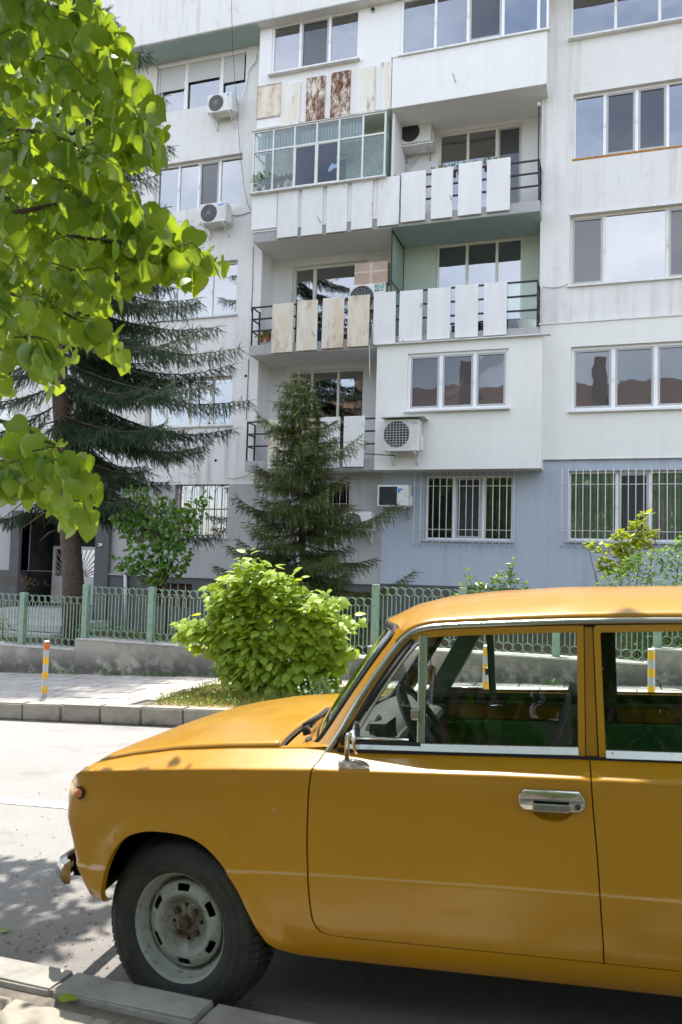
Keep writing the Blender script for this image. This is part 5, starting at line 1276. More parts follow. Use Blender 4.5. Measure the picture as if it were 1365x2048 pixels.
for yy in (-.36, .36):
    def back(u, v, yy=yy):
        b_ = .04*math.sin(PI*u); return (1.24+.16*v-.05*b_*10*.3, yy-.24+.48*u, .48+.47*v-.03*(2*u-1)**4)
    sb = grid(12, 12, back, 'front_seat', M_SEAT); s2 = sb.modifiers.new('thick', 'SOLIDIFY'); s2.thickness = .10
    bx('seat_cushion', M_SEAT, sb, .82, 1.28, yy-.25, yy+.25, .36, .52, .05, mw=CARM)
bx('rear_seat', M_SEAT, car, 1.85, 2.4, -.62, .62, .36, .56, .05, mw=CARM); bx('rear_seat_back', M_SEAT, car, 2.25, 2.45, -.62, .62, .57, .90, .05, mw=CARM)
c = cu(862, 1280, -.08); m = MB(); m.box(c[0]-.02, c[0]+.0, c[1]-.10, c[1]+.10, c[2]-.025, c[2]+.03); m.tube([(c[0]-.01, c[1], c[2]+.02), (c[0]-.06, c[1], c[2]+.09)], .008, 6); m.build('rear_view_mirror', M_DKPLA, car, mw=CARM, bevel=.01)
c = cu(861.5, 1300, -.10); ch = thing('hanging_charm', 'small bell shaped brown charm hanging from the rear view mirror', 'charm', (CARM @ Vector(c)))
m = MB(); c2 = cu(860, 1332, -.10); m.tube([tuple(CARM @ Vector(c))] + [tuple(CARM @ Vector((c[0], c[1], c2[2])))], .002, 5); m.build('cord', M_CORD, ch)
m = MB(); m.lathe([(.0001, .055), (.008, .054), (.016, .045), (.018, .03), (.015, .022), (.018, .014), (.022, -.014), (.0235, -.022), (.0001, -.022)], 16, CARM @ T(c[0], c[1], c2[2]-.05)); m.build('bell', M_CHARM, ch, True)
# ---- rear window, boot, tail (beyond the picture's edge)
def rwin(u, v):
    s_ = 2*u-1; y0, z0 = rail_at(2.40); x = 2.78+(2.42-2.78)*v+.06*(1-s_*s_); return (x, s_*(.62+(.56-.62)*v), .90+(1.30-.90)*v+.004*(1-s_*s_))
grid(16, 10, rwin, 'rear_window', M_GLASSC)
def boot(u, v):
    s_ = 2*u-1; x = 2.72+(3.38-2.72)*v; return (x, s_*.70, .872+.02*(1-s_*s_)-.03*v*v+(.0 if abs(s_) < .97 else -.004))
grid(20, 14, boot, 'boot_lid', M_PAINT)
def tailp(u, v):
    s_ = 2*u-1; z = .36+(.85-.36)*v; return (3.36+.07*math.sin(PI*min(1, v*1.05))*1.0+.01, s_*.70, z)
grid(12, 10, tailp, 'tail_panel', M_PAINT)
for sy in (-1, 1): bx('tail_lamp', M_REDL, car, 3.42, 3.46, min(sy*.45, sy*.66), max(sy*.45, sy*.66), .58, .70, .01, mw=CARM)
# ---- nose panel, grille, lamps
def nosep(u, v):
    s_ = 2*u-1; z = .34+(.782-.34)*v; xe = float(np.interp(z, NOSE[::-1, 1], NOSE[::-1, 0])); y = float(S(xe, z)[0])-.006
    return (xe-.035*(1-abs(s_)**5)+.004+.045*max(0, (v-.90)/.10)**2, s_*y, z)
grid(30, 16, nosep, 'nose_panel', M_PAINT)
for i in range(9): bx('grille_bar', M_ALU, car, -.492, -.482, -.40, .40, .585+.016*i, .591+.016*i, mw=CARM)
bx('grille_opening', M_BLK, car, -.482, -.470, -.42, .42, .575, .735, mw=CARM)
for sy in (-1, 1):
    m = MB(); m.lathe([(.098, 0), (.098, .03), (.085, .034)], 24, T(-.465, sy*.53, .655) @ Matrix.Rotation(-PI/2, 4, 'Y')); hl = m.build('headlamp', M_CHROME, car, True, CARM, auto=40)
    m = MB(); m.lathe([(.0001, .045), (.04, .042), (.085, .030)], 24, T(-.465, sy*.53, .655) @ Matrix.Rotation(-PI/2, 4, 'Y')); m.build('lens', M_LAMP, hl, True, CARM)
lx, lz = near_pt(162, 1585)
LMM = T(lx, -float(S(lx, lz)[0])+.006, lz) @ Matrix.Rotation(PI/2, 4, 'X') @ Matrix.Rotation(math.radians(-16), 4, 'Y')
m = MB(); m.lathe([(.0001, .004), (.021, .006), (.022, .012), (.018, .015), (.017, .012)], 20, LMM); il = m.build('side_indicator', M_RUBBER, car, True, CARM, auto=50)
m = MB(); m.lathe([(.017, .010), (.0165, .018), (.012, .023), (.006, .025), (.0001, .0255)], 20, LMM); m.build('lens', M_AMBER, il, True, CARM)
# bumper: the near end wraps round the wing
def bsec(p, d, nrm, sc=1.0):
    return [(p[0]+nrm[0]*a, p[1]+nrm[1]*a, p[2]+b_*sc) for a, b_ in ((.0, -.040), (.022, -.036), (.034, -.015), (.036, .008), (.026, .030), (.0, .040))]
path = [(-.445, -.700), (-.470, -.685), (-.500, -.64), (-.515, -.55), (-.525, -.3), (-.528, 0), (-.525, .3), (-.515, .55), (-.500, .64), (-.470, .685), (-.445, .700)]
m = MB(); vs = []
for i, p in enumerate(path):
    a, b_ = path[max(0, i-1)], path[min(len(path)-1, i+1)]; d = np.array([b_[0]-a[0], b_[1]-a[1]]); d /= np.linalg.norm(d); nrm = (-d[1] if False else (d[1]*-1), d[0]); nrm = (d[1]*-1, d[0]); nrm = (-abs(nrm[0]) if abs(nrm[0]) > .05 else nrm[0], nrm[1] if p[1] > 0 else -abs(nrm[1]))
    vs += bsec((p[0], p[1], .425), d, nrm)
m.add(vs, [(i*6+j, i*6+j+1, (i+1)*6+j+1, (i+1)*6+j) for i in range(len(path)-1) for j in range(5)]+[(0, 1, 2, 3, 4, 5), tuple(len(vs)-6+q for q in (5, 4, 3, 2, 1, 0))]); bp_ = m.build('front_bumper', M_CHROME, car, True, CARM, auto=40)
m = MB(); m.tube([(-.512, -.672, .412)]+[(x-.036, y*.985, .412) for x, y in path[2:-2]]+[(-.512, .672, .412)], .011, 6); m.build('bumper_rubber', M_RUBBER, bp_, True, CARM)
m = MB(); m.box(-.46, -.42, -.66, -.60, .40, .45); m.build('bumper_bracket', M_BLK, bp_, mw=CARM)
path2 = [(3.42, -.71), (3.50, -.66), (3.53, 0), (3.50, .66), (3.42, .71)]; m = MB(); m.tube([(x, y, .45) for x, y in path2], .04, 8); m.build('rear_bumper', M_CHROME, car, True, CARM)
# ---- wheels
def wheel(x, y, sy, steer, spin):
    mw_ = CARM @ T(x, y, .29+(CRO*1.44 if sy < 0 else 0)) @ Matrix.Rotation(steer, 4, 'Z') @ Matrix.Rotation(PI/2*sy, 4, 'X') @ Matrix.Rotation(spin, 4, 'Z')    # local z outward
    m = MB(); R0 = .296
    prof = [(.170, -.085), (.172, .018), (.180, .027), (.200, .036), (.228, .040), (.252, .036), (.270, .026), (.281, .012), (.288, -.002), (.2915, -.008), (.2925, -.016), (.2935, -.02), (.2935, -.125), (.288, -.140), (.250, -.165), (.180, -.155), (.170, -.085)]
    m.lathe(prof, 56); ty = m.build('tyre', M_TYRE, car, True, mw_, auto=50)
    tb = MB()
    for i in range(60):
        a = 2*PI*i/60
        for h0, h1, w_, sh in ((-.018, -.058, .010, .0), (-.064, -.098, .010, .05), (-.10, -.126, .010, .02)):
            ca, sa = math.cos(a+sh), math.sin(a+sh); t_ = (-sa, ca); vs = []
            for rr in (.292, .2985):
                for q, h in ((-w_, h0), (w_, h0), (w_*1.15, h1), (-w_*.8, h1)): vs.append((ca*rr+t_[0]*q, sa*rr+t_[1]*q, h))
            tb.add(vs, [(4, 5, 6, 7), (0, 1, 5, 4), (1, 2, 6, 5), (2, 3, 7, 6), (3, 0, 4, 7)])
    for i in range(72):                    # shoulder sipes
        a = 2*PI*i/72; ca, sa = math.cos(a), math.sin(a); t_ = (-sa, ca); vs = [(ca*r_+t_[0]*q, sa*r_+t_[1]*q, h) for r_, h in ((.276, .0235), (.2955, -.004)) for q in (-.0085, .0085)]+[(ca*r_+t_[0]*q, sa*r_+t_[1]*q, h) for r_, h in ((.272, .016), (.289, -.012)) for q in (-.0085, .0085)]
        tb.add(vs, [(0, 1, 3, 2), (0, 4, 5, 1), (0, 2, 6, 4), (1, 5, 7, 3), (2, 3, 7, 6)])
    tb.build('tread', M_TYRE, ty, mw=mw_)
    for rr, hh in ((.243, .0385), (.212, .0385)): m = MB(); m.lathe([(rr-.002, hh-.001), (rr, hh+.0016), (rr+.002, hh-.0015)], 56); m.build('sidewall_ridge', M_TYRE, ty, True, mw_)
    for i_, (wd_, a0) in enumerate((('RADIAL', .55), ('165', 3.6), ('13', 4.2))):
        for q, chh in enumerate(wd_):
            a = a0-q*.085; text(chh, .026, M_TYRE, ty, mw_ @ Matrix.Rotation(a, 4, 'Z') @ T(.226, 0, .0402) @ Matrix.Rotation(-PI/2, 4, 'Z'), 'lettering', .001)
    m = MB(); m.lathe([(.166, -.09), (.166, -.004), (.170, .016), (.176, .023), (.1815, .020), (.1825, .012), (.178, .008)], 56); m.lathe([(.178, .018), (.172, .012), (.1655, -.002), (.1615, -.020), (.156, -.026), (.150, -.030), (.146, -.034), (.142, -.120)], 56)
    rim = m.build('rim', M_WHEEL, car, True, mw_, auto=60)
    zprof = lambda r: np.interp(r, [0, .035, .045, .062, .075, .090, .105, .120, .135, .147, .1495], [-.030, -.030, -.034, -.036, -.028, -.010, -.004, -.006, -.014, -.028, -.040])
    outer = [(.1495*math.cos(t), .1495*math.sin(t)) for t in np.linspace(0, 2*PI, 73)[:-1]]; hs = []
    for q in range(6):
        a = 2*PI*q/6+.18; hw = .20
        hs.append([((.121+.012*c2)*math.cos(a+hw*c1), (.121+.012*c2)*math.sin(a+hw*c1)) for s_, c1, c2 in ((1, -1, -.6), (1, -.85, -1), (1, -.4, -1), (1, 0, -1), (1, .4, -1), (1, .85, -1), (1, 1, -.6), (1, 1, .6), (1, .85, 1), (1, .4, 1), (1, 0, 1), (1, -.4, 1), (1, -.85, 1), (1, -1, .6))])
    inn = [(r*math.cos(t), r*math.sin(t)) for r in (.012, .03, .040, .046, .054, .062, .068, .075, .082, .09, .098, .106, .136, .142, .1465) for t in np.linspace(0, 2*PI, max(8, int(r*360))+1)[:-1]]
    V2, F2 = cdt(outer, hs, inn, 1.0); r = np.hypot(V2[:, 0], V2[:, 1]); V = np.stack([V2[:, 0], V2[:, 1], zprof(r)], 1)
    A = V2[F2]; ar = (A[:, 1, 0]-A[:, 0, 0])*(A[:, 2, 1]-A[:, 0, 1])-(A[:, 2, 0]-A[:, 0, 0])*(A[:, 1, 1]-A[:, 0, 1]); F2 = np.where((ar > 0)[:, None], F2, F2[:, ::-1])
    me = np_mesh('disc', V, F2, True); me.materials.append(M_WHEEL); dk = link('wheel_disc', me, None, rim, mw_); s_ = dk.modifiers.new('t', 'SOLIDIFY'); s_.thickness = .004; s_.offset = -1
    m = MB(); m.lathe([(.0001, -.004), (.016, -.004), (.019, -.007), (.0195, -.03), (.025, -.033)], 20); m.build('hub_cap', M_GREASE, rim, True, mw_, auto=40)
    for q in range(4):
        a = 2*PI*q/4+.5; m = MB(); m.lathe([(.0001, -.016), (.008, -.017), (.0095, -.020), (.0095, -.036)], 6, T(.049*math.cos(a), .049*math.sin(a), 0)); m.build('wheel_bolt', M_GREASE, rim, True, mw_, auto=40)
        a += PI/4; m = MB(); m.lathe([(.0001, -.0335), (.006, -.0335)], 10, T(.055*math.cos(a), .055*math.sin(a), 0)); m.build('disc_hole', M_BLK, rim, False, mw_)
    m = MB(); m.lathe([(.0001, -.075), (.125, -.075), (.125, -.12)], 32); m.build('brake_drum', M_BLK, rim, True, mw_, auto=40)
wheel(0, -.715, 1, math.radians(-7), .35); wheel(0, .715, -1, math.radians(-7), .9); wheel(2.424, -.705, 1, 0, .2); wheel(2.424, .705, -1, 0, .1)
# ---- handle, mirror, wiper, stickers
def handle(sy):
    HM = CARM if sy < 0 else MIR
    y0 = -float(S(hx0, hz0)[0]); hl_, hh = .098, .031; cz_ = near_pt(1104, 1600)[1]
    out = [(-hl_, 0), (-hl_+.006, -.020), (-hl_+.018, -hh), (hl_-.018, -hh), (hl_-.006, -.022), (hl_, 0), (hl_-.008, hh-.010), (hl_-.018, hh), (-hl_+.018, hh), (-hl_+.008, hh-.010)]
    m = MB(); n = len(out); lay = [(1.0, 0), (1.0, -.006), (.93, -.014), (.80, -.017)]; vs = []
    for k_, d in lay:
        for x, z in out: vs.append((hx0+x*(k_ if abs(x) < hl_*.7 else 1-(1-k_)*.35), y0+d+.003, cz_+z*k_))
    fs = [(i*n+j, i*n+(j+1) % n, (i+1)*n+(j+1) % n, (i+1)*n+j) for i in range(3) for j in range(n)]+[tuple(3*n+j for j in range(n))]
    m.add(vs, fs); h = m.build('door_handle', M_CHROME, car, True, HM, auto=35)
    bx('handle_flap', M_ALU, h, hx0-.055, hx0+.052, y0-.024, y0-.0145, cz_-.030, cz_-.006, .004, mw=HM)
    bx('handle_slot', M_BLK, h, hx0-.052, hx0+.050, y0-.0185, y0-.014, cz_-.006, cz_-.002, mw=HM)
    m = MB(); m.lathe([(.0001, .0205), (.007, .020), (.0095, .0165)], 14, T(hx0+.074, y0+.003, cz_-.014) @ Matrix.Rotation(PI/2, 4, 'X')); m.build('lock', M_GREASE, h, True, HM)
    # finger recess below the handle
    nn = 16; m = MB(); vs = []; ks = ((1.0, 0.0), (.97, .006), (.88, .014), (.65, .020), (.3, .022), (0.0, .022))
    for k_, d in ks:
        for i in range(nn+1):
            a = PI+PI*i/nn; x = hx0+.060*k_*math.cos(a); z = cz_-.026+.036*k_*math.sin(a); vs.append((x, -float(S(x, z)[0])+d, z))
    m.add(vs, [(r_*(nn+1)+i, r_*(nn+1)+i+1, (r_+1)*(nn+1)+i+1, (r_+1)*(nn+1)+i) for r_ in range(len(ks)-1) for i in range(nn)]); m.build('handle_recess', M_PAINT, h, True, HM)
handle(-1); handle(1)
mx_, mz_ = .632, .856; my_ = -.770
c0 = cu(702, 1527, -.76); 
m = MB(); ex = [(math.cos(t)*.052*(1.25 if math.cos(t) > 0 else .8), math.sin(t)*.020) for t in np.linspace(0, 2*PI, 25)[:-1]]; vs = []
for k_, h in ((1, 0), (.97, .006), (.6, .011), (.25, .022), (.2, .024)):
    for x, z in ex: vs.append((c0[0]+x*k_-(1-k_)*.012, c0[1]-.006-h*.45, c0[2]+z*k_+h*.75-.006))
n = 24; m.add(vs, [(i*n+j, i*n+(j+1) % n, (i+1)*n+(j+1) % n, (i+1)*n+j) for i in range(4) for j in range(n)]+[tuple(4*n+j for j in range(n))]); mb_ = m.build('side_mirror', M_CHROME, car, True, CARM, auto=60)
s0 = cu(694, 1519, -.79); s1 = cu(695.5, 1476, -.795); s2 = cu(698, 1469, -.80); s3 = cu(708, 1466, -.81)
m = MB(); m.tube([tuple(s0), tuple(s1), tuple(s2), tuple(s3)], [.008, .0075, .009, .007], 10); m.build('mirror_stalk', M_CHROME, mb_, True, CARM)
mc = cu(713, 1474, -.815); MMX = CARM @ T(*mc) @ Matrix.Rotation(math.radians(7), 4, 'Z') @ Matrix.Rotation(PI/2, 4, 'Y')
m = MB(); pr_ = [(.0001, -.012), (.030, -.010), (.048, -.004), (.051, .001), (.048, .004)]; vs = []; n = 28
for r_, h in pr_:
    for q in range(n): a = 2*PI*q/n; vs.append((r_*math.cos(a)*.98, r_*1.25*math.sin(a), h))
m.add(vs, [(i*n+j, i*n+(j+1) % n, (i+1)*n+(j+1) % n, (i+1)*n+j) for i in range(len(pr_)-1) for j in range(n)]); m.build('mirror_head', M_CHROME, mb_, True, MMX, auto=60)
m = MB(); m.add([(.047*math.cos(2*PI*q/n), .0588*math.sin(2*PI*q/n), .0045) for q in range(n)], [tuple(range(n))]); m.build('mirror_glass', M_CHROME, mb_, False, MMX)
w0 = cu(610, 1452, -.50); w1 = cu(640, 1432, -.42); w2 = cu(655, 1418, -.36)
m = MB(); m.tube([tuple(w0), tuple(w1), tuple(w2)], [.012, .010, .007], 8); m.tube([tuple(w0), (w0[0]+.01, w0[1], w0[2]-.03)], .016, 8); wp = m.build('wiper', M_RUBBER, car, True, CARM)
m = MB(); a = ws(.22, .10, 1, .02); b_ = ws(.52, .16, 1, .02); m.tube([tuple(a), tuple(ws(.37, .12, 1, .022)), tuple(b_)], .006, 6); m.build('wiper_blade', M_RUBBER, wp, True, CARM)
def sticker(u, v, w_, h_, mat):
    p = np.array(ws(u, v, 1, -.010)); pu = np.array(ws(u+.02, v, 1, -.010))-p; pv = np.array(ws(u, v+.03, 1, -.010))-p; pu /= np.linalg.norm(pu); pv /= np.linalg.norm(pv)
    m = MB(); m.quad(tuple(p), tuple(p+pu*w_), tuple(p+pu*w_+pv*h_), tuple(p+pv*h_)); m.build('windscreen_sticker', mat, car, mw=CARM)
sticker(.10, .14, .05, .05, M_YSTICK); sticker(.14, .36, .06, .06, M_STICK)
# ================================================================== things fixed to or standing on the block
def ac_unit(px, Yf, label, depth=.30, fan=(.38, .5, .40), square=False, dark=False, brackets=True, logo=None, mat=None, wall=None):
    """outdoor air conditioner; px = (left, right, top, bottom) of its front face"""
    X0, X1, Z0, Z1 = rect(*px, Yf); W_, H_ = X1-X0, Z1-Z0; mat = mat or M_WHSTEEL
    t = thing('air_conditioner', label, 'air conditioner', ((X0+X1)/2, Yf+depth/2, Z0), 'outdoor air conditioner units on the facade')
    bx('casing', mat, t, X0, X1, Yf, Yf+depth, Z0, Z1, .018)
    cx, cz_, r = X0+W_*fan[0], Z0+H_*fan[1], H_*fan[2]
    fm = T(cx, Yf-.001, cz_) @ Matrix.Rotation(PI/2, 4, 'X')
    if square:
        s_ = r*1.06; m = MB(); m.box(cx-s_, cx+s_, Yf-.006, Yf-.001, cz_-s_, cz_+s_); m.build('fan_panel', mat if not dark else M_FAN, t, bevel=.004)
    m = MB(); m.lathe([(.0001, .008), (r*.97, .008), (r, .011), (r*1.03, .007), (r*1.04, .0)], 28, fm); m.build('fan_opening', M_FAN, t, True, auto=40)
    m = MB()
    for q in range(5):
        a = 2*PI*q/5; vs = [fm @ Vector((rr*math.cos(a+d_), rr*math.sin(a+d_), .0095+h)) for rr, d_, h in ((r*.2, -.3, 0), (r*.88, -.15, .0), (r*.88, .55, .004), (r*.2, .5, .004))]; m.add(vs, [(0, 1, 2, 3)])
    m.build('fan_blade_set', M_DKPLA, t)
    g_ = MB()
    if square:
        n = 11
        for i in range(n):
            z = cz_-r+2*r*i/(n-1); g_.box(cx-r, cx+r, Yf-.022, Yf-.019, z-.003, z+.003)
        for i in range(9):
            x = cx-r+2*r*i/8; g_.box(x-.003, x+.003, Yf-.0188, Yf-.016, cz_-r, cz_+r)
    else:
        for q in range(5): rr = r*(.25+.18*q); g_.lathe([(rr-.003, .018), (rr, .021), (rr+.003, .018)], 24, fm)
        for q in range(8): a = PI*q/8; d_ = Vector((math.cos(a)*r, math.sin(a)*r, .017)); g_.tube([fm @ d_, fm @ Vector((-d_.x, -d_.y, .017))], .003, 4)
    g_.build('fan_grille', M_DKPLA if dark else M_WHSTEEL if square else M_SCRF, t, kind='stuff')
    m = MB()
    for i in range(6): z = Z0+H_*(.2+.11*i); m.box(X0+W_*.80, X0+W_*.97, Yf-.003, Yf-.0005, z, z+.006)
    m.build('vent_slots', M_SCRF, t, kind='stuff')
    bx('valve_cover', mat, t, X1+.001, X1+.045, Yf+depth*.45, Yf+depth*.95, Z0+.03, Z0+H_*.5, .015)
    if brackets:
        wy = wall or YM
        for x in (X0+W_*.15, X1-W_*.12):
            m = MB(); m.box(x-.018, x+.018, Yf+.02, wy, Z0-.035, Z0-.002); m.box(x-.016, x+.016, wy-.03, wy-.001, Z0-.26, Z0-.036); m.tube([(x, Yf+.05, Z0-.03), (x, wy-.02, Z0-.25)], .012, 5); m.build('bracket', M_WHSTEEL if not dark else M_STEEL, t)
    return t, X0, X1, Z0, Z1
def tri_mark(t, x, z, s_, Y, mat):
    m = MB(); m.add([(x, Y, z), (x+s_, Y, z+s_), (x, Y, z+s_)], [(0, 1, 2)]); m.build('emblem', mat, t)
a = ac_unit((415, 464, 191, 227), YM-.40, 'white air conditioner under the half closed roller shutter', fan=(.36, .5, .42)); tri_mark(a[0], a[2]-.13, a[4]-.11, .07, YM-.402, M_BLUET)
a = ac_unit((399, 452, 409, 448), YM-.40, 'white air conditioner below the window of the left flat, fed by a thin cable', fan=(.36, .5, .43)); m = MB(); m.add([(a[2]-.22, YM-.402, a[4]-.10), (a[2]-.05, YM-.402, a[4]-.07), (a[2]-.04, YM-.402, a[4]-.04), (a[2]-.21, YM-.402, a[4]-.07)], [(0, 1, 2, 3)]); m.build('emblem', M_BLUET, a[0])
a = ac_unit((797, 862, 246, 290), YB-.45, 'cream air conditioner hung beside the flowered balcony with red emblem', fan=(.36, .5, .42), dark=True, wall=YB)
for k_ in range(3):
    an = PI/2+2*PI*k_/3; m = MB(); c = Vector((a[2]-.12, YB-.453, a[4]-.10)); d1 = Vector((math.cos(an), 0, math.sin(an)))*.035; d2 = Vector((math.cos(an+.55), 0, math.sin(an+.55)))*.022; d3 = Vector((math.cos(an-.55), 0, math.sin(an-.55)))*.022
    m.add([c, c+d2, c+d1, c+d3], [(0, 1, 2, 3)]); m.build('emblem', M_REDT, a[0])
b = MB(); b.box(a[1]-.03, a[2]+.06, YB-.48, YB-.05, a[3]-.07, a[3]-.04); b.build('drip_tray', M_LEDGE, a[0])
b = MB(); p = on_y(830, 300, YB-.1); b.tube([(p[0], YB-.1, p[2]), (p[0]+.05, YB-.1, p[2]-.2), (p[0]-.25, YB-.1, p[2]-.5), (p[0]-.3, YB-.1, p[2]-.7)], .02, 6); b.build('pipe', M_STEEL, a[0], True)
a = ac_unit((699, 771, 571, 626), YF+.16, 'white air conditioner standing on the rusty panel balcony under a carton', fan=(.34, .50, .44), brackets=False)
bx('stand', M_STEEL, a[0], a[1]+.05, a[2]-.05, YF+.2, YF+.4, SZ[3]+ST, a[3]-.001)
x0 = a[1]+(a[2]-a[1])*.70; bx('label_plate', M_GRNT, a[0], x0, x0+.225, YF+.1545, YF+.159, a[4]-.085, a[4]-.02); text('TOSHIBA', .052, M_WHT, a[0], T(x0+.006, YF+.153, a[4]-.07) @ FRONT, bold=.0015)
text('TOP-CLIMA', .044, M_TURQ, a[0], T(x0+.002, YF+.158, a[4]-.135) @ FRONT, bold=.003); text('052 806 690', .040, M_BLKT, a[0], T(x0+.004, YF+.158, a[4]-.185) @ FRONT, bold=.003)
q = rect(709.5, 776, 528, 569, YF+.2); cb_ = thing('cardboard_box', 'flat brown carton with crossed tape standing on an air conditioner', 'box', ((q[0]+q[1])/2, YF+.28, a[4]))
bx('carton', M_CARD, cb_, q[0], q[1], YF+.2, YF+.42, a[4]+.003, q[3], .006); bx('tape', M_TAPE, cb_, q[0], q[1], YF+.197, YF+.1995, (a[4]+q[3])/2+.02, (a[4]+q[3])/2+.06); bx('tape', M_TAPE, cb_, (q[0]+q[1])/2-.03, (q[0]+q[1])/2+.03, YF+.1955, YF+.197, a[4]+.003, q[3])
a = ac_unit((769, 838, 839, 903), YF-.05-.40, 'white air conditioner under its own small sheet roof on the rendered box', fan=(.36, .53, .40), square=True, wall=YF-.05); text('DAIKIN', .045, M_BLUET, a[0], T(a[1]+.60, YF-.453, a[4]-.11) @ FRONT)
b = MB(); b.box(a[1]-.06, a[2]+.12, YF-.56, YF-.055, a[4]+.02, a[4]+.035); b.build('roof_sheet', M_STEEL, a[0])
b = MB(); b.tube([(a[1]-.5, YF-.16, a[3]-.0), (a[1]+.25, YF-.42, a[3]-.09)], .012, 6); b.build('hose', M_BLACK, a[0], True)
a = ac_unit((755, 817, 970, 1013), YM-.42, 'white air conditioner on the blue wall with a dark square grille and blue emblem', fan=(.35, .5, .40), square=True, dark=True); tri_mark(a[0], a[2]-.24, a[4]-.20, .12, YM-.423, M_BLUET)
ac_unit((687, 742, 1023, 1062), YM-.42, 'white air conditioner half hidden behind the small spruce', fan=(.36, .5, .42))

# ---- flower pots and balcony things
def leaves_quick(mb, c, n, r, s, rnd, up=.3):
    for _ in range(n):
        a = rnd.uniform(0, 2*PI); e = rnd.uniform(.1, 1.2); d = Vector((math.cos(a)*math.cos(e), math.sin(a)*math.cos(e), math.sin(e)+up)).normalized(); p = Vector(c)+d*rnd.uniform(.15, 1)*r
        t1 = d.cross(Vector((rnd.uniform(-1, 1), rnd.uniform(-1, 1), rnd.uniform(-1, 1)))).normalized(); q = p+d*s
        mb.add([p, (p+q)/2+t1*s*.32, q, (p+q)/2-t1*s*.32], [(0, 1, 2, 3)])
def pot(px, py, Y, r, h, label, potmat, leafmat, n, lr, ls, flower=None, seed=1, grp='flower pots on the balconies'):
    rnd = random.Random(seed); p = on_y(px, py, Y); t = thing('flower_pot', label, 'flower pot', (p[0], Y, p[2]), grp)
    m = MB(); m.lathe([(.0001, 0), (r*.72, 0), (r*.95, h*.8), (r*1.05, h*.82), (r*1.05, h), (r*.9, h), (.0001, h*.9)], 16, T(p[0], Y, p[2])); m.build('pot', potmat, t, True, auto=40)
    m = MB(); leaves_quick(m, (p[0], Y, p[2]+h*.9), n, lr, ls, rnd); m.build('foliage', leafmat, t, kind='stuff')
    if flower:
        m = MB(); leaves_quick(m, (p[0], Y, p[2]+h*.95+lr*.4), 26, lr*.7, ls*.5, rnd); m.build('blossoms', flower, t, kind='stuff')
M_RED = plain('red petals', (.55, .03, .03), .6, bump=0); M_PINK = plain('pink petals', (.60, .10, .30), .6, bump=0); M_VIO = plain('violet petals', (.16, .12, .45), .6, bump=0)
yb_ = SZ[4]+ST
pot(536, 683, YF+.25, .07, .12, 'terracotta pot with dry plant at the end of the rusty panel balcony', M_TERRA, M_GRASS, 40, .14, .09, seed=3)
pot(523, 684, YF+.3, .05, .07, 'low pot with straggly yellow leaves at the end of the rusty panel balcony', M_TERRA, M_GRASS, 40, .16, .08, seed=4)
for i, (px, py, lm, fl_, lab, pm) in enumerate(((519, 381, M_CHER, None, 'white pot with a tall bushy plant behind the balcony glazing', M_WHSTEEL), (536, 378, M_CHER, None, 'dark pot with a leafy plant behind the balcony glazing', M_DKPLA), (551, 375, M_ROSE, M_VIO, 'terracotta pot with violet flowers behind the balcony glazing', M_TERRA), (563, 373, M_ROSE, M_RED, 'small terracotta pot with red flowers behind the balcony glazing', M_TERRA), (577, 370, M_ROSE, M_PINK, 'pale pot with pink flowers behind the balcony glazing', M_CREAM))):
    pot(px, py, GY+.16, .075 if i < 2 else .06, .11, lab, pm, lm, 90 if i < 2 else 40, .26 if i < 2 else .13, .10, fl_, 10+i)
for i, (px, py, lab) in enumerate(((889, 334, 'balcony box with red geraniums behind the white panels'), (938, 325, 'balcony box with spreading green leaves behind the white panels'), (992, 317, 'balcony box with green leaves beside the open rail'), (789, 354, 'balcony box with green leaves beside the glazed balcony'))):
    p = on_y(px, py+8, YF+.1); t = thing('flower_box', lab, 'flower box', (p[0], YF+.14, p[2]-.14), 'flower boxes on the white panel balcony'); bx('box', M_TERRA, t, p[0]-.25, p[0]+.25, YF+.09, YF+.21, p[2]-.14, p[2], .01)
    m = MB(); rnd = random.Random(30+i)
    for q in range(5): leaves_quick(m, (p[0]-.2+.1*q, YF+.14, p[2]-.02), 14, .13, .075, rnd)
    m.build('foliage', M_ROSE, t, kind='stuff')
    if i == 0: m = MB(); leaves_quick(m, (p[0], YF+.12, p[2]+.03), 14, .08, .045, rnd); m.build('blossoms', M_RED, t, kind='stuff')
p = on_y(640, 662, YF+.35); t = thing('bucket', 'blue plastic tub behind the rusty balcony panels', 'bucket', (p[0], YF+.35, SZ[3]+ST)); m = MB(); m.lathe([(.0001, 0), (.15, 0), (.19, .3), (.2, .31), (.18, .3), (.0001, .05)], 18, T(p[0], YF+.35, SZ[3]+ST)); m.build('tub', M_BLUEP, t, True, auto=40)
p = on_y(1055, 636, YF+.35); t = thing('wash_basin', 'round pale basin behind the clear end pane of the balcony', 'basin', (p[0], YF+.35, SZ[3]+ST)); m = MB(); m.lathe([(.0001, 0), (.16, 0), (.22, .22), (.24, .23), (.21, .22), (.0001, .05)], 20, T(p[0], YF+.35, SZ[3]+ST)); m.build('basin_bowl', M_CREAM, t, True, auto=40)

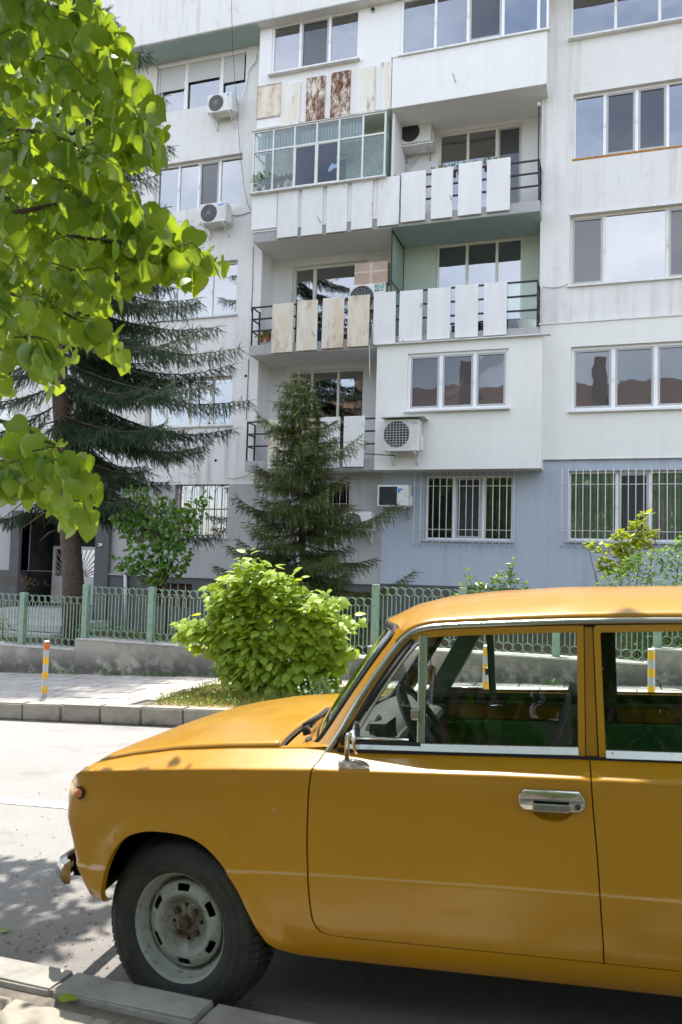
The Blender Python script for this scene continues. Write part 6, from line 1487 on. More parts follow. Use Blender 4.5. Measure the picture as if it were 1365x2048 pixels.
# ================================================================== the house across the street, behind the camera: it shows in the windows
oh = thing('opposite_house', 'brown tiled house across the street, mirrored in the flats', 'house', (-4, -15, 0))
M_BRK = plain('brown brick', (.13, .10, .08), .9, .2, var=.25, scale=4); M_TIL = plain('brown roof tiles', (.12, .075, .055), .85, .2, var=.35, scale=8, bump=.6)
b = MB(); b.box(-22, 14, -28, -15, -1.5, 9.0); b.build('wall', M_BRK, oh)
b = MB(); b.add([(-22.5, -14.5, 9.001), (14.5, -14.5, 9.001), (14.5, -21.5, 14.2), (-22.5, -21.5, 14.2), (-22.5, -28.5, 9.001), (14.5, -28.5, 9.001)], [(0, 1, 2, 3), (3, 2, 5, 4), (0, 3, 4), (1, 5, 2)]); rfo = b.build('roof', M_TIL, oh)
for i in range(4): bx('chimney', M_BRK, rfo, -18+8.5*i, -17.2+8.5*i, -19.2, -18.4, 11.0, 15.2)
for fl_ in range(3):
    for i in range(9): x = -20+3.9*i; wq = bx('window', M_PVC, oh, x, x+1.5, -14.999, -14.95, 1.2+2.7*fl_, 2.6+2.7*fl_); bx('pane', M_GLASS, wq, x+.08, x+1.42, -14.949, -14.94, 1.28+2.7*fl_, 2.52+2.7*fl_)
# ================================================================== plants
RG = np.random.default_rng(11)
def add_uv(me, uvv):
    """one uv per vertex"""
    l = me.uv_layers.new(name='UVMap'); vi = np.zeros(len(me.loops), np.int32); me.loops.foreach_get('vertex_index', vi); l.data.foreach_set('uv', uvv[vi].astype(np.float32).ravel())
def heart_leaf(rows=9, cols=5, L=1.0, wid=.50, lobe=.13, cup=.16, droop=.18, pet=.35, ser=.0, fold=.0, wave=0.0, seed=0, pw=.012):
    r = random.Random(seed); V, U, Fq = [], [], []; ss = np.linspace(-1, 1, cols)
    ts = np.linspace(0, 1, rows)
    for j, t in enumerate(ts):
        w = wid*float(np.interp(t, [0, .06, .16, .28, .42, .56, .7, .82, .91, 1], [.50, .80, .97, 1.0, .93, .77, .55, .33, .15, 0]))
        w *= 1+ser*(1 if j % 2 else -1)
        for s in ss:
            x = s*w; y = t-lobe*abs(s)**1.1*(1-t)**3*1.25+.02*abs(s)
            z = -cup*(abs(s)**1.6)*w*1.3-droop*t*t+fold*abs(s)*w+wave*math.sin(t*9+s*3+seed)*abs(s)
            V.append((x*L, y*L, z*L)); U.append((.5+x*.95, t))
    for j in range(rows-1):
        for i in range(cols-1): a = j*cols+i; Fq.append((a, a+1, a+cols+1, a+cols))
    if pet:
        n = len(V); V += [(-pw*L, 0, 0), (pw*L, 0, 0), (pw*.7*L, -pet*L, .10*L), (-pw*.7*L, -pet*L, .10*L)]; U += [(.5, .5)]*4; Fq.append((n, n+1, n+2, n+3))
    return np.array(V), np.array(Fq), np.array(U)
def leaf_obj_mesh(tpl, mat, name='leaf'):
    me = np_mesh(name, tpl[0], tpl[1], True); add_uv(me, tpl[2]); me.materials.append(mat); return me
def leaf_mass(name, tpl, mats, mat, parent, smooth=True):
    V, Fq = np_inst(tpl[0], tpl[1], mats); me = np_mesh(name, V, Fq, smooth); add_uv(me, np.tile(tpl[2], (len(mats), 1))); me.materials.append(mat)
    return link(name, me, None, parent, kind='stuff')
def rand_dir(): v = RG.normal(size=3); return v/np.linalg.norm(v)
def proj_px(P):
    q = (np.atleast_2d(P)-CP) @ CM.T; return np.stack([682.5+F*q[:, 0]/q[:, 2], 1024+F*q[:, 1]/q[:, 2], q[:, 2]], 1)
def place_leaves(parent, mats, tpl_fine, tpl_coarse, mat, top=300, nm='leaf', variants=None):
    """the leaves that show largest are parts of their own, the rest one mass"""
    mats = np.asarray(mats); pp = proj_px(mats[:, :3, 3]); inside = (pp[:, 2] > .3) & (pp[:, 0] > -20) & (pp[:, 0] < 1385) & (pp[:, 1] > -20) & (pp[:, 1] < 2068)
    size = np.linalg.norm(mats[:, :3, 0], axis=1)/np.maximum(pp[:, 2], .3); size = np.where(inside, size, 0)
    vis = size*(1+.0*pp[:, 2]); order = np.argsort(-(vis-.15*vis*(pp[:, 2]-pp[inside, 2].min())/max(1e-3, np.ptp(pp[inside, 2]))))
    big, rest = order[:top], order[top:]
    mes = [leaf_obj_mesh(t, mat) for t in tpl_fine]
    for i, k in enumerate(big): link(nm, mes[i % len(mes)], None, parent, Matrix(mats[k].tolist()))
    parts = [leaf_mass('foliage', tpl_coarse, mats[rest], mat, parent)]
def tube_obj(name, paths, mat, parent, n=6, kind=None, joined=True):
    m = MB()
    for pts, r in paths: m.tube(pts, r, n)
    return m.build(name, mat, parent, True, kind=kind)

# ---- lime tree overhanging from the left
LA = [(-30, -30), (210, -30), (228, 40), (272, 85), (278, 130), (262, 150), (300, 185), (312, 235), (334, 262), (336, 305), (300, 330), (262, 352), (258, 400), (312, 440), (352, 458), (420, 490), (448, 515), (446, 552), (408, 560), (392, 605), (352, 560), (300, 555), (262, 598), (228, 640), (268, 692), (262, 745), (236, 742), (206, 700), (150, 690), (136, 770), (96, 790), (70, 700), (28, 690), (34, 790), (-30, 812)]
LB = [(-30, 838), (40, 845), (96, 868), (150, 905), (186, 942), (202, 1010), (192, 1052), (140, 1068), (98, 1022), (40, 1000), (-30, 1000)]
lime = thing('lime_tree', 'bright green lime tree overhanging the near pavement with large heart shaped leaves', 'tree', (-4.3, 1.7, gz(-4.3)+.1))
lt = [heart_leaf(11, 5, 1, .50+.03*i, .14, .10+.06*i, .14+.10*i, .38, .025, .10*(i % 2), .015, i) for i in range(5)]
ltc = heart_leaf(7, 3, 1, .52, .13, .14, .2, .3, 0)
def droop_frame(sp=.55, face=(0, -.55, .55), fs=.55):
    d = np.array([RG.normal()*sp, RG.normal()*sp, -1.0]); up = np.array(face)+RG.normal(size=3)*fs; return frame_from(d, up)
mats = []
def poly_sample(poly, n, d0, d1, s0, s1):
    P = np.array(poly); lo, hi = P.min(0), P.max(0); out = 0
    while out < n:
        q = RG.uniform(lo, hi)
        if not in_poly(q[None], poly)[0]: continue
        if not in_poly(np.array([[q[0]+RG.normal()*6, q[1]-12]]), poly)[0] and RG.random() < .6: continue
        dd = RG.uniform(d0, d1); r = ray(*q); s = RG.uniform(s0, s1)
        R = droop_frame(); p = CP+r*dd-R[:, 1]*s*.5
        mats.append(m44(R, p, s)); out += 1
poly_sample(LA, 620, 2.4, 3.8, .045, .078); poly_sample(LB, 110, 2.3, 3.1, .048, .076)
poly_sample([(250, 385), (320, 435), (352, 458), (420, 490), (448, 515), (446, 552), (408, 560), (392, 605), (352, 560), (300, 555), (250, 590)], 110, 2.5, 3.0, .05, .078); poly_sample([(200, 30), (275, 85), (278, 140), (335, 262), (336, 305), (262, 352), (200, 330)], 90, 2.5, 3.2, .05, .078)
twigs_l = []
def twig_leaves(poly, n, d0, d1):
    P = np.array(poly); lo, hi = P.min(0), P.max(0); k = 0
    while k < n:
        q = RG.uniform(lo, hi); e = q+np.array([RG.uniform(35, 95), RG.uniform(5, 75)])
        if not in_poly(np.array([q, (q+e)/2, e]), poly).all(): continue
        k += 1; dd = RG.uniform(d0, d1); a, b_ = CP+ray(*q)*dd, CP+ray(*e)*(dd-RG.uniform(-.05, .15)); mid = (a+b_)/2+np.array([0, 0, .03]); twigs_l.append(([tuple(a), tuple(mid), tuple(b_)], [.0028, .0022, .0012]))
        L = np.linalg.norm(b_-a); m_ = max(4, int(L/.022))
        for i in range(m_):
            t = (i+.5)/m_; c = a*(1-t)**2+2*mid*t*(1-t)+b_*t*t; s = RG.uniform(.05, .082)*(1.05-.4*t); sd = 1 if i % 2 else -1
            ax_ = (b_-a)/L; side = np.cross(ax_, [0, 0, 1.0])*sd; d = side*RG.uniform(.2, .8)+ax_*RG.uniform(.1, .6)+np.array([0, 0, -RG.uniform(.5, 1.3)]); up = np.array([0, -.35, .6])+RG.normal(size=3)*.45+side*.3
            R = frame_from(d, up); mats.append(m44(R, c+R[:, 1]*s*.32, s))
twig_leaves(LA, 62, 2.25, 3.2); twig_leaves(LB, 9, 2.25, 2.8)
nvis = len(mats)
# the rest of the crown, out of the picture: it shades the near pavement, not the car
k_ = 0; SX, SY = -sv.x/sv.z, -sv.y/sv.z
while k_ < 14500:
    p = np.array([RG.uniform(-6.5, -1.6), RG.uniform(2.0, 6.3), RG.uniform(2.2, 7.5)]) if k_ > 10000 else np.array([RG.uniform(-6.5, 3.6), RG.uniform(-1.2, 6.3), RG.uniform(2.2, 7.5)])
    e1 = ((p-np.array([-4.1, 4.2, 4.8]))/np.array([2.4, 2.1, 2.7])); e2 = ((p-np.array([-.6, 1.6, 5.6]))/np.array([4.0, 2.7, 1.6]))
    if e1@e1 > 1 and e2@e2 > 1: continue
    gx_, gy_ = p[0]+SX*(p[2]-.1), p[1]+SY*(p[2]-.1)                   # where its shadow falls on the street
    if not (gy_ < 2.42 or (gx_ < -1.85+.25*math.sin(gy_*5) and gy_ < 3.6)): continue
    cx_, cy_ = p[0]+SX*(p[2]-1.2), p[1]+SY*(p[2]-1.2)
    if gx_ > -2.0 and cy_ > 2.50: continue
    l_ = (p[2]-2.4); vx_, vy_ = p[0]+SX*l_, p[1]+SY*l_                # keep the leaves in view sunlit
    if -2.7 < vx_ < -.7 and 1.7 < vy_ < 3.6 and RG.random() < .94: continue
    q = proj_px(p)[0]
    vis_ = q[2] > .15 and -90 < q[0] < 1460 and -90 < q[1] < 2100
    if vis_ and not (q[2] > 3.6 and in_poly(q[None, :2]+np.array([[18, 0]]), LA)[0] and in_poly(q[None, :2]+np.array([[0, 18]]), LA)[0]): continue
    if np.linalg.norm(p-CP) < 1.2: continue
    mats.append(m44(droop_frame(.7, (0, 0, .8), .5), p, RG.uniform(.07, .10) if vis_ else RG.uniform(.15, .22))); k_ += 1
lime_mats = mats; lime_more = []
br = []
def pxpath(pts): return [tuple(CP+ray(a, b)*d) for a, b, d in pts]
for pts in (((-60, 0, 3.2), (0, 15, 3.1), (60, 25, 3.0), (130, 52, 2.9), (190, 95, 2.85), (235, 150, 2.8)), ((-60, 350, 3.0), (0, 385, 2.95), (75, 450, 2.9), (140, 472, 2.85), (230, 485, 2.8), (330, 492, 2.75), (395, 500, 2.7), (432, 520, 2.7)), ((-60, 560, 3.3), (30, 590, 3.2), (120, 622, 3.1), (180, 652, 3.0), (222, 690, 3.0)), ((-60, 120, 3.4), (60, 110, 3.3), (160, 135, 3.2), (240, 190, 3.1), (300, 250, 3.05)), ((-60, 250, 3.3), (80, 265, 3.2), (180, 300, 3.1), (270, 285, 3.0), (325, 300, 3.0)), ((-60, 830, 2.8), (40, 850, 2.75), (110, 890, 2.7), (160, 945, 2.65), (185, 1000, 2.65)), ((-60, 640, 3.0), (40, 660, 2.95), (90, 720, 2.9), (110, 770, 2.9)), ((-60, 440, 2.8), (60, 420, 2.75), (150, 400, 2.7), (240, 400, 2.7), (290, 430, 2.7))):
    P = pxpath(pts); br.append((P, [.010-.0075*i/(len(P)-1) for i in range(len(P))]))
for P_, r_ in br:                           # leaves along the boughs that reach out
    P_ = [np.array(q) for q in P_]
    for a, b_ in zip(P_[1:-1], P_[2:]):
        L = np.linalg.norm(b_-a)
        for i in range(int(L/.028)):
            c = a+(b_-a)*(i+.5)/max(1, int(L/.028)); s = RG.uniform(.05, .08); R = droop_frame(.6); lime_more.append(m44(R, c+R[:, 1]*s*.35, s))
base = np.array([-4.3, 1.7, gz(-4.3)+.05]); fork = np.array([-4.1, 2.0, 3.2])
for P, r in list(br): br.append(([tuple(fork+(0, 0, .3)), tuple((fork+np.array(P[0]))/2+(0, 0, .45)), P[0]], [.035, .02, .010]))
for pts, r in br: tube_obj('branch', [(pts, r)], M_TWIG, lime)
tube_obj('trunk', [([tuple(base), tuple(base+(.05, .05, 1.2)), tuple(fork), (-4.0, 2.3, 5.0), (-3.9, 2.4, 7.2)], [.17, .14, .11, .08, .03])], M_BARK, lime, 12)
tube_obj('twigs', twigs_l, M_GTWIG, lime, 4, 'stuff'); place_leaves(lime, lime_mats+lime_more, lt, ltc, M_LIME, 300)

# ---- lime shoots on the planting bed
def blob_plant(px_poly, Y, depth, n, s0, s1, tilt, face=(0, -.35, .9), fs=.45, zlow=None):
    """leaves spread through a volume whose outline the photo gives"""
    P = np.array(px_poly); lo, hi = P.min(0), P.max(0); cx = (lo[0]+hi[0])/2; out = []
    while len(out) < n:
        q = RG.uniform(lo, hi)
        if not in_poly(q[None], px_poly)[0]: continue
        e = dseg(q[None], np.array(px_poly+[px_poly[0]]))[0]; half = depth*min(1, (e/(.28*(hi[0]-lo[0])))**.55)
        u = RG.random(); y = Y+half*(-1+2*u) if RG.random() < .35 else Y-half*RG.uniform(.55, 1.0)
        p = on_y(q[0], q[1], y); s = RG.uniform(s0, s1); d = np.array([RG.normal(), RG.normal()-.35, RG.normal()*.6-tilt]); up = np.array(face)+RG.normal(size=3)*fs
        out.append(m44(frame_from(d, up), p, s))
    return out
BU = [(352, 1252), (380, 1236), (415, 1215), (408, 1172), (445, 1148), (482, 1118), (510, 1130), (545, 1128), (590, 1150), (578, 1172), (622, 1180), (668, 1196), (680, 1222), (706, 1232), (708, 1270), (700, 1310), (700, 1345), (690, 1385), (660, 1400), (600, 1415), (545, 1412), (490, 1410), (476, 1385), (470, 1352), (440, 1345), (425, 1325), (385, 1300), (372, 1272)]
BU = [(527+(x-527)*.84, y+max(0, (1260-y))*.10) for x, y in BU]
bush = thing('lime_bush', 'bright yellow green bush of lime shoots on the planting bed', 'bush', (-3.2, 8.05, gz(-3.2)+.18))
bl = [heart_leaf(7, 5, 1, .49, .13, .12, .2, .3, 0, .08*i, .02, i+20) for i in range(3)]; blc = heart_leaf(5, 3, 1, .5, .12, .15, .2, .0)
cl = blob_plant(BU, 8.1, .58, 330, .07, .1, .3); mats = []
for (x0, y0), n in (((484, 1126), 3), ((452, 1154), 3), ((425, 1176), 2), ((543, 1135), 2), ((586, 1156), 2), ((372, 1252), 4), ((392, 1242), 3), ((636, 1188), 2), ((664, 1204), 3), ((690, 1245), 3), ((520, 1130), 2), ((386, 1278), 2), ((690, 1300), 2)):
    for _ in range(n): cl.append(m44(np.eye(3), on_y(x0+RG.normal()*6, y0+RG.normal()*6, 8.05+RG.normal()*.15)))
bc = np.array(on_y(545, 1290, 8.1))
for c in cl:
    o = c[:3, 3]; out = o-bc; out /= np.linalg.norm(out)+1e-6; a0 = RG.uniform(0, 2*PI); ax_ = out*.8+np.array([0, 0, .5])+RG.normal(size=3)*.3; ax_ /= np.linalg.norm(ax_)
    for q in range(9):
        t = q/9; pos = o+ax_*(t-.5)*.20+RG.normal(size=3)*.015; a = a0+q*2.4; hd = np.array([math.cos(a), math.sin(a), -.65+RG.normal()*.3])+out*.5; s = RG.uniform(.07, .15)*(1-.25*t)
        mats.append(m44(frame_from(hd, np.array([0, -.5, .75])+out*.25+RG.normal(size=3)*.3), pos+hd*.04, s))
place_leaves(bush, mats, bl, blc, M_LIMEB, 300)
rb = random.Random(4)
for i in range(14):
    a = on_y(500+rb.uniform(-12, 150), 1408, 8.2+rb.uniform(-.1, .2)); b_ = on_y(rb.uniform(400, 690), rb.uniform(1160, 1300), 8.25+rb.uniform(-.1, .3)); a[2] = gz(a[0])+.17; mid = (a+b_)/2+np.array([0, 0, .12])
    tube_obj('stem', [([tuple(a), tuple(mid), tuple(b_)], [.012, .008, .003])], M_TWIG, bush)

# ---- young cherry behind the fence
CH = [(222, 1030), (245, 1010), (258, 975), (290, 970), (318, 992), (345, 990), (352, 1012), (385, 1000), (400, 985), (420, 992), (410, 1040), (398, 1065), (378, 1072), (382, 1110), (366, 1150), (340, 1168), (300, 1168), (262, 1150), (230, 1138), (226, 1110), (262, 1108), (250, 1075), (232, 1058)]
cher = thing('cherry_tree', 'small dark green cherry tree in front of the barred ground floor window', 'tree', (-7.0, 11.6, gz(-7.0)+.2))
ct = [heart_leaf(6, 3, 1, .30, .02, .2, .25, .3, 0, .1, 0, i) for i in range(3)]; ctc = heart_leaf(5, 3, 1, .30, .02, .2, .25, 0)
mats = blob_plant(CH, 11.6, .55, 900, .09, .14, .5, (0, -.3, .8), .6)
place_leaves(cher, mats, ct, ctc, M_CHER, 300)
a = on_y(336, 1290, 11.6); a[2] = gz(a[0])+.2; t1 = on_y(330, 1160, 11.6)
tube_obj('trunk', [([tuple(a), tuple(t1), tuple(on_y(315, 1020, 11.6))], [.035, .03, .01])], M_TWIG, cher, 8)
for px, py in ((240, 1030), (400, 1000), (380, 1110), (250, 1130), (290, 985), (350, 1010)): e = on_y(px, py, 11.6+RG.uniform(-.3, .3)); tube_obj('branch', [([tuple(t1), tuple((t1+e)/2+(0, 0, .05)), tuple(e)], [.02, .012, .005])], M_TWIG, cher)

# ---- spruces: boughs with sprays of needled shoots
def shoot(n=30, L=1.0, nl=.16, w=.012):
    """one needled shoot along +y, flattened, needles as slim triangles"""
    V, Fc = [], []
    for i in range(n):
        t = i/n; a = i*2.39996; ll = nl*(1-.45*t)
        d = np.array([math.cos(a), .75, math.sin(a)*.75]); d /= np.linalg.norm(d); p = np.array([0, t*L, 0.0])
        sd = np.cross(d, [0, 0, 1.0]); sd /= np.linalg.norm(sd)+1e-9; k = len(V)
        V += [p-sd*w, p+sd*w, p+d*ll]; Fc.append((k, k+1, k+2))
    k = len(V); w2 = .016; V += [(-w2, 0, 0), (w2, 0, 0), (0, L, 0), (0, 0, -w2), (0, 0, w2)]; Fc += [(k, k+1, k+2), (k+3, k+4, k+2)]
    return np.array(V, float), np.array(Fc)
SH, SHC = shoot(26, 1, .21, .030), shoot(18, 1, .18, .02)
def bough(p0, p1, sag, width, step, sl, hang, seed, twig_out, hangp=.5):
    """shoots along a bough from p0 to p1: side twigs in a flat spray that droops"""
    rg = np.random.default_rng(seed); p0, p1 = np.array(p0), np.array(p1); L = np.linalg.norm(p1-p0); out = []
    n = max(4, int(L/.25)); pts = [p0+(p1-p0)*t-np.array([0, 0, sag*math.sin(PI*min(1, t*.85))*1.0])+np.array([0, 0, .12*L*max(0, t-.75)]) for t in np.linspace(0, 1, n+1)]
    twig_out.append(([tuple(p) for p in pts], [max(.004, .016*L/2.5*(1-i/n)+.004) for i in range(n+1)]))
    ax = (p1-p0)/L; side = np.cross(ax, [0, 0, 1.0]); side /= np.linalg.norm(side)
    for t in np.arange(.12, 1.0, step/L):
        c = pts[int(t*n)]+(pts[min(n, int(t*n)+1)]-pts[int(t*n)])*(t*n-int(t*n))
        wl = width*(1-t)**.6*(.35+.65*min(1, t*3))+.10
        for sg in (-1, 1):
            d = side*sg*rg.uniform(.75, 1)+ax*rg.uniform(.5, .9)+np.array([0, 0, -hang*rg.uniform(.5, 1.3)]); d /= np.linalg.norm(d); q = c.copy(); tl = wl*rg.uniform(.6, 1.1)
            e = c+d*tl; twig_out.append(([tuple(c), tuple(e)], [.004, .002]))
            for s in np.arange(.0, tl, sl*.5):
                pos = c+d*s-np.array([0, 0, .10*s*s])
                out.append(m44(frame_from(d+rg.normal(size=3)*.15, (0, 0, 1), rg.uniform(-.5, .5)), pos, sl*rg.uniform(.8, 1.15)))
                for s2 in (-1, 1):
                    if rg.random() < .7:
                        d2 = d+np.cross(d, [0, 0, 1.0])*s2*rg.uniform(.6, 1.0)+np.array([0, 0, -hang*.4]); out.append(m44(frame_from(d2, (0, 0, 1), rg.uniform(-.5, .5)), pos, sl*rg.uniform(.55, .95)))
                if rg.random() < hangp:                                     # hanging branchlet
                    d3 = np.array([rg.normal()*.25, rg.normal()*.25, -1.0])+ax*.35; hl = rg.uniform(.5, 2.0)*(.4+.6*(1-t))
                    for h in np.arange(0, hl, .55): out.append(m44(frame_from(d3+rg.normal(size=3)*.12, ax, rg.uniform(-1, 1)), pos+d3*h*sl*.9, sl*rg.uniform(.8, 1.1)))
    for t in np.arange(.10, 1.0, sl*.28/L):
        c = pts[int(t*n)]+(pts[min(n, int(t*n)+1)]-pts[int(t*n)])*(t*n-int(t*n)); d = ax*rg.uniform(.5, 1)+rg.normal(size=3)*.45+np.array([0, 0, .28]); out.append(m44(frame_from(d, (0, 0, 1), rg.uniform(-1, 1)), c, sl*rg.uniform(.6, 1.0)))
    d = ax; out.append(m44(frame_from(pts[-1]-pts[-2]+1e-6, (0, 0, 1)), pts[-1], sl))
    return out
def spruce(name, label, basep, pathpts, radii, boughs, sl, mat, hang, seed, step, coarse=False, group=None, cls=M_BARK, tpl=None, extra=None):
    t = thing(name, label, 'tree', tuple(basep), group); tube_obj('trunk', [(pathpts, radii)], cls, t, 12)
    mats, tw = [], []
    for i, (p0, p1, sag, w) in enumerate(boughs): mats += bough(p0, p1, sag*rs.uniform(.5, 1.3), w, step, sl, hang, seed+i, tw, .75)
    if extra: mats += extra
    big = [x for x in tw if len(x[0]) > 2]
    for pts, r in big: tube_obj('bough', [(pts, r)], M_BARK, t, 5)
    tube_obj('twigs', [x for x in tw if len(x[0]) <= 2], M_TWIG, t, 3, 'stuff')
    V, Fc = np_inst(*(tpl or SH), mats); me = np_mesh('crown', V, Fc); me.materials.append(mat); link('crown', me, None, t, kind='stuff')
    print(name, len(mats), len(Fc)); return t
YS = 12.4
tb = on_y(152, 1290, YS); tb[2] = gz(tb[0])+.15
tp = [tuple(tb), tuple(on_y(146, 1150, YS)), tuple(on_y(136, 1000, YS)), tuple(on_y(122, 800, YS)), tuple(on_y(112, 600, YS)), tuple(on_y(108, 300, YS)), tuple(on_y(112, 0, YS)), tuple(on_y(118, -160, YS))]
def trunk_at(py): 
    ys = [1290, 1150, 1000, 800, 600, 300, 0, -160]; P = np.array(tp); return np.array([np.interp(-py, [-y for y in ys], P[:, k]) for k in range(3)])
rs = random.Random(21); bo = []
# boughs whose tips the photo shows on the right of the trunk
for py0, tx, ty, dy in ((-60, 185, -30, -.3), (-20, 232, 30, -.5), (40, 215, 20, .4), (60, 300, 105, -.4), (120, 250, 130, -.9), (150, 330, 192, .1), (190, 318, 215, -.6), (230, 345, 290, -.2), (300, 300, 320, -.8), (330, 315, 350, .3), (350, 335, 415, -.4), (420, 290, 430, -1.0), (430, 350, 440, .4), (480, 395, 500, -.2), (500, 340, 540, -.9), (520, 400, 590, .2), (560, 392, 612, -.6), (600, 440, 655, .0), (620, 478, 692, -.3), (650, 400, 660, -1.2), (680, 470, 720, .3), (700, 500, 795, -.1), (720, 430, 770, -.9), (740, 350, 760, -1.4), (770, 470, 848, .1), (800, 412, 880, -.6), (830, 330, 850, -1.3), (850, 400, 900, -.2), (880, 340, 960, .3), (900, 300, 940, -.7), (930, 385, 1040, .3), (950, 260, 990, -1.0), (980, 440, 1060, .6)):
    p0 = trunk_at(py0); p1 = on_y(tx, ty, YS+dy*1.2); bo.append((p0, p1, .10*np.linalg.norm(p1-p0), .42))
    for _ in range(1):
        k_ = rs.uniform(.55, .85); p2 = p0+(p1-p0)*k_+np.array([0, rs.uniform(-.7, .7), rs.uniform(-.28, .12)]); bo.append((p0+np.array([0, 0, rs.uniform(-.15, .15)]), p2, .10*np.linalg.norm(p2-p0), .40))
for py0 in range(-80, 1000, 34):            # the side hidden by the lime and the back
    for _ in range(2):
        p0 = trunk_at(py0); an = rs.uniform(1.9, 5.4) if _ else rs.uniform(.3, 1.9); L = rs.uniform(1.2, 2.4)*min(1, .45+(py0+80)/900)
        p1 = p0+np.array([math.cos(an)*L, math.sin(an)*L, -.25*L])
        if proj_px(p1)[0][0] > 330+(py0/1000)*80: continue
        bo.append((p0, p1, .12*L, .38))
spruce('spruce_tree', 'tall dark spruce with bare brown trunk and long drooping boughs by the entrance', tb, tp, [.24, .19, .175, .155, .14, .11, .07, .04], bo, .15, M_SPRA, .45, 100, .10)
for i, (x0, y0, x1, y1) in enumerate(((118, 1060, 80, 1082), (120, 900, 30, 1010), (125, 880, 10, 905), (118, 960, -10, 1050), (140, 905, 210, 985), (138, 860, 250, 950), (120, 840, 60, 870), (128, 1010, 40, 1060))):
    a, e = on_y(x0, y0, YS-.1), on_y(x1, y1, YS-.7); tube_obj('dead_bough', [([tuple(a), tuple((a+e)/2+(0, 0, .06)), tuple(e)], [.02, .014, .006])], M_BARK, bpy.data.objects['spruce_tree'])
dm = []; 
for (cx_, cy_) in ((60, 880), (90, 850), (40, 930), (30, 1165), (45, 1170), (20, 1160), (230, 1010), (210, 970), (330, 1000), (300, 980), (380, 960)):
    for _ in range(26 if cy_ < 1100 else 34): p = on_y(cx_+RG.normal()*26, cy_+RG.normal()*(22 if cy_ < 1100 else 7), YS-.6+RG.normal()*.3); dm.append(m44(frame_from(np.array([RG.normal(), RG.normal(), RG.normal()*.4-.1]), (0, 0, 1)), p, RG.uniform(.10, .2)))
V, Fc = np_inst(*SHC, dm); me = np_mesh('dead_twigs', V, Fc); me.materials.append(M_DEADT); link('dead_twigs', me, None, bpy.data.objects['spruce_tree'], kind='stuff')
# small spruce in front of the first floor balcony
Y2 = 12.2; b0 = on_y(612, 1260, Y2); b0[2] = gz(b0[0])+.18; ap = on_y(598, 742, Y2); bo = []
H2 = ap[2]-b0[2]
for k in range(96):
    f_ = (k+.5)/96; z = b0[2]+.25+(H2-.35)*f_; an = k*2.39996+rs.uniform(-.2, .2); L = (1.62*(1-f_)**.80+.10)*rs.uniform(.5, 1.18); fx = b0[0]+(ap[0]-b0[0])*f_
    p0 = np.array([fx, Y2, z]); p1 = p0+np.array([math.cos(an)*L, math.sin(an)*L*.9, L*(.22 if f_ > .55 else .02)]); bo.append((p0, p1, .13*L, .26+.12*L))
for tx, ty in ((722, 870), (830, 1130), (795, 1000), (470, 985), (478, 1075), (520, 830), (705, 1120), (560, 1120)):
    e = on_y(tx, ty, Y2-.5); f_ = np.clip((e[2]-.25-b0[2])/H2, .05, .9); p0 = np.array([b0[0]+(ap[0]-b0[0])*f_, Y2, e[2]-.25]); bo.append((p0, e, .22*np.linalg.norm(e-p0), .36))
spruce('small_spruce', 'small bushy spruce growing in front of the first floor balcony', b0, [tuple(b0), tuple((b0+ap)/2), tuple(ap)], [.07, .045, .008], bo, .105, M_SPRB, .22, 300, .072)

# ---- shrubs along the fence
def shrub(name, label, poly, Y, depth, n, s0, s1, tpl, mat, stems, tilt=-.1, cat='shrub', face=(0, -.3, .9)):
    P = np.array(poly); c = on_y(P[:, 0].mean(), P[:, 1].max(), Y); zb = gz(c[0])+.2; t = thing(name, label, cat, (c[0], Y, zb))
    leaf_mass('foliage', tpl, np.array(blob_plant(poly, Y, depth, n, s0, s1, tilt, face, .5)), mat, t)
    for px, py in stems: e = on_y(px, py, Y); a = np.array([c[0]+(e[0]-c[0])*.3, Y, zb]); tube_obj('stem', [([tuple(a), tuple((a+e)/2+(0, 0, .1)), tuple(e)], [.012, .008, .003])], M_TWIG, t)
    return t
oval = heart_leaf(5, 3, 1, .26, .02, .15, .15, 0)
shrub('rose_bush', 'thin rose bush with pale glossy leaves behind the fence', [(925, 1165), (935, 1140), (945, 1152), (975, 1165), (990, 1148), (1012, 1140), (1025, 1115), (1035, 1128), (1030, 1150), (1045, 1160), (1060, 1162), (1050, 1185), (1020, 1200), (930, 1210), (905, 1190)], 10.3, .3, 330, .05, .085, oval, M_ROSE, ((938, 1145), (1028, 1120), (1055, 1165), (985, 1160)))
shrub('yellow_shrub', 'upright shrub with bright yellow leaves at the barred blue ground floor', [(1172, 1085), (1190, 1080), (1215, 1100), (1222, 1070), (1240, 1055), (1262, 1070), (1275, 1030), (1290, 1018), (1298, 1030), (1292, 1060), (1318, 1058), (1310, 1085), (1290, 1100), (1280, 1130), (1250, 1150), (1215, 1150), (1185, 1140), (1200, 1115)], 10.6, .3, 420, .07, .12, oval, M_YEL, ((1176, 1088), (1240, 1060), (1288, 1022), (1315, 1060), (1190, 1138)))
shrub('feathery_shrub', 'fine leaved light green shrub beside the yellow shrub', [(1190, 1175), (1205, 1150), (1235, 1130), (1260, 1110), (1300, 1100), (1340, 1092), (1360, 1070), (1400, 1068), (1480, 1090), (1500, 1180), (1480, 1330), (1250, 1340), (1240, 1230), (1200, 1200)], 10.2, .45, 4200, .035, .06, heart_leaf(4, 3, 1, .3, 0, .1, .1, 0), M_FEA, ((1230, 1140), (1300, 1105), (1365, 1075), (1420, 1080)))
shrub('garden_shrub', 'green leafy shrub behind the fence at the foot of the cherry', [(150, 1250), (180, 1235), (230, 1250), (300, 1255), (360, 1258), (420, 1268), (420, 1320), (150, 1310)], 10.4, .3, 420, .05, .09, oval, M_CHER, ((180, 1245), (300, 1262)))
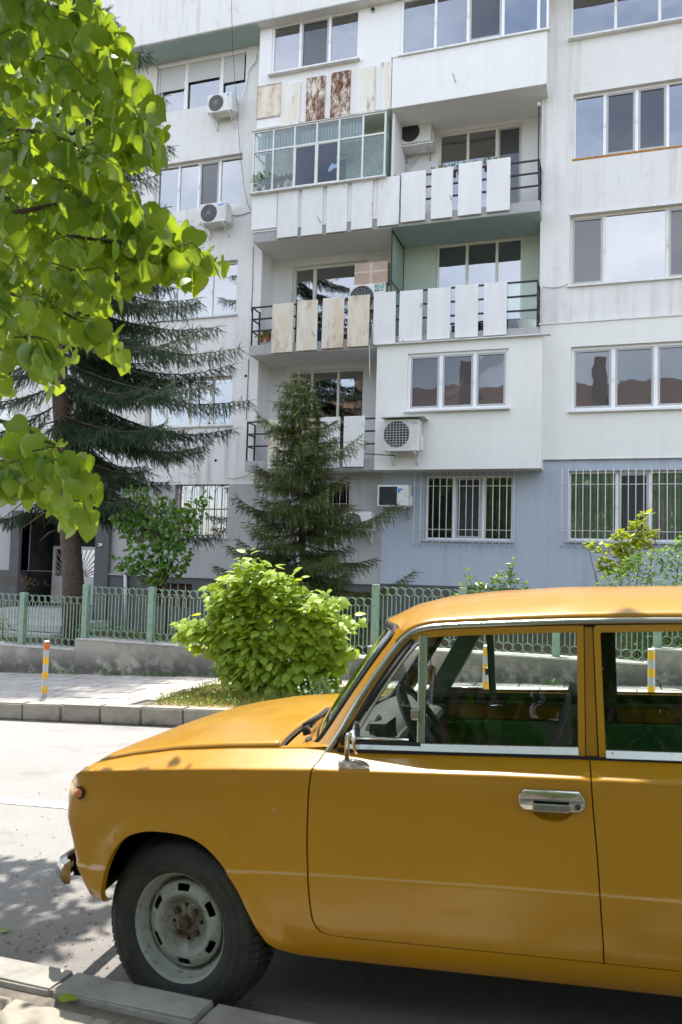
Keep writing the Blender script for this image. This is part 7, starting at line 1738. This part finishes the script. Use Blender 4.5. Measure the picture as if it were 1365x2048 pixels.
shrub('garden_shrub', 'low green shrub behind the fence beside the entrance steps', [(-20, 1225), (10, 1222), (22, 1250), (22, 1310), (-20, 1310)], 10.6, .3, 160, .05, .08, oval, M_FEA, ((8, 1230),))

# ---- grass and weeds
def blade(): return np.array([(-.03, 0, 0), (.03, 0, 0), (.02, .5, .06), (-.02, .5, .06), (0, 1, .22)]), np.array([(0, 1, 2), (0, 2, 3), (3, 2, 4)])
gm = []
for _ in range(5200):
    x, y = RG.uniform(BX0, BX1), RG.uniform(7.23, BY1); 
    d = np.array([RG.normal()*.5, RG.normal()*.5, 1.0]); gm.append(m44(frame_from(d, rand_dir()), (x, y, gz(x)+.176), RG.uniform(.04, .13)*(1.0+.5*(RG.random() < .08))))
V, Fc = np_inst(*blade(), gm); me = np_mesh('grass', V, Fc); me.materials.append(M_GRASS); link('grass', me, None, None, label='dry yellow green grass on the planting bed', cat='grass', kind='stuff')
wm = []
for _ in range(900):
    x, y = RG.uniform(BX0, BX1), RG.uniform(7.23, BY1); wm.append(m44(frame_from(np.array([RG.normal(), RG.normal(), .6]), (0, 0, 1)), (x, y, gz(x)+.18+RG.uniform(0, .07)), RG.uniform(.025, .06)))
for px, n in ((109, 60), (205, 90), (272, 40), (310, 60), (330, 60), (375, 30), (560, 30), (1113, 60), (40, 20), (430, 40)):
    c = on_g(px, 1352+.012*px, .17)
    for _ in range(n): a = RG.uniform(0, 2*PI); r = RG.random()**.5*.13; wm.append(m44(frame_from(np.array([math.cos(a), math.sin(a)-.3, .7]), (0, 0, 1)), (c[0]+r*math.cos(a)*1.4, 9.46-abs(r*math.sin(a))*.6, gz(c[0])+.17+RG.uniform(0, .05)), RG.uniform(.025, .05)))
V, Fc = np_inst(oval[0], oval[1], wm); me = np_mesh('weeds', V, Fc, True); me.materials.append(M_WEED); link('weeds', me, None, None, label='small green weeds along the foot of the garden wall', cat='weeds', kind='stuff')
c = on_y(645, 1405, 7.5); um = []
sp_ = thing('sage_plant', 'low silvery green plant at the front of the planting bed', 'plant', (c[0], 7.5, gz(c[0])+.18))
for _ in range(240): um.append(m44(frame_from(np.array([RG.normal(), RG.normal(), .8]), (0, 0, 1)), (c[0]+RG.normal()*.13, 7.5+RG.normal()*.08, gz(c[0])+.19+abs(RG.normal())*.10), RG.uniform(.03, .055)))
M_SAGE = leaf('silvery leaf', (.16, .22, .14), (.24, .30, .2), (.2, .28, .15), .6, .3, .25)
leaf_mass('foliage', oval, um, M_SAGE, sp_)
# ---- litter on the asphalt and two fallen leaves
lm_ = []
for _ in range(1500):
    t = RG.uniform(-2.2, 1.3); w = abs(RG.normal())*.55+.02; p = KN0+KD*t-KNRM*w
    if RG.random() < .25: p = KN0+KD*t-KNRM*RG.uniform(.02, 3.2)
    if p[0] > -1.35 and p[1] < 2.55: continue
    lm_.append(m44(frame_from(np.array([RG.normal(), RG.normal(), RG.normal()*.15]), (0, 0, 1), RG.normal()*.4), (p[0], p[1], gz(p[0])+.004), RG.uniform(.005, .019)))
V, Fc = np_inst(oval[0], oval[1], lm_); me = np_mesh('litter', V, Fc, True); me.materials.append(M_BITS); link('litter', me, None, None, label='scattered brown bud scales along the near gutter', cat='litter', kind='stuff')
def fallen(px, py, dz, s, lab, rz):
    p = on_g(px, py, dz); me = leaf_obj_mesh(heart_leaf(7, 5, 1, .5, .1, .25, .1, .3, .02, .2, .03, 5), M_LIMEB); link('fallen_leaf', me, None, None, T(p[0], p[1], p[2]+.012) @ Matrix.Rotation(rz, 4, 'Z') @ Matrix.Scale(s, 4), lab, 'leaf', 'fallen green leaves')
fallen(125, 1998, KH-.012, .055, 'green leaf lying on the near paving tiles', -1.5); fallen(10, 1868, 0, .035, 'small green leaf lying on the asphalt by the near kerb', .8)

# ---- street trees behind the camera: they show in the ground floor panes and in the car's paint
for i, (tx, ty, h) in enumerate(((-7.5, -4.6, 4.4), (-1.0, -5.2, 4.8), (5.6, -4.4, 4.2), (11.0, -5.0, 4.6))):
    t = thing('street_tree', ('leafy street tree across from the entrance door', 'leafy street tree across from the small spruce', 'leafy street tree across from the barred blue window', 'leafy street tree far up the near pavement')[i], 'tree', (tx, ty, gz(tx)+.1), 'street trees behind the camera')
    tube_obj('trunk', [([(tx, ty, gz(tx)), (tx+.1, ty, 2.2), (tx, ty+.1, h)], [.16, .13, .06])], M_BARK, t, 10); mm = []
    for _ in range(2600): v = rand_dir()*RG.uniform(.3, 1)**.4; mm.append(m44(droop_frame(.8, (0, .3, .8), .6), np.array([tx, ty, h-.2])+v*np.array([3.2, 2.2, 3.4]), RG.uniform(.16, .28)))
    leaf_mass('foliage', heart_leaf(4, 3, 1, .5, .1, .15, .2, 0), mm, M_CHER, t)
